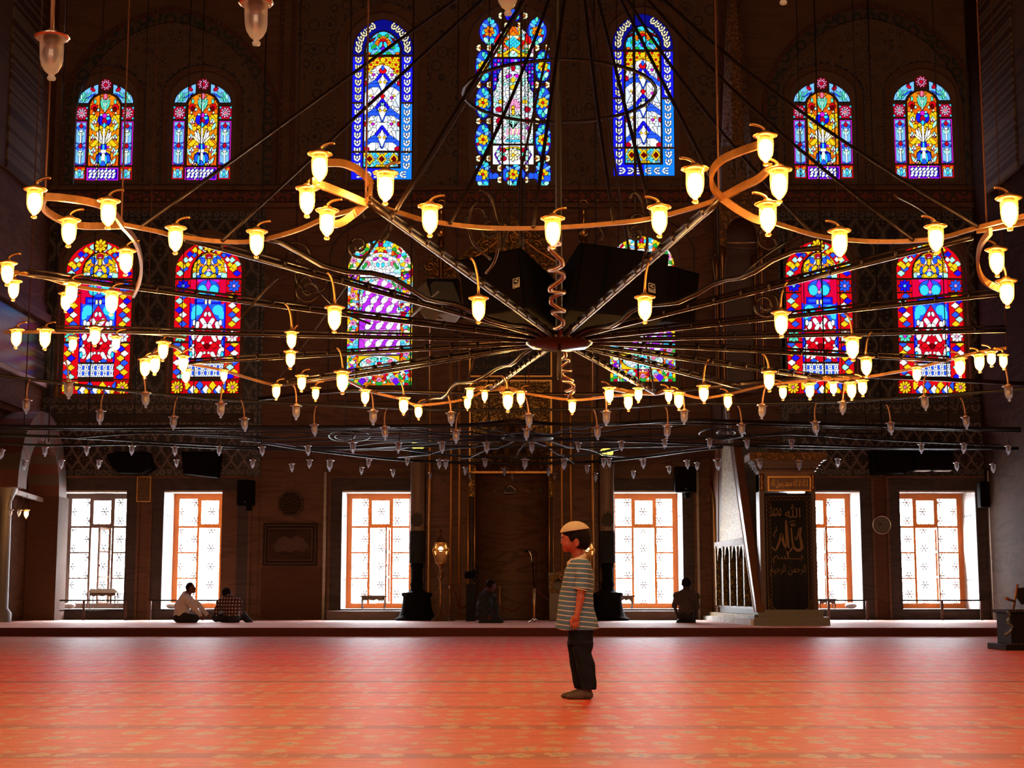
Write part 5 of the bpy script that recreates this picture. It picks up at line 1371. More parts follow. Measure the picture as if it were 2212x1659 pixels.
# ---------------------------------------------------------------- outer ring of the unlit lamps
ZO = 3.50
rg = thing('chandelier_ring', 'wide dark iron hoop carrying the upper row of unlit lamps', 'chandelier', tuple(PZ(1106, 882, ZO)))
q = [(-40, 803), (0, 811), (120, 826), (250, 841), (400, 856), (560, 868), (740, 876), (940, 884), (1106, 886), (1290, 883), (1472, 872), (1640, 872), (1800, 868), (1990, 856), (2212, 840), (2260, 835)]
b = MB(); b.tube(smooth([PZ(x, y, ZO) for x, y in q], 3), .022, 6); b.build('hoop', 'iron_dark', rg)
q = [(560, 862), (740, 843), (900, 846), (1106, 852), (1400, 848), (1660, 822), (1850, 812), (2230, 830)]
b = MB(); b.tube(smooth([PZ(x, y, ZO) for x, y in q], 3), .03, 6); b.build('inner_hoop', 'iron', rg)
for x, y in ((57, 818), (314, 842), (640, 872), (1142, 886), (1478, 872), (1821, 868), (2178, 842)):
    q = PZ(x, y, ZO); b = MB(); b.tube([q, Vector((q.x, q.y, HC))], .007, 4); b.build('hanging_chain', 'rusty_chain', rg)
# the far, flat dark wheel
ZD = 3.86
hd = PZ(1140, 945, ZD)
dk = thing('chandelier', 'wide unlit dark iron wheel chandelier in front of the prayer niche', 'chandelier', tuple(hd))
b = MB(); b.lathe([(.05, -.06), (.5, -.04), (.55, 0), (.5, .04), (.1, .06)], tuple(hd), 20); b.build('hub', 'iron_dark', dk)
def dpz(x, y):
    p = PZ(x, y, ZD)
    return p if p.y < 36.5 else P(x, y, 36.5)
for q, r in (([(-40, 920), (200, 923), (400, 921), (560, 923), (740, 922), (900, 920), (1010, 918), (1106, 910), (1200, 916), (1300, 917), (1472, 908), (1640, 912), (1800, 917), (1990, 922), (2100, 925), (2205, 926)], .035),
             ([(-40, 926), (300, 929), (600, 927), (900, 925), (1100, 918), (1400, 914), (1700, 920), (2205, 932)], .02),
             ([(-40, 938), (180, 946), (400, 958), (560, 966), (740, 968), (900, 964), (1140, 966), (1300, 966), (1472, 962), (1700, 960), (1900, 966), (2200, 968)], .03),
             ([(-40, 956), (120, 962), (300, 960), (480, 968), (700, 972), (860, 962), (1000, 952), (1140, 950), (1300, 952), (1500, 958), (1750, 968), (2200, 970)], .025),
             ([(560, 955), (640, 968), (720, 978), (850, 992), (1000, 1000), (1106, 1001), (1250, 999), (1380, 988), (1480, 975), (1560, 966)], .035),
             ([(860, 968), (930, 978), (1020, 987), (1106, 990), (1200, 988), (1290, 978), (1340, 968)], .03),
             ([(160, 946), (300, 936), (480, 940), (620, 948)], .02), ([(1560, 950), (1700, 938), (1900, 950), (2160, 962)], .02)):
    b = MB(); b.tube(smooth([dpz(x, y) for x, y in q], 4), r, 6); b.build('hoop', 'iron_dark', dk)
for x, y in ((300, 930), (420, 945), (520, 955), (640, 965), (760, 975), (860, 990), (980, 998), (1106, 1001), (1240, 999), (1350, 990), (1470, 975), (1560, 962), (1680, 950), (1780, 942), (1900, 934), (1500, 918), (1300, 917), (1000, 918), (800, 921), (560, 923)):
    e = dpz(x, y); d = e - hd; L = [hd + d * (i / 8) + Vector((0, 0, .03 * math.sin(i * 1.9 + x))) for i in range(9)]
    b = MB(); b.tube(L, .017, 5); b.build('spoke', 'iron_dark', dk)
for cx, cy, rx, ry in ((745, 943, 22, 6), (755, 942, 45, 12), (1568, 935, 20, 5), (1560, 937, 50, 11)):
    c0 = [dpz(cx + rx * math.cos(2 * PI * k / 24), cy + ry * math.sin(2 * PI * k / 24)) for k in range(25)]
    b = MB(); b.tube(c0, .014, 5); b.build('coiled_ring', 'iron_dark', dk)
for px in (52, 105, 190, 290, 385, 415, 555, 632, 745, 885, 985, 1055, 1100, 1135, 1290, 1340, 1380, 1405, 1560, 1745, 1785, 1870, 1905, 2050, 2120):
    q = dpz(px, 955 if px % 2 else 922); b = MB(); b.tube([q, Vector((q.x, q.y, HC))], .009 if px % 3 else .014, 4); b.build('hanging_wire', 'iron', dk)

# ---------------------------------------------------------------- hanging loudspeakers
def spk(name, label, front, yb, yf, depth, mt='black_box', badge=None, grill=True):
    """front: four image corners (tl,tr,br,bl) each with its own distance; back: the same pushed away"""
    f4 = [P(*q) for q in front]; c = sum(f4, Vector()) / 4
    n = (f4[1] - f4[0]).cross(f4[3] - f4[0]).normalized()
    if n.y < 0: n = -n
    b4 = [p + n * depth + (c - p) * .10 for p in f4]
    t = thing(name, label, 'loudspeaker', tuple(c), 'loudspeakers')
    b = MB(); b.hexa(f4 + b4); b.build('cabinet', mt, t, bevel=.03)
    if grill:
        g4 = [p + (c - p) * .10 - n * .012 for p in f4]; b = MB(); b.hexa([p - n * .01 for p in g4] + [p + n * .02 for p in g4]); b.build('grille', 'black_grille', t, bevel=.008)
        e = [p + (c - p) * .10 - n * .026 for p in f4]; 
        m0, m1 = e[0].lerp(e[1], .30), e[3].lerp(e[2], .30); b = MB(); b.tube([m0, m1], .02, 4, flat=(.03, .012)); b.build('grille_bar', 'black_box', t)
    return t, f4, b4, n
def badge(t, px, py, Y, n, w=.085, rot=-PI / 2):
    c = P(px, py, Y); 
    ux = Vector((1, 0, 0)); ux = (ux - n * ux.dot(n)).normalized(); uz = n.cross(ux).normalized()
    if uz.z < 0: uz = -uz
    def q(a, d): return c + ux * a * w + uz * d * w * 1.15 - n * .0
    b = MB()
    for (a0, d0, a1, d1) in ((-1, -1, 1, -1), (1, -1, 1, 1), (1, 1, -1, 1), (-1, 1, -1, -1)): b.tube([q(a0 * .5, d0 * .62), q(a1 * .5, d1 * .62)], .005, 4)
    # letters E V, turned a quarter as on the cabinet
    def let(pts):
        for A, B in zip(pts[:-1], pts[1:]): b.tube([q(*A), q(*B)], .006, 4)
    let([(-.28, -.42), (.28, -.42)]) if False else None
    let([(-.3, -.42), (-.3, -.05)]); let([(-.3, -.42), (.3, -.42)]) if False else None
    for k in (-.42, -.24, -.06): let([(-.28, k), (.28, k)]) if False else None
    let([(-.28, -.45), (.28, -.45)]); let([(-.28, -.45), (-.28, -.08)]); let([(0, -.45), (0, -.1)]); let([(.28, -.45), (.28, -.08)])
    let([(.28, .08), (-.28, .27), (.28, .46)])
    b.build('maker_badge', 'badge_white', t)
t, f4, b4, n = spk('hanging_loudspeaker', 'large black hanging loudspeaker left of centre with white EV badge', [(988, 560, 18.7), (1126, 533, 18.2), (1142, 664, 17.9), (1003, 687, 18.4)], 0, 0, .95); badge(t, 1115, 611, 18.02, n)
for a in (f4[1], b4[0]): b = MB(); b.tube([a, Vector((a.x, a.y, HC))], .012, 4); b.build('rigging_wire', 'iron', t)
b = MB(); b.tube([f4[1], f4[1] + Vector((0, .2, .9))], .03, 5); b.build('eye_bar', 'iron_dark', t)
t, f4, b4, n = spk('hanging_loudspeaker', 'large black hanging loudspeaker right of centre before the right purple window', [(1252, 522, 18.4), (1447, 548, 18.9), (1434, 690, 18.6), (1230, 668, 18.0)], 0, 0, .8); badge(t, 1408, 622, 18.52, n)
for a in (f4[0], b4[1]): b = MB(); b.tube([a, Vector((a.x, a.y, HC))], .012, 4); b.build('rigging_wire', 'iron', t)
t, f4, b4, n = spk('hanging_loudspeaker', 'black loudspeaker behind the right hanging one, only its side showing', [(1447, 572, 21), (1512, 590, 21.6), (1500, 700, 21.4), (1438, 694, 20.8)], 0, 0, .7)
t, f4, b4, n = spk('hanging_loudspeaker', 'small grey hanging loudspeaker with a metal bracket left of the big ones', [(880, 640, 20.5), (922, 604, 20.2), (948, 678, 20.0), (930, 706, 20.3)], 0, 0, .5, 'grey_metal', grill=False)
b = MB(); b.hexa([P(920, 606, 20.1), P(992, 604, 20.9), (P(1000, 690, 20.9)), P(948, 688, 20.1), P(922, 602, 20.5), P(990, 602, 21.3), P(1000, 690, 21.3), P(950, 688, 20.5)]); b.build('side_panel', 'black_box', t)
b = MB(); b.tube([P(880, 690, 19.7), P(948, 630, 19.7)], .02, 4, flat=(.035, .01)); b.build('bracket', 'grey_metal', t)
# ---------------------------------------------------------------- people, as smooth implicit bodies
class Vol:
    def __init__(s, lo, hi, h):
        s.lo = np.array(lo, float); s.h = h; s.n = np.maximum(4, np.ceil((np.array(hi) - s.lo) / h).astype(int) + 1)
        s.ax = [s.lo[i] + h * np.arange(s.n[i]) for i in range(3)]; s.D = np.full(s.n, 9.0, np.float32)
    def _sub(s, lo, hi, pad):
        sl = []
        for i in range(3):
            a = max(0, int((lo[i] - pad - s.lo[i]) / s.h)); b = min(s.n[i], int((hi[i] + pad - s.lo[i]) / s.h) + 2); sl.append(slice(a, max(b, a + 1)))
        g = np.meshgrid(*[s.ax[i][sl[i]] for i in range(3)], indexing='ij', sparse=True); return tuple(sl), g
    def _mix(s, sl, d, k, op='u'):
        a = s.D[sl]
        if op == 'u':
            if k > 0: hh = np.clip(.5 + .5 * (a - d) / k, 0, 1); s.D[sl] = a * (1 - hh) + d * hh - k * hh * (1 - hh)
            else: s.D[sl] = np.minimum(a, d)
        elif op == 's': s.D[sl] = np.maximum(a, -d)
        elif op == 'i': s.D[sl] = np.maximum(a, d)
    def cone(s, p, q, r0, r1, k=.01, op='u', flat=None):
        p, q = np.array(p, float), np.array(q, float); R = max(r0, r1)
        sl, (X, Y, Z) = s._sub(np.minimum(p, q) - R, np.maximum(p, q) + R, k * 2 + .03)
        d = q - p; L = max((d ** 2).sum(), 1e-9)
        t = np.clip(((X - p[0]) * d[0] + (Y - p[1]) * d[1] + (Z - p[2]) * d[2]) / L, 0, 1)
        e = np.sqrt((X - p[0] - t * d[0]) ** 2 + (Y - p[1] - t * d[1]) ** 2 + (Z - p[2] - t * d[2]) ** 2) - (r0 + (r1 - r0) * t)
        s._mix(sl, e, k, op)
    def ell(s, c, r, k=.01, op='u', rz=0, ry=0):
        R = max(r); sl, (X, Y, Z) = s._sub(np.array(c) - R, np.array(c) + R, k * 2 + .03)
        x, y, z = X - c[0], Y - c[1], Z - c[2]
        if rz: x, y = x * math.cos(rz) + y * math.sin(rz), -x * math.sin(rz) + y * math.cos(rz)
        if ry: x, z = x * math.cos(ry) + z * math.sin(ry), -x * math.sin(ry) + z * math.cos(ry)
        q = np.sqrt((x / r[0]) ** 2 + (y / r[1]) ** 2 + (z / r[2]) ** 2); g = np.sqrt((x / r[0] ** 2) ** 2 + (y / r[1] ** 2) ** 2 + (z / r[2] ** 2) ** 2) + 1e-6
        s._mix(sl, q * (q - 1) / g, k, op)
    def loft(s, sec, k=.01, op='u', p=2.2, fn=None):
        """sec: rows (z, x_front, x_back, y_near, y_far)"""
        S_ = np.array(sorted(sec), float); lo = (S_[:, 1].min(), S_[:, 3].min(), S_[0, 0]); hi = (S_[:, 2].max(), S_[:, 4].max(), S_[-1, 0])
        sl, (X, Y, Z) = s._sub(lo, hi, .04); z = Z[0, 0, :]
        f = [np.interp(z, S_[:, 0], S_[:, i])[None, None, :] for i in range(1, 5)]
        cx, a, cy, b = (f[0] + f[1]) / 2, (f[1] - f[0]) / 2, (f[2] + f[3]) / 2, (f[3] - f[2]) / 2
        d = ((np.abs((X - cx) / a) ** p + np.abs((Y - cy) / b) ** p) ** (1 / p) - 1) * np.minimum(a, b)
        if fn is not None: d = d + fn(X, Y, Z)
        d = np.maximum(d, np.maximum(S_[0, 0] - Z, Z - S_[-1, 0])); s._mix(sl, d, k, op)
    def plane(s, n, p, op='i'):
        """keep the side the normal points away from"""
        g = np.meshgrid(*s.ax, indexing='ij', sparse=True); n = np.array(n, float); n /= np.linalg.norm(n)
        s.D = np.maximum(s.D, (g[0] - p[0]) * n[0] + (g[1] - p[1]) * n[1] + (g[2] - p[2]) * n[2]) if op == 'i' else s.D
    def mesh(s, name, mt, parent, org, rotz=0, col=None):
        D = s.D; D = np.pad(D, 1, constant_values=1.0); lo = s.lo - s.h; n = D.shape
        sg = D < 0; c = [slice(0, -1), slice(1, None)]
        cnt = sum(sg[c[i], c[j], c[k]].astype(np.int8) for i in (0, 1) for j in (0, 1) for k in (0, 1))
        act = (cnt > 0) & (cnt < 8); idx = -np.ones(act.shape, np.int64); A = np.argwhere(act); idx[act] = np.arange(len(A))
        acc = np.zeros((len(A), 3)); w = np.zeros(len(A)); I, J, K = A.T
        corners = [(i, j, k) for i in (0, 1) for j in (0, 1) for k in (0, 1)]
        for a_ in corners:
            for ax in range(3):
                if a_[ax]: continue
                b_ = list(a_); b_[ax] = 1
                va = D[I + a_[0], J + a_[1], K + a_[2]]; vb = D[I + b_[0], J + b_[1], K + b_[2]]
                m_ = (va < 0) != (vb < 0); t = np.where(m_, va / np.where(va == vb, 1, va - vb), 0)
                p = np.array(a_, float)[None, :] + np.zeros((len(A), 3)); p[:, ax] += t; acc[m_] += p[m_]; w[m_] += 1
        V = (A + acc / w[:, None]) * s.h + lo
        Fc = []
        for ax in range(3):
            u, v = [(1, 2), (2, 0), (0, 1)][ax]
            s0 = [slice(None)] * 3; s1 = [slice(None)] * 3; s0[ax] = slice(0, -1); s1[ax] = slice(1, None)
            e = sg[tuple(s0)] != sg[tuple(s1)]; E_ = np.argwhere(e); 
            E_ = E_[(E_[:, u] > 0) & (E_[:, v] > 0) & (E_[:, u] < n[u] - 1) & (E_[:, v] < n[v] - 1)]
            du = np.zeros(3, int); du[u] = 1; dv = np.zeros(3, int); dv[v] = 1
            q = [idx[tuple((E_ - o).T)] for o in (np.zeros(3, int), du, du + dv, dv)]
            q = np.stack(q, 1); inside = sg[tuple(E_.T)]; q[inside] = q[inside][:, ::-1]; Fc.append(q)
        Fc = np.concatenate(Fc); Fc = Fc[(Fc >= 0).all(1)]
        for _ in range(1):                             # one light relaxation pass
            nb = np.zeros_like(V); c_ = np.zeros(len(V))
            for a, b in ((0, 1), (1, 2), (2, 3), (3, 0)):
                np.add.at(nb, Fc[:, a], V[Fc[:, b]]); np.add.at(c_, Fc[:, a], 1)
            V = V * .6 + .4 * nb / np.maximum(c_, 1)[:, None]
        L = V.copy()
        cs, sn = math.cos(rotz), math.sin(rotz)
        Wd = np.stack([V[:, 0] * cs - V[:, 1] * sn, V[:, 0] * sn + V[:, 1] * cs, V[:, 2]], 1) + np.array(org)
        off = np.array(parent.get('_o', (0, 0, 0))) if parent is not None else np.array(org)
        me = bpy.data.meshes.new(name); me.vertices.add(len(V)); me.vertices.foreach_set('co', (Wd - off).astype(np.float32).ravel())
        me.loops.add(Fc.size); me.loops.foreach_set('vertex_index', Fc.ravel().astype(np.int32)); me.polygons.add(len(Fc)); me.polygons.foreach_set('loop_start', np.arange(0, Fc.size, 4, dtype=np.int32))
        me.update(); me.validate(); me.polygons.foreach_set('use_smooth', [True] * len(me.polygons))
        if col is not None:
            C = col(L); at = me.attributes.new('tone', 'FLOAT_COLOR', 'POINT'); at.data.foreach_set('color', np.concatenate([C, np.ones((len(C), 1))], 1).astype(np.float32).ravel())
        me.materials.append(M[mt]); o = link(name, me, parent)
        if parent is None: o.location = org; o['_o'] = tuple(org)
        return o
m, nt = mat('skin'); h = NT(nt); at_ = h.n('ShaderNodeAttribute', attribute_name='tone')
h.out(h.bsdf(at_.outputs['Color'], .5, 0, .35, Subsurface_Weight=.12, Subsurface_Scale=.01)); M['skin'] = m
m, nt = mat('shirt_striped'); h = NT(nt); x, y, z = h.xyz(h.obj())
zz = h.m('ADD', z, h.m('ADD', h.m('MULTIPLY', h.m('SINE', h.m('MULTIPLY', x, 14)), -.006), h.m('MULTIPLY', x, .14)))
st_ = h.m('LESS_THAN', h.m('FRACT', h.m('DIVIDE', zz, .0325)), .16)
wv = h.noise(h.obj((1, 1, 1)), 300, 2)
h.out(h.bsdf(h.mix(st_, (.085, .15, .21), (.70, .55, .42)), .9, 0, .2, h.bump(wv, .2, .001))); M['shirt_striped'] = m
m, nt = mat('knit_cap'); h = NT(nt); x, y, z = h.xyz(h.obj())
w1 = h.m('SINE', h.m('MULTIPLY', h.m('ADD', x, z), 620)); w2 = h.m('SINE', h.m('MULTIPLY', h.m('SUBTRACT', x, z), 620)); kn = h.m('MULTIPLY', w1, w2)
h.out(h.bsdf(h.mix(h.m('MULTIPLY_ADD', kn, .5, .5), (.38, .24, .12), (.80, .62, .42)), .9, 0, .2, h.bump(kn, .5, .003))); M['knit_cap'] = m
m, nt = mat('shirt_checked'); h = NT(nt); x, y, z = h.xyz(h.obj())
a_ = h.m('LESS_THAN', h.m('FRACT', h.m('DIVIDE', x, .062)), .38); b_ = h.m('LESS_THAN', h.m('FRACT', h.m('DIVIDE', z, .072)), .38)
h.out(h.bsdf(h.mix(h.m('MULTIPLY', a_, b_), h.mix(h.m('MAXIMUM', a_, b_), (.045, .012, .014), (.10, .035, .035)), (.62, .50, .42)), .9)); M['shirt_checked'] = m
plain('hair_dark', (.009, .004, .003), .8, 0, .5, 60, .12); plain('collar_cream', (.66, .47, .33), .85); plain('denim_dark', (.011, .011, .013), .9, 0, .5, 24, .1)
plain('sock_brown', (.085, .045, .022), .9); plain('sock_sole', (.02, .008, .006), .9); plain('shirt_white', (.62, .50, .47), .85); plain('trouser_black', (.012, .010, .014), .85)
plain('jacket_navy', (.010, .014, .024), .85); plain('shirt_brown', (.060, .034, .034), .85); plain('eye_dark', (.01, .006, .004), .15)

# ---- the standing boy
fy = 10.62; sB = F / (P(1248, 1400, fy).y * CA + .3 * SA)
OB = P(1248, 1400, fy); OB = Vector((OB.x, PZ(1250, 1509, 0).y, 0)); sB = F / (OB.y * CA + (.5 - H) * SA)
zfoot = 1511
def B3(px, py, y=0.0): 
    p = P(px, py, OB.y + y); return (p.x - OB.x, y, p.z)
def sk_boy(L):
    n = len(L); C = np.tile(np.array(lin((232, 120, 84))), (n, 1)); C = C * np.array([.50, .46, .46])
    def blot(px, py, r, col, k=1., yr=.3):
        c = np.array(B3(px, py)); d = np.hypot(L[:, 0] - c[0], (L[:, 2] - c[2])) / r; w = np.clip(1.4 - d, 0, 1)[:, None] * k; C[:] = C * (1 - w) + np.array(col) * w
    head = L[:, 2] > B3(1230, 1205)[2]
    C0 = C.copy()
    for x in (1214, 1216, 1218): blot(x, 1180.5, .0055, (.25, .02, .02), .85)
    blot(1214.5, 1176.5, .004, (.12, .03, .02), .7)
    blot(1244, 1172, .010, (.35, .05, .03), .35)
    C[~head] = C0[~head]
    return np.clip(C, 0, 1)
g = .0042
vb = Vol((-.24, -.24, -.01), (.20, .20, B3(1245, 1122)[2] + .02), g)
px_ = 1 / sB
def be(px, py, rx, rz, y=0, ry_=None, k=.008, **kw): vb.ell(B3(px, py, y), (rx * px_, ry_ if ry_ else rx * px_, rz * px_), k, **kw)
be(1246, 1159, 29, 29, 0, .074); be(1228, 1160, 14, 12, 0, .050, k=.02)
be(1231.5, 1169.5, 18.5, 19.5, 0, .060, k=.018); be(1225, 1185, 8, 7, 0, .030, k=.02); be(1241, 1181, 12, 11, 0, .050, k=.02)
be(1221.5, 1189.5, 4.0, 3.4, 0, .015, k=.010)                     # chin
vb.cone(B3(1217.5, 1163), B3(1211.4, 1173.0), .004, .0050, .005)      # nose
for sg in (-1, 1): be(1215.6, 1174.8, 1.7, 1.6, sg * .007, .006, k=.004)
be(1217.4, 1157.5, 3.4, 3, 0, .045, k=.012)                                # brow
be(1217.2, 1179.4, 2.6, 1.4, 0, .018, k=.004); be(1217.2, 1183.2, 2.6, 1.6, 0, .016, k=.004)
vb.cone(B3(1214.0, 1181.3, -.016), B3(1214.0, 1181.3, .016), .0012, .0012, 0, 's'); 
for sg in (-1, 1):
    be(1226, 1177, 8, 8, sg * .036, .022, k=.015)                    # cheek
    be(1218.5, 1167, 3.4, 2.4, sg * .034, .012, k=.003, op='s') if False else None
    be(1246, 1171.5, 5.5, 9.0, sg * .079, .009, k=.003, ry=.15); be(1246, 1170.5, 2.6, 5.2, sg * .089, .006, k=0, op='s'); be(1244.5, 1178.5, 3.4, 3.6, sg * .077, .008, k=.003)
vb.cone(B3(1247, 1188), B3(1252, 1212), .040, .043, .015)
vb.cone(B3(1254, 1224, -.085), B3(1254, 1224, .085), .036, .036, .02)
vb.loft([(B3(0, 1350)[2], -.075, .075, -.095, .095), (B3(0, 1300)[2], -.06, .055, -.08, .08), (B3(0, 1228)[2], -.045, .06, -.085, .085)], .03)
AY = -.135
for sg in (-1, 1):
    yy = sg * .168; dx = 0 if sg < 0 else -6
    sh = B3(1260 + dx, 1226, sg * .105); el = B3(1254 + dx, 1292, yy - .012 * -sg * -1); wr = B3(1247 + dx, 1326, yy - .01); 
    vb.cone(sh, el, .028, .0265, .02); vb.cone(el, wr, .0265, .0185, .01)
    pm = B3(1243.5 + dx, 1336.5, yy - .012); vb.cone(wr, pm, .018, .020, .008); vb.ell(pm, (.027, .0135, .026), .008)
    for k, (bx, tx, ln, r) in enumerate(((1234.2, 1233.0, 1354, .0066), (1239.0, 1238.5, 1359, .0070), (1243.8, 1244.0, 1359, .0070), (1248.6, 1249.2, 1354.5, .0062))):
        b0 = B3(bx + dx + 1.2, 1342, yy - .013); k1 = B3((bx + tx) / 2 + dx, (1344 + ln) / 2 + 1, yy - .018); t1 = B3(tx + dx, ln, yy - .010)
        vb.cone(b0, k1, r * 1.08, r, .002); vb.cone(k1, t1, r, r * .8, .001)
    t0 = B3(1238 + dx, 1333, yy); t1 = B3(1233 + dx, 1341, yy - .012); t2 = B3(1233.5 + dx, 1348.5, yy - .012); vb.cone(t0, t1, .010, .0085, .004); vb.cone(t1, t2, .0085, .007, .001)
for yy, hx, kx, ax in ((-.065, 1262, 1262, 1268), (.065, 1252, 1251, 1256)):
    vb.cone(B3(hx - 6, 1350, yy), B3(kx - 3, 1420, yy), .048, .036, .02); vb.cone(B3(kx - 3, 1420, yy), B3(ax, 1496, yy), .034, .026, .01)
    vb.cone(B3(ax, 1497, yy), B3(ax - 24, 1506, yy), .026, .018, .01)
body = vb.mesh('person', 'skin', None, OB, col=sk_boy)
tag(body, 'standing young boy in a knitted cream cap and blue-grey striped polo shirt, facing left', 'person')
body['_o'] = tuple(OB)
# eyes
for sg in (-1, 1):
    b = MB(); c = B3(1216.8, 1166.6, sg * .031); b.ball((OB.x + c[0] + .0025, OB.y + c[1], c[2]), (.0076, .0130, .0050), 12); e_ = b.build('eye', 'collar_cream', body)
    b = MB(); b.ball((OB.x + c[0] - .0010, OB.y + c[1] + sg * .001, c[2]), (.0048, .0080, .0044), 10); b.build('iris', 'eye_dark', e_)
    b = MB(); b.tube([(OB.x + c[0] + dx_, OB.y + c[1] + sg * dy_, c[2] + dz_) for dx_, dy_, dz_ in ((-.0042, -.009, .0022), (-.0050, 0, .0044), (-.0020, .009, .0038), (.0040, .0135, .0008))], .0014, 5); b.build('eyelid', 'hair_dark', e_)
    b = MB(); q = [B3(1213.6 + t * 7, 1161.0 - 1.4 * math.sin(t * 2.4) + t * 1.2, sg * (.022 + .022 * t)) for t in (0, .25, .5, .75, 1)]; b.tube([(OB.x + a - .003, OB.y + c, d) for a, c, d in q], [.0022, .0036, .0036, .003, .0015], 5); b.build('eyebrow', 'hair_dark', body)
# hair
v = Vol((-.16, -.11, B3(0, 1195)[2]), (.14, .11, B3(0, 1120)[2]), g)
v.ell(B3(1247.5, 1160), (29.5 * px_, .084, 30 * px_), 0); v.ell(B3(1256, 1170, 0), (20 * px_, .076, 21 * px_), .012)
v.ell(B3(1231, 1155), (17 * px_, .066, 9 * px_), .006)
a = B3(1212, 1150); c = B3(1239, 1176); nx = -(c[2] - a[2]) * -1; 
n_ = np.array([-(a[2] - c[2]), 0, -(c[0] - a[0])]); 
gX, gY, gZ = np.meshgrid(*v.ax, indexing='ij', sparse=True)
face = ((gX - a[0]) * n_[0] + (gZ - a[2]) * n_[2]) / np.linalg.norm(n_)
v.D = np.maximum(v.D, (face - .004 + .003 * np.sin(gX * 400 + gZ * 300)).astype(np.float32)); 
zc = B3(0, 1188)[2]; v.D = np.maximum(v.D, (zc - gZ + .12 * np.maximum(0, B3(1262, 0)[0] - gX) ).astype(np.float32))
for sg in (-1, 1): v.ell(B3(1242, 1174, sg * .085), (8 * px_, .030, 9 * px_), 0, 's')
v.mesh('hair', 'hair_dark', body, OB)
# cap
v = Vol((-.17, -.12, B3(0, 1160)[2]), (.15, .12, B3(0, 1118)[2]), g * .8)
v.ell(B3(1243.5, 1156), (34.5 * px_, .096, 30.5 * px_), 0, ry=-.04)
a = B3(1210, 1151.5); c = B3(1272, 1142.5); d = (c[0] - a[0], c[2] - a[2]); l = math.hypot(*d)
v.plane((d[1] / l, 0, -d[0] / l), a); v.mesh('prayer_cap', 'knit_cap', body, OB)
# shirt
zz = lambda py: B3(1245, py)[2]
xx = lambda px, py=1280: B3(px, py)[0]
wr_ = lambda X, Y, Z: .0022 * np.sin(X * 60 + Z * 18) + .0018 * np.sin(Y * 75 + X * 30 - Z * 22)
v = Vol((-.19, -.22, zz(1372)), (.18, .22, zz(1195)), g)
v.loft([(zz(1206), xx(1233), xx(1266), -.050, .050), (zz(1212), xx(1228), xx(1271), -.09, .09), (zz(1220), xx(1226), xx(1277), -.112, .112), (zz(1235), xx(1221), xx(1281.5), -.118, .118), (zz(1260), xx(1214), xx(1283), -.118, .118), (zz(1290), xx(1208), xx(1281), -.122, .122),
        (zz(1315), xx(1204.5), xx(1282.5), -.128, .128), (zz(1340), xx(1201.5), xx(1289), -.134, .134), (zz(1361), xx(1199), xx(1293), -.140, .140)], 0, fn=wr_)
for sg in (-1, 1):
    yy = sg * .160; dx = 0 if sg < 0 else -5
    v.cone(B3(1258 + dx, 1220, sg * .095), B3(1256 + dx, 1244, yy - sg * .02), .044, .040, .03)
gX, gY, gZ = np.meshgrid(*v.ax, indexing='ij', sparse=True)
hem = zz(1357) - .030 * np.cos((gX - xx(1247)) / .147 * PI / 2); slv = zz(1272) + (gX - xx(1253)) * -.30
out_ = np.abs(gY) > 9
v.D = np.maximum(v.D, (hem - gZ).astype(np.float32))
v.D = np.where(out_ & (gZ < slv) & (gZ > zz(1300)), np.maximum(v.D, (slv - gZ + 0 * gX + 0 * gY)), v.D).astype(np.float32)
sh_ = v.mesh('polo_shirt', 'shirt_striped', body, OB)
for sg in (-1, 1):                                                # sleeves as their own cloth
    yy = sg * .165; dx = 0 if sg < 0 else -5
    v = Vol((-.10, yy - .08, zz(1284)), (.12, yy + .08, zz(1206)), g)
    v.cone(B3(1261 + dx, 1221, sg * .112), B3(1254 + dx, 1290, yy), .044, .047, 0)
    gX, gY, gZ = np.meshgrid(*v.ax, indexing='ij', sparse=True)
    v.D = (v.D + .002 * np.sin(gX * 70 + gZ * 40)).astype(np.float32)
    v.D = np.maximum(v.D, (zz(1272) - .20 * (gX - xx(1253)) - gZ + 0 * gY).astype(np.float32)); v.mesh('sleeve', 'shirt_striped', sh_, OB)
    b = MB(); q = B3(1254 + dx, 1274, yy)
    b.tube([(OB.x + q[0] + .0475 * math.cos(t), OB.y + yy + .0475 * math.sin(t), q[2] + .002 - .20 * .0475 * math.cos(t)) for t in [2 * PI * k / 24 for k in range(25)]], .003, 5); b.build('cuff', 'collar_cream', sh_)
# collar
v = Vol((-.11, -.10, zz(1222)), (.12, .10, zz(1186)), g * .8)
v.cone(B3(1231, 1207, 0), B3(1262, 1197, 0), .045, .050, .0); 
v.D = np.full_like(v.D, 9.)
for sg in (-1, 1):
    L = [B3(1263, 1195.5, 0), B3(1258, 1199, sg * .055), B3(1244, 1205, sg * .062), B3(1233, 1209, sg * .040), B3(1228, 1213, sg * .016)]
    for p, q in zip(L[:-1], L[1:]): v.cone((p[0], p[1], p[2] - .010), (q[0], q[1], q[2] - .010), .011, .011, .008)
    for p, q in zip(L[:-1], L[1:]): v.cone((p[0], p[1] * 1.1, p[2] - .024), (q[0], q[1] * 1.1, q[2] - .022), .010, .010, .008)
v.mesh('collar', 'collar_cream', sh_, OB)
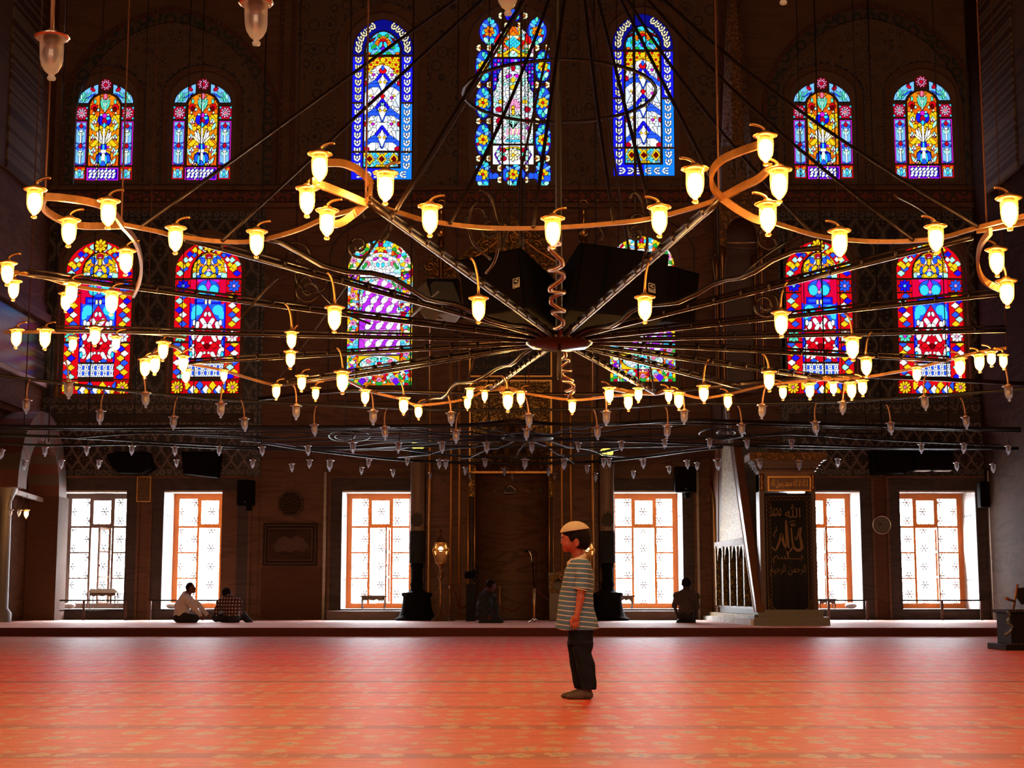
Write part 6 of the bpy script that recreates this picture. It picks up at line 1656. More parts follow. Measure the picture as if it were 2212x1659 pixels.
# trousers
v = Vol((-.14, -.16, zz(1492)), (.15, .16, zz(1335)), g)
wr2 = lambda X, Y, Z: .0018 * np.sin(Z * 55 + X * 40) + .002 * np.sin(Z * 34 - Y * 60 + X * 65)
v.loft([(zz(1345), xx(1222), xx(1279), -.13, .13), (zz(1365), xx(1226), xx(1281), -.13, .13), (zz(1392), xx(1226), xx(1280), -.128, .128)], 0)
v.loft([(zz(1488), xx(1254.5), xx(1286), -.125, -.015), (zz(1450), xx(1246), xx(1284), -.125, -.005), (zz(1432), xx(1243), xx(1283), -.125, 0), (zz(1408), xx(1237), xx(1276.5), -.125, .0), (zz(1385), xx(1234), xx(1280), -.128, .01)], .006, fn=wr2)
v.loft([(zz(1488), xx(1241), xx(1268), .02, .125), (zz(1450), xx(1233.5), xx(1268), .01, .125), (zz(1420), xx(1228.5), xx(1268), 0, .125), (zz(1385), xx(1226), xx(1272), -.01, .128)], .006, fn=wr2)
v.mesh('trousers', 'denim_dark', body, OB)
# socks
for nm, yy, ax, tx, by in (('sock', -.065, 1268, 1226, 1509), ('sock', .055, 1254, 1215, 1505)):
    v = Vol((-.16, yy - .06, -.012), (.14, yy + .06, zz(1484)), g * .9)
    zg = .012
    v.cone(B3(ax + 1, 1489, yy), B3(ax + 2, 1498, yy), .026, .030, 0); a = B3(ax + 5, by - 6, yy); v.ell((a[0], yy, .024), (.026, .027, .024), .015)
    c = B3(tx + 6, by, yy); v.cone((B3(ax - 4, by - 6, yy)[0], yy, .036), (c[0], yy, .018), .028, .016, .015); v.ell((c[0] - .004, yy, .015), (.026, .034, .015), .012)
    v.cone((B3(ax - 12, by, yy)[0], yy, .018), (c[0], yy, .014), .024, .016, .01)
    gZ = v.ax[2][None, None, :]; v.D = np.maximum(v.D, (.001 - gZ).astype(np.float32) + 0 * v.D)
    so = v.mesh(nm, 'sock_brown', body, OB)
    b = MB(); b.tube([(OB.x + c[0] - .012, OB.y + yy, .005), (OB.x + B3(ax + 8, by, yy)[0], OB.y + yy, .005)], .022, 8); b.v = [(x, y, max(.0005, min(.010, z))) for x, y, z in b.v]; b.build('sole', 'sock_sole', so)

# ---- seated and kneeling men
def man(label, cx, base_px, Ymen, joints, skin_rgb, hairmt, shirt, trouser, face, sc=1.0, cap=None):
    """joints in image px (x, y) with y-offset in metres; body faces `face` (unit xy)"""
    org = P(cx, base_px, Ymen); org = Vector((org.x, Ymen, PLAT)); 
    def J(px, py, y=0.):
        p = P(px, py, Ymen + y); return np.array((p.x - org.x, y, p.z - PLAT))
    j = {k: J(*v_) for k, v_ in joints.items()}
    lo = np.min(list(j.values()), 0) - .22; hi = np.max(list(j.values()), 0) + .25; lo[2] = 0
    hh = .0135
    fx = np.array((face[0], face[1], 0.)); fx /= np.linalg.norm(fx); rt = np.array((fx[1], -fx[0], 0)); fp = face[2]
    fw = fx * math.cos(fp) + np.array((0, 0, math.sin(fp))); up = np.cross(rt, fw); up = up if up[2] > 0 else -up
    hd = j['head']; C0 = np.array(lin(skin_rgb))
    v = Vol(lo, hi, hh * .8)
    v.ell(hd, (.088, .088, .108), .01); v.ell(hd + fw * .045 - up * .045, (.055, .055, .065), .03); v.cone(hd + fw * .088 + up * .005, hd + fw * .105 - up * .025, .010, .014, .01); v.ell(hd + fw * .06 - up * .098, (.026, .026, .020), .02)
    for sg in (-1, 1): v.ell(hd + rt * sg * .088 - up * .015 - fw * .005, (.016, .016, .032), .006)
    v.cone(hd - up * .06 - fw * .01, j['neck'], .052, .058, .02)
    v.cone(j['neck'], j['pelvis'], .10, .13, .05)
    for s_ in 'LR':
        v.cone(j['neck'] * .6 + j['sh' + s_] * .4, j['sh' + s_], .07, .06, .04); v.cone(j['sh' + s_], j['el' + s_], .048, .038, .02); v.cone(j['el' + s_], j['ha' + s_], .038, .024, .01)
        d = j['ha' + s_] - j['el' + s_]; d /= np.linalg.norm(d); w = np.cross(d, rt); w /= max(np.linalg.norm(w), .01); pm = j['ha' + s_] + d * .05
        v.cone(j['ha' + s_], pm, .026, .034, .01)
        for q in range(4): v.cone(pm + w * (q - 1.5) * .019, pm + w * (q - 1.5) * .021 + d * (.062 if 0 < q < 3 else .052) - np.array((0, 0, .01)), .0105, .009, .001)
        v.cone(pm - d * .02 + w * -.03, pm + d * .025 + w * -.052, .011, .009, .003)
        v.cone(j['pelvis'] + (j['kn' + s_] - j['pelvis']) * .15, j['kn' + s_], .085, .062, .04); v.cone(j['kn' + s_], j['an' + s_], .058, .042, .02); v.cone(j['an' + s_], j['to' + s_], .04, .028, .01)
    gz = v.ax[2][None, None, :]; v.D = np.maximum(v.D, (.004 - gz) + 0 * v.D).astype(np.float32)
    o = v.mesh('person', 'skin', None, org, col=lambda L: np.tile(C0, (len(L), 1))); tag(o, label, 'person'); o['_o'] = tuple(org)
    v = Vol(hd - .16, hd + .16, .009); v.ell(hd + up * .012 - fw * .012, (.099, .099, .112), 0)
    G = np.meshgrid(*v.ax, indexing='ij', sparse=True); df = (G[0] - hd[0]) * fw[0] + (G[1] - hd[1]) * fw[1] + (G[2] - hd[2]) * fw[2]; du = (G[0] - hd[0]) * up[0] + (G[1] - hd[1]) * up[1] + (G[2] - hd[2]) * up[2]
    v.D = np.maximum(v.D, np.minimum(df - .045, df - .02 - (du - .02) * 1.0 + .03 * (du > .045))).astype(np.float32); v.D = np.maximum(v.D, (-du - .075) + 0 * df).astype(np.float32)
    v.D = np.maximum(v.D, np.where((df > .0) & (du < .03), .01 + 0 * df, -1)).astype(np.float32)
    v.mesh('hair', hairmt, o, org)
    v = Vol(lo, hi, hh)
    mid = (j['neck'] + j['pelvis']) / 2 - fx * .03
    v.cone(j['neck'] - np.array((0, 0, .02)), mid, .115, .155, .05); v.cone(mid, j['pelvis'] + np.array((0, 0, .06)), .155, .165, .05)
    for s_ in 'LR':
        v.cone(j['neck'] * .5 + j['sh' + s_] * .5, j['sh' + s_], .085, .082, .05); v.cone(mid, j['sh' + s_], .12, .085, .06)
        v.cone(j['sh' + s_], j['el' + s_], .075, .058, .03)
        if shirt != 'shirt_brown': v.cone(j['el' + s_], j['ha' + s_] * .95 + j['el' + s_] * .05, .058, .042, .02)
    G = np.meshgrid(*v.ax, indexing='ij', sparse=True); v.D = (v.D + .006 * np.sin(G[0] * 38 + G[2] * 22) + .004 * np.sin(G[2] * 60 - G[0] * 30)).astype(np.float32)
    v.ell(hd, (.10, .10, .13), 0, 's'); v.D = np.maximum(v.D, (.07 - G[2]) + 0 * v.D).astype(np.float32)
    s1 = v.mesh('shirt', shirt, o, org)
    v = Vol(lo, hi, hh)
    v.ell(j['pelvis'], (.18, .17, .13), .03)
    for s_ in 'LR': v.cone(j['pelvis'], j['kn' + s_], .125, .085, .05); v.cone(j['kn' + s_], j['an' + s_], .085, .062, .03)
    G = np.meshgrid(*v.ax, indexing='ij', sparse=True); v.D = (v.D + .005 * np.sin(G[0] * 40 - G[2] * 30)).astype(np.float32)
    v.D = np.maximum(v.D, (.002 - G[2]) + 0 * v.D).astype(np.float32); v.mesh('trousers', trouser, o, org)
    return o
YM = 33.4
man('man in a white shirt sitting cross-legged, arms stretched forward, facing right', 405, 1346, YM,
    dict(head=(412, 1270, 0), neck=(401, 1287, 0), shL=(398, 1293, -.17), shR=(406, 1292, .17), elL=(418, 1313, -.22), elR=(428, 1306, .14), haL=(433, 1330, -.2), haR=(448, 1328, .05), pelvis=(392, 1334, 0), knL=(420, 1336, -.30), knR=(422, 1334, .30), anL=(400, 1341, -.12), anR=(405, 1341, .12), toL=(395, 1343, .02), toR=(408, 1342, -.05)),
    (95, 52, 46), 'hair_dark', 'shirt_white', 'trouser_black', (1, -.1, .1))
man('man in a checked shirt sitting cross-legged with his back turned and head bowed', 497, 1346, YM,
    dict(head=(489, 1282, .10), neck=(496, 1294, 0), shL=(477, 1302, 0), shR=(514, 1301, 0), elL=(466, 1323, .06), elR=(517, 1326, .10), haL=(476, 1334, .28), haR=(505, 1334, .30), pelvis=(500, 1334, -.02), knL=(466, 1334, .22), knR=(525, 1330, .25), anL=(500, 1341, .30), anR=(538, 1342, .10), toL=(515, 1343, .28), toR=(544, 1344, .05)),
    (70, 34, 40), 'hair_dark', 'shirt_checked', 'trouser_black', (-.35, 1, -.5))
man('man in a dark navy jacket kneeling before the prayer niche, head bowed to the right', 1055, 1350, 33.0,
    dict(head=(1061, 1264, .02), neck=(1053, 1282, 0), shL=(1043, 1291, -.14), shR=(1062, 1290, .16), elL=(1036, 1312, -.16), elR=(1072, 1312, .16), haL=(1052, 1328, -.16), haR=(1074, 1328, .10), pelvis=(1046, 1330, 0), knL=(1076, 1341, -.10), knR=(1078, 1340, .14), anL=(1040, 1345, -.10), anR=(1042, 1345, .12), toL=(1034, 1346, -.08), toR=(1036, 1346, .10)),
    (80, 36, 30), 'hair_dark', 'jacket_navy', 'trouser_black', (.9, .35, -.35))
man('man in a brown short-sleeved shirt kneeling with his back turned, right of the niche', 1482, 1348, 33.2,
    dict(head=(1482, 1260, 0), neck=(1482, 1280, 0), shL=(1463, 1288, 0), shR=(1501, 1289, 0), elL=(1457, 1310, .02), elR=(1506, 1312, .02), haL=(1463, 1329, .16), haR=(1503, 1331, .14), pelvis=(1482, 1328, 0), knL=(1472, 1341, .42), knR=(1492, 1341, .42), anL=(1467, 1345, -.04), anR=(1498, 1345, -.04), toL=(1475, 1347, -.10), toR=(1490, 1347, -.10)),
    (60, 34, 34), 'hair_dark', 'shirt_brown', 'trouser_black', (0, 1, 0))
# ---------------------------------------------------------------- furnishings
def at(px, py, Y): return P(px, py, Y)
zY = lambda py, Y, px=1106: P(px, py, Y).z
# giant candle stands flanking the niche
for side_, cx, base, col, y0, y1, lab in ((-1, 901, 901, (885, 919), 970, 1338, 'left'), (1, 1312, 1312, (1297, 1329), 985, 1338, 'right')):
    Y = 36.4; c = at(cx, 1200, Y); X = c.x; s = 1 / 92.
    t = thing('giant_candle', 'giant pale candle on a black bronze pedestal, %s of the prayer niche' % lab, 'candle stand', (X, Y, PLAT), 'giant candle stands')
    z = lambda py: zY(py, Y)
    b = MB(); b.lathe([(.50, PLAT), (.50, PLAT + .05), (.42, PLAT + .09), (.40, PLAT + .14), (.36, z(1318)), (.33, z(1300)), (.32, z(1290)), (.36, z(1286)), (.36, z(1281)), (.22, z(1279)), (.14, z(1272)), (.16, z(1262)), (.13, z(1255)), (.13, z(1228)), (.16, z(1224)), (.15, z(1218)), (.12, z(1214))], (X, Y, 0), 24); b.build('pedestal', 'black_box', t)
    b = MB(); b.lathe([(.18, z(1216)), (.18, z(1150)), (.175, z(1147))], (X, Y, 0), 24); b.build('sleeve', 'cloth_black', t)
    b = MB(); b.lathe([(.165, z(1150)), (.17, z(1100)), (.165, z(1060)), (.17, z(1052)), (.165, z(1048)), (.17, z(y0 + 18))], (X, Y, 0), 20); b.build('candle', 'shaft_stone', t)
    b = MB(); q = [(X - .12 + .24 * i / 10, z(1118) + .10 * abs(math.sin(i * 1.57)) * (1 if 2 <= i <= 8 else .3)) for i in range(11)]
    th = [(X - .13, z(1118)), (X - .06, z(1108)), (X - .04, z(1113)), (X, z(1104)), (X + .04, z(1113)), (X + .06, z(1108)), (X + .13, z(1118)), (X + .14, z(1130)), (X + .07, z(1138)), (X - .07, z(1138)), (X - .14, z(1130))]
    b.prism([th], Y - .19, Y - .14); b.build('tulip_emblem', 'marble_dark', t)
    b = MB(); b.lathe([(.175, z(y0 + 18)), (.18, z(y0 + 2)), (.15, z(y0))], (X, Y, 0), 20); b.build('collar', 'cloth_black', t)
    b = MB(); b.lathe([(.10, z(y0)), (.155, z(y0 - 4)), (.16, z(y0 - 10)), (.13, z(y0 - 14)), (.03, z(y0 - 18))], (X, Y, 0), 20); b.build('glowing_bowl', 'candle_light', t)
# standing lanterns
for px, lab in ((952, 'lit six-sided brass floor lantern left of the niche beside the candle stand'), (1268, 'lit six-sided brass floor lantern right of the niche behind the boy')):
    Y = 35.6; c = at(px, 1200, Y); z = lambda py: zY(py, Y)
    t = thing('floor_lantern', lab, 'lantern', (c.x, Y, PLAT))
    b = MB(); b.lathe([(.22, PLAT), (.20, PLAT + .06), (.05, PLAT + .16), (.03, z(1290)), (.06, z(1275)), (.03, z(1262)), (.035, z(1252)), (.07, z(1246)), (.03, z(1240)), (.04, z(1226)), (.10, z(1218))], (c.x, Y, 0), 10); b.build('post', 'brass_dark', t)
    b = MB(); w0, w1, w2 = .10, .19, .13
    rings = [(w0, z(1217)), (w1, z(1189)), (w2, z(1172))]
    for r, zz_ in rings:
        b.tube([(c.x + r * math.cos(PI / 3 * k), Y + r * math.sin(PI / 3 * k), zz_) for k in range(7)], .012, 5)
    for k in range(6): b.tube([(c.x + r * math.cos(PI / 3 * k), Y + r * math.sin(PI / 3 * k), zz_) for r, zz_ in rings], .010, 5)
    b.build('cage', 'brass', t)
    b = MB(); b.lathe([(w0 * .95, z(1217)), (w1 * .95, z(1189)), (w2 * .95, z(1172))], (c.x, Y, 0), 6, smooth=False); b.build('glass_panes', 'lamp_glass_lit', t)
    b = MB(); b.lathe([(w2 * 1.1, z(1172)), (w2 * .9, z(1167)), (.05, z(1160)), (.03, z(1154)), (.05, z(1150)), (.01, z(1143))], (c.x, Y, 0), 6, smooth=False); b.build('lantern_roof', 'brass_dark', t)
    b = MB(); b.ball((c.x, Y, z(1186)), .055); b.build('bulb', 'lantern_light', t)
# microphone stand
Y = 33.2; c = at(1154, 1300, Y); z = lambda py: zY(py, Y); X = c.x
t = thing('microphone_stand', 'brass and black microphone stand before the prayer niche', 'microphone stand', (X, Y, PLAT))
b = MB()
for k in range(3): a = 2 * PI * k / 3 + .5; b.tube([(X, Y, z(1335)), (X + .07 * math.cos(a), Y + .07 * math.sin(a), z(1340)), (X + .13 * math.cos(a), Y + .13 * math.sin(a), PLAT + .01)], .014, 6)
b.build('tripod_base', 'chrome', t)
b = MB(); b.tube([(X, Y, PLAT + .05), (X, Y, z(1271))], .022, 8); b.build('lower_tube', 'brass', t)
b = MB(); b.tube([(X, Y, z(1271)), (X - .03, Y, z(1215)), (X - .05, Y, z(1198))], .012, 6); b.build('upper_tube', 'black_box', t)
b = MB(); b.tube(smooth([Vector((X - .05, Y, z(1215))), Vector((X - .06, Y, z(1202))), Vector((X - .09, Y, z(1193))), Vector((X - .13, Y, z(1191)))], 4), .012, 6); b.build('gooseneck', 'chrome', t)
b = MB(); b.tube([(X - .12, Y, z(1191.5)), (X - .20, Y, z(1190))], [.022, .028], 8); b.build('microphone', 'black_box', t)
b = MB(); b.tube(smooth([Vector((X - .06, Y, z(1195))), Vector((X - .01, Y, z(1192))), Vector((X + .04, Y, z(1195))), Vector((X + .04, Y, z(1240))), Vector((X + .03, Y, z(1335)))], 4), .006, 5); b.build('cable', 'black_box', t)
# pedestal fan
Y = 35.2; c = at(1024, 1240, Y); z = lambda py: zY(py, Y)
t = thing('pedestal_fan', 'dark pedestal fan standing at the left side of the niche', 'fan', (c.x - .05, Y, PLAT))
X = c.x - .08
b = MB(); b.box(X - .10, X + .10, Y + .05, Y + .35, PLAT, z(1262)); b.build('stand', 'cloth_black', t)
b = MB(); b.lathe([(.02, -.12), (.08, -.10), (.09, .10), (.03, .12)], (X - .02, Y, z(1242)), 10, axis='x'); b.build('motor', 'black_box', t)
cage = MB(); fc = Vector((X + .10, Y, z(1241)))
for r in (.24, .17, .10):
    cage.tube([fc + Vector((.45 * r * math.cos(2 * PI * k / 24), -.5 * r * math.cos(2 * PI * k / 24), r * math.sin(2 * PI * k / 24))) * 1. for k in range(25)], .006, 4)
for k in range(16): cage.tube([fc, fc + Vector((.45 * .24 * math.cos(2 * PI * k / 16), -.5 * .24 * math.cos(2 * PI * k / 16), .24 * math.sin(2 * PI * k / 16)))], .004, 4)
cage.build('cage', 'iron', t)
for k in range(3):
    b = MB(); a = 2 * PI * k / 3; a2 = a + .8
    f_ = lambda r, a: fc + Vector((.45 * r * math.cos(a) + .02, -.5 * r * math.cos(a) + .02, r * math.sin(a)))
    b.add([f_(.03, a), f_(.20, a), f_(.21, a2), f_(.05, a2)], [(0, 1, 2, 3)]); b.build('blade', 'iron_dark', t)
# rope barrier
Y = 35.9
ps = [(973, 1262), (1098 - 125, 1262)]
for k, (xa, ya, xb_, yb__, dip) in enumerate(((975, 1262, 1018, 1305, 1312), (1080, 1310, 1150, 1276, 1318), (1158, 1274, 1215, 1290, 1296))):
    p, q = at(xa, ya, Y), at(xb_, yb__, Y); m_ = at((xa + xb_) / 2, dip, Y)
    t = thing('barrier_rope', ('dark red barrier rope between lantern and fan', 'dark red barrier rope sagging left of the microphone stand', 'dark red barrier rope right of the microphone stand')[k], 'rope', tuple(p), 'barrier ropes')
    b = MB(); b.tube(smooth([p, p.lerp(m_, .6) + Vector((0, 0, -.03)), m_, m_.lerp(q, .5) + Vector((0, 0, -.02)), q], 5), .022, 6); b.build('rope', 'rope_red', t)
for px, lab in ((972, 'brass barrier post left of the fan'), (1080, 'brass barrier post behind the kneeling man in navy'), (1216, 'brass barrier post beside the reading chair')):
    p = at(px, 1270, Y + .02); t = thing('barrier_post', lab, 'post', (p.x, Y + .02, PLAT), 'barrier posts')
    b = MB(); b.lathe([(.12, PLAT), (.11, PLAT + .03), (.02, PLAT + .05), (.018, p.z - .03), (.035, p.z), (.02, p.z + .04), (.005, p.z + .06)], (p.x, Y + .02, 0), 10); b.build('post', 'brass_dark', t)
# carved reading chair behind the boy
Y = 35.0; x0, x1, z0, z1 = wrect(1186, 1280, 1222, 1338, Y)
t = thing('reading_chair', 'carved dark wooden reading chair behind the standing boy', 'chair', ((x0 + x1) / 2, Y, PLAT))
b = MB(); b.box(x0, x1, Y, Y + .5, PLAT + .02, z1); b.build('chest', 'wood_dark', t, bevel=.015)
b = MB(); q = [P(a, c, Y) for a, c in ((1186, 1280), (1222, 1280), (1222, 1228), (1204, 1236), (1188, 1244))]; q2 = [P(a, c, Y) for a, c in ((1196, 1272), (1214, 1272), (1214, 1254), (1205, 1250), (1198, 1256))]
b.prism([[(p.x, p.z) for p in q], [(p.x, p.z) for p in q2]], Y, Y + .05); b.build('carved_side', 'gilt_relief', t)
b = MB(); b.box(x0, x1, Y + .45, Y + .5, z1, zY(1236, Y)); b.build('backrest', 'wood_dark', t)

# wall pieces
c = at(628, 1088, YW); t = thing('octagonal_plaque', 'octagonal dark plaque with engraved calligraphy above the marble panel', 'plaque', (c.x, YW - .03, c.z)); R = 30 / 89.
oc = lambda r: [(c.x + r * math.cos(PI / 8 + PI / 4 * k), c.z + r * math.sin(PI / 8 + PI / 4 * k)) for k in range(8)]
b = MB(); b.prism([oc(R)], YW - .06, YW); b.build('disc', 'plaque_dark', t)
b = MB(); b.prism([oc(R * .97), oc(R * .92)], YW - .07, YW - .06); b.prism([oc(R * .86), oc(R * .84)], YW - .07, YW - .06)
b.build('engraved_border', 'thread_gold', t)
b = MB(); r4 = random.Random(2)
for k in range(16): a = 2 * PI * k / 16; b.tube([(x, YW - .065, z_) for x, z_ in spiral(c.x + R * .55 * math.cos(a), c.z + R * .55 * math.sin(a), .075, 1.2, a, 1, 10)], .006, 4)
for k in range(8): a = 2 * PI * k / 8; b.tube([(c.x + .03 * math.cos(a), YW - .065, c.z + .03 * math.sin(a)), (c.x + .14 * math.cos(a), YW - .065, c.z + .14 * math.sin(a))], .006, 4)
b.build('engraving', 'thread_gold', t)
x0, x1, z0, z1 = wrect(569, 1130, 686, 1222); t = thing('marble_picture_panel', 'rectangular framed panel of red-brown figured marble under the octagonal plaque', 'panel', ((x0 + x1) / 2, YW - .03, z0))
b = MB(); b.prism([rect(x0, x1, z0, z1), rect(x0 + .14, x1 - .14, z0 + .14, z1 - .14)], YW - .05, YW - .021); b.build('border', 'plaque_dark', t)
for g_ in (.045, .125): b = MB(); b.prism([rect(x0 + g_, x1 - g_, z0 + g_, z1 - g_), rect(x0 + g_ + .012, x1 - g_ - .012, z0 + g_ + .012, z1 - g_ - .012)], YW - .058, YW - .05); b.build('fillet', 'thread_gold', t)
b = MB(); b.prism([rect(x0 + .14, x1 - .14, z0 + .14, z1 - .14)], YW - .04, YW - .021); b.build('slab', 'slab_dark', t)
b = MB(); q = [P(a, d, YW) for a, d in ((590, 1182), (600, 1165), (615, 1158), (628, 1164), (642, 1157), (656, 1164), (668, 1180), (655, 1192), (640, 1188), (628, 1194), (612, 1190), (598, 1193))]; b.prism([[(p.x, p.z) for p in q]], YW - .044, YW - .04); b.build('figured_cloud', 'figured_red', t)
# clock
c = at(1903, 1134, YW); t = thing('wall_clock', 'round wall clock with a pale face between the two right windows', 'clock', (c.x, YW - .04, c.z)); R = 21 / 89.
b = MB(); b.lathe([(R * .84, -.06), (R * .92, -.075), (R, -.05), (R, .0)], (c.x, YW - .04, c.z), 36, axis='y'); b.build('rim', 'chrome', t)
b = MB(); b.lathe([(0.001, -.05), (R * .88, -.05)], (c.x, YW - .04, c.z), 36, axis='y', smooth=False); b.build('face', 'clock_face', t)
for k in range(1, 13):
    a = PI / 2 - 2 * PI * k / 12; lettering('numeral', str(k), 'ink_black', (c.x + R * .68 * math.cos(a), YW - .094, c.z + R * .68 * math.sin(a)), R * .16, t, ext=.002)
for a, l, w in ((PI / 2 - 2 * PI * (8.9 / 12), .42, .009), (PI / 2 - 2 * PI * (52 / 60), .66, .006)):
    b = MB(); b.tube([(c.x, YW - .10, c.z), (c.x + R * l * math.cos(a), YW - .10, c.z + R * l * math.sin(a))], w, 4); b.build('hand', 'ink_black', t)
# gilded inscription plaque between the left windows
x0, x1, z0, z1 = wrect(298, 1030, 329, 1085); t = thing('gilt_plaque', 'tall gilded inscription plaque between the two leftmost clear windows', 'plaque', ((x0 + x1) / 2, YW - .1, z0))
b = MB(); b.box(x0, x1, YW - .13, YW, z0, z1); b.build('board', 'wood_dark', t)
b = MB(); b.prism([rect(x0, x1, z0, z1), rect(x0 + .025, x1 - .025, z0 + .025, z1 - .025)], YW - .14, YW - .13)
b.build('gilt_rim', 'gilt_line', t)
b = MB()
for k in range(6):
    for i in range(4): b.tube([(a, YW - .135, d) for a, d in spiral(x0 + .07 + i * .07, z0 + .12 + k * .085, .034, 1.1, k + i, 1 if i % 2 else -1, 9)], .006, 4)
b.build('gilt_script', 'gilt_line', t)
# small wall loudspeakers
for (a0, b0, a1, b1), lab in (((512, 1037, 548, 1091), 'small black wall loudspeaker beside the second clear window'), ((1458, 1008, 1504, 1063), 'small black wall loudspeaker above right of the window by the kneeling man'), ((2117, 1040, 2166, 1096), 'small black wall loudspeaker at the far right window corner')):
    x0, x1, z0, z1 = wrect(a0, b0, a1, b1, YW - .4); t = thing('wall_loudspeaker', lab, 'loudspeaker', ((x0 + x1) / 2, YW - .4, z0), 'loudspeakers')
    b = MB(); b.box(x0, x1, YW - .42, YW - .14, z0, z1); b.build('cabinet', 'black_box', t, bevel=.03)
    b = MB(); b.box(x0 + .04, x1 - .04, YW - .435, YW - .42, z0 + .05, z1 - .05); b.build('grille', 'black_grille', t)
    b = MB(); b.box((x0 + x1) / 2, (x0 + x1) / 2 + .12, YW - .25, YW - .09, z0 - .12, z0); b.build('bracket', 'black_box', t)
    b = MB(); b.box((x0 + x1) / 2 - .02, (x0 + x1) / 2 + .02, YW - .445, YW - .434, z0 + .06, z0 + .09); b.build('badge', 'grey_metal', t)
for q, lab in (([(238, 983), (252, 975), (318, 975), (319, 1010), (304, 1022), (256, 1021), (240, 1008)], 'large black angled loudspeaker under the tiles, first from left'), ([(391, 975), (472, 975), (466, 1031), (396, 1023)], 'large black loudspeaker on the tiles above the second window'),
               ([(1884, 970), (1970, 972), (1971, 1010), (1955, 1022), (1897, 1019)], 'large black angled loudspeaker above and right of the wall clock'), ([(1974, 963), (2060, 962), (2060, 1015), (1977, 1015)], 'large black loudspeaker above the rightmost window with pale lower edge')):
    pts = [P(a, d, YW - .7) for a, d in q]; c = sum(pts, Vector()) / len(pts)
    t = thing('tile_wall_loudspeaker', lab, 'loudspeaker', tuple(c), 'loudspeakers')
    b = MB(); b.prism([[(p.x, p.z) for p in pts]], YW - .7, YW - .2); b.build('cabinet', 'black_box', t, bevel=.02)
    b = MB(); b.prism([[(c.x + (p.x - c.x) * .86, c.z + (p.z - c.z) * .82) for p in pts]], YW - .73, YW - .7); b.build('grille', 'black_grille', t)
    b = MB(); b.box(c.x - .08, c.x + .08, YW - .22, YW - .04, c.z - .1, c.z + .1); b.build('mount', 'iron_dark', t)
    if 'pale' in lab:
        b = MB(); zz_ = min(p.z for p in pts); b.box(c.x - .42, c.x - .08, YW - .68, YW - .4, zz_ - .02, zz_ + .004); b.box(c.x + .05, c.x + .42, YW - .68, YW - .4, zz_ - .02, zz_ + .004); b.build('pale_edge', 'white_paint', t)
# low iron rails before the windows
for k, (xa, xb_, posts, lab) in enumerate(((106, 276, (106, 181, 272), 'leftmost'), (324, 480, (324,), 'second'), (1766, 1877, (1790, 1873), 'pulpit-side'), (1946, 2124, (2035, 2120), 'rightmost'))):
    Y = YW - .55; t = thing('window_rail', 'low black iron rail in front of the %s clear window' % lab, 'rail', tuple(P((xa + xb_) / 2, 1340, Y)), 'low window rails')
    a, c = P(xa, 1297, Y), P(xb_, 1297, Y); b = MB(); b.tube([a, c], .020, 6); b.build('top_bar', 'iron_dark', t)
    n = int((xb_ - xa) / 4.5); b = MB()
    zl = P(xa, 1319, Y).z; b = MB(); b.tube([(a.x, Y, zl), (c.x, Y, zl)], .014, 5); b.build('lower_bar', 'iron_dark', t)
    for px in posts: x = P(px, 1310, Y).x; b = MB(); b.box(x - .03, x + .03, Y - .02, Y + .02, PLAT, a.z); b.build('post', 'wood_dark', t)
# little tables standing in the window recesses
for k, (xa, xb_, yt, lab, mt) in enumerate(((196, 252, 1278, 'white-topped reading table with curved apron in the leftmost window', 'white_paint'), (782, 832, 1287, 'small dark reading table with scalloped apron in the window left of the niche', 'wood_dark'), (1338, 1366, 1287, 'small dark reading table in the window right of the niche', 'wood_dark'), (1768, 1802, 1294, 'small dark reading table in the window beside the pulpit', 'wood_dark'))):
    Y = YW + .55; z0_ = lowr[0][2]; x0 = P(xa, 1300, Y).x; x1 = P(xb_, 1300, Y).x; zt_ = P(xa, yt, Y).z
    t = thing('reading_table', lab, 'table', ((x0 + x1) / 2, Y, z0_), 'reading tables in the window recesses')
    b = MB(); b.prism([[(x0 - .05, zt_ - .03), (x1 + .05, zt_ - .03), (x1 + .05, zt_), (x1 - .02, zt_ + (.07 if k == 0 else .01)), (x0 + .06, zt_ + (.07 if k == 0 else .01)), (x0 - .05, zt_)]], Y - .18, Y + .18); b.build('tabletop', mt, t)
    n = 12; ap = [(x0 + (x1 - x0) * i / n, zt_ - .09 - .03 * math.sin(i / n * PI * 3) ** 2) for i in range(n + 1)]
    b = MB(); b.prism([[(x1, zt_ - .03), (x0, zt_ - .03)] + ap], Y - .16, Y - .13); b.build('apron', 'wood_dark', t)
    for x in (x0 + .02, x1 - .02):
        for y in (Y - .15, Y + .15): b = MB(); b.tube([(x, y, zt_ - .03), (x + (.015 if x > (x0 + x1) / 2 else -.015), y, zt_ - .2), (x, y, z0_)], [.02, .014, .018], 6); b.build('leg', 'wood_dark', t)
for px, lab, wi in ((150, 'white bolster cushion lying in the leftmost window', 0), (372, 'white cushion on the sill of the second window', 1), (1838, 'white cushion on the sill of the window beside the pulpit', 4)):
    Y = YW + .4; p = P(px, 1308, Y); t = thing('cushion', lab, 'cushion', (p.x, Y, lowr[wi][2]), 'sill cushions')
    b = MB(); b.ball((p.x, Y, lowr[wi][2] + .075), (.15, .12, .075), 14); b.build('pad', 'shirt_white', t)
for wi in (2, 3):                                                   # carpeted bench steps below the middle windows
    x0, x1, z0, z1 = lowr[wi]; b = MB(); b.box(x0 - .25, x1 + (.1 if wi == 2 else .1), YW - .75, YW - .12, PLAT, z0 - .04)
    t = b.build('window_bench', 'rope_red' if 0 else 'wood_dark'); tag(t, 'low dark carpeted bench below the window %s of the niche' % ('left' if wi == 2 else 'right'), 'bench')
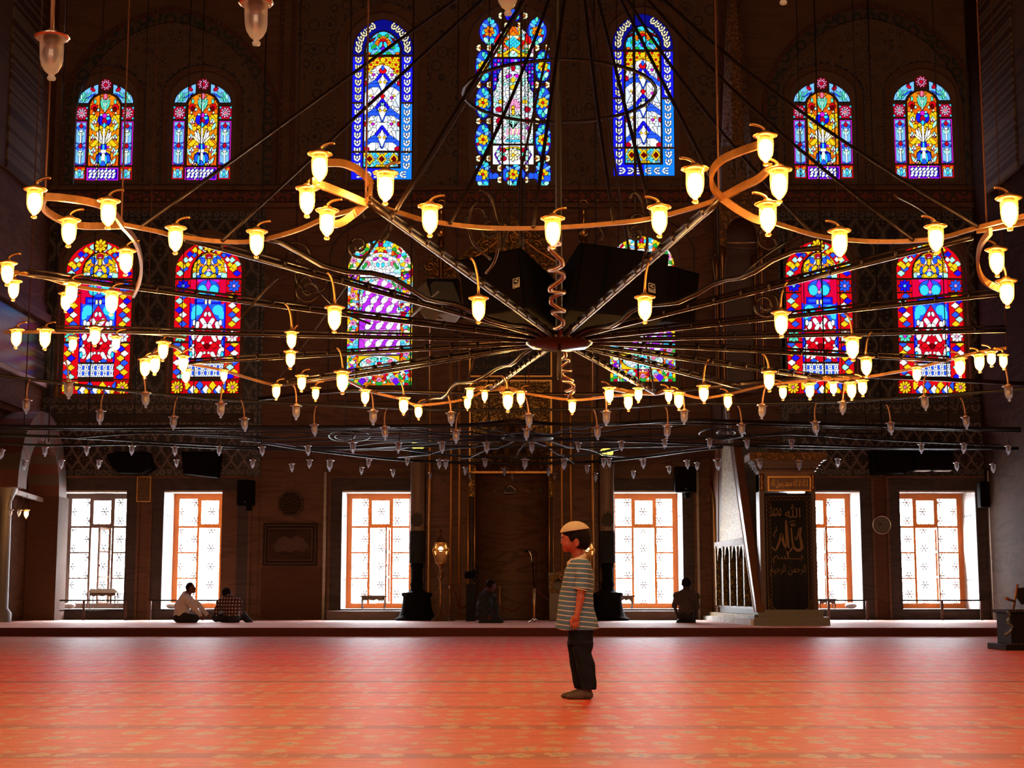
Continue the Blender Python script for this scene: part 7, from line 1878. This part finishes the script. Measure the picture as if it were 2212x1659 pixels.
# framed kursi chair at the right edge
YK = 20.4; z = lambda py: zY(py, YK)
t = thing('preaching_chair', 'dark wooden raised preaching chair at the right edge on a stepped base', 'chair', (P(2215, 1400, YK).x, YK, 0))
X = lambda px, py=1330: P(px, py, YK).x
b = MB(); b.box(X(2170), X(2170) + 1.0, YK, YK + .8, 0, z(1392)); b.build('plinth', 'chair_wood', t, bevel=.01)
b = MB(); b.box(X(2188), X(2188) + .8, YK + .1, YK + .7, z(1392), z(1324)); b.build('chest', 'chair_wood', t, bevel=.01)
b = MB(); b.box(X(2182), X(2182) + .9, YK + .06, YK + .74, z(1324), z(1317)); b.build('seat', 'chair_wood', t, bevel=.008)
for py, a in ((1320.5, 2184), (1391, 2173)):
    b = MB()
    for i in range(22): b.ball((X(a) + .01 + i * .035, YK + (.06 if py < 1350 else 0), z(py)), .008, 5)
    b.build('bead_trim', 'wood_brown', t)
b = MB(); p0, p1 = P(2188, 1320, YK + .3), P(2198, 1262, YK + .3); b.tube([p0, p1], .018, 6); b.build('back_post', 'wood_brown', t)
b = MB(); q = [P(a, d, YK + .3) for a, d in ((2198, 1270), (2230, 1268), (2230, 1306), (2207, 1306), (2200, 1295), (2195, 1290))]; b.prism([[(p.x, p.z) for p in q]], YK + .29, YK + .33); b.build('back_panel', 'chair_wood', t)
b = MB(); b.tube([P(2173, 1292, YK + .1), P(2181, 1296, YK + .2), P(2192, 1299, YK + .3)], [.022, .016, .014], 6); b.build('armrest', 'wood_brown', t)
b = MB(); b.tube(smooth([P(2176, 1321, YK), P(2182, 1330, YK), P(2176, 1345, YK), P(2186, 1352, YK), P(2184, 1362, YK), P(2170, 1372, YK)], 4), [.02] * 21, 6, ); b.build('carved_scroll', 'grey_metal', t)
# ---------------------------------------------------------------- daylight and exposure
wd = bpy.data.worlds.new('sky'); SC.world = wd; wd.use_nodes = True
nt = wd.node_tree; bg = nt.nodes['Background']; bg.inputs[0].default_value = (.93, .96, 1, 1)
h = NT(nt); tc = h.n('ShaderNodeTexCoord'); gx, gy, gz = h.xyz(tc.outputs['Generated'])
# hazy bright sky: brightest well above the horizon
mr = h.n('ShaderNodeMapRange'); mr.interpolation_type = 'SMOOTHSTEP'; nt.links.new(gz, mr.inputs[0])
mr.inputs[1].default_value = .38; mr.inputs[2].default_value = .70; mr.inputs[3].default_value = SKY; mr.inputs[4].default_value = SKY * 10
nt.links.new(mr.outputs[0], bg.inputs[1])
def portal(x0, x1, z0, z1, y, flip):
    l = bpy.data.lights.new('window_daylight', 'AREA'); l.shape = 'RECTANGLE'; l.size = x1 - x0; l.size_y = z1 - z0
    l.cycles.is_portal = True
    o = bpy.data.objects.new('window_daylight', l); COL.objects.link(o); o.location = ((x0 + x1) / 2, y, (z0 + z1) / 2)
    o.rotation_euler = (-PI / 2 if not flip else PI / 2, 0, 0)
for x0, x1, z0, z1 in lowr: portal(x0, x1, z0, z1, YW + 1.45, False)
for r in REAR: portal(*r, -9.62, True)  # portals of the added rear fill windows
SC.view_settings.view_transform = 'Standard'; SC.view_settings.look = 'None'; SC.view_settings.gamma = 1
SC.view_settings.use_curve_mapping = False; SC.view_settings.exposure = 0.0
SC.cycles.max_bounces = 6; SC.cycles.diffuse_bounces = 3; SC.cycles.glossy_bounces = 3; SC.cycles.transparent_max_bounces = 24; SC.cycles.transmission_bounces = 4
SC.cycles.sample_clamp_indirect = 4; SC.cycles.caustics_reflective = False; SC.cycles.caustics_refractive = False
SC.cycles.use_denoising = True
SC.cycles.use_adaptive_sampling = True; SC.cycles.adaptive_threshold = .035
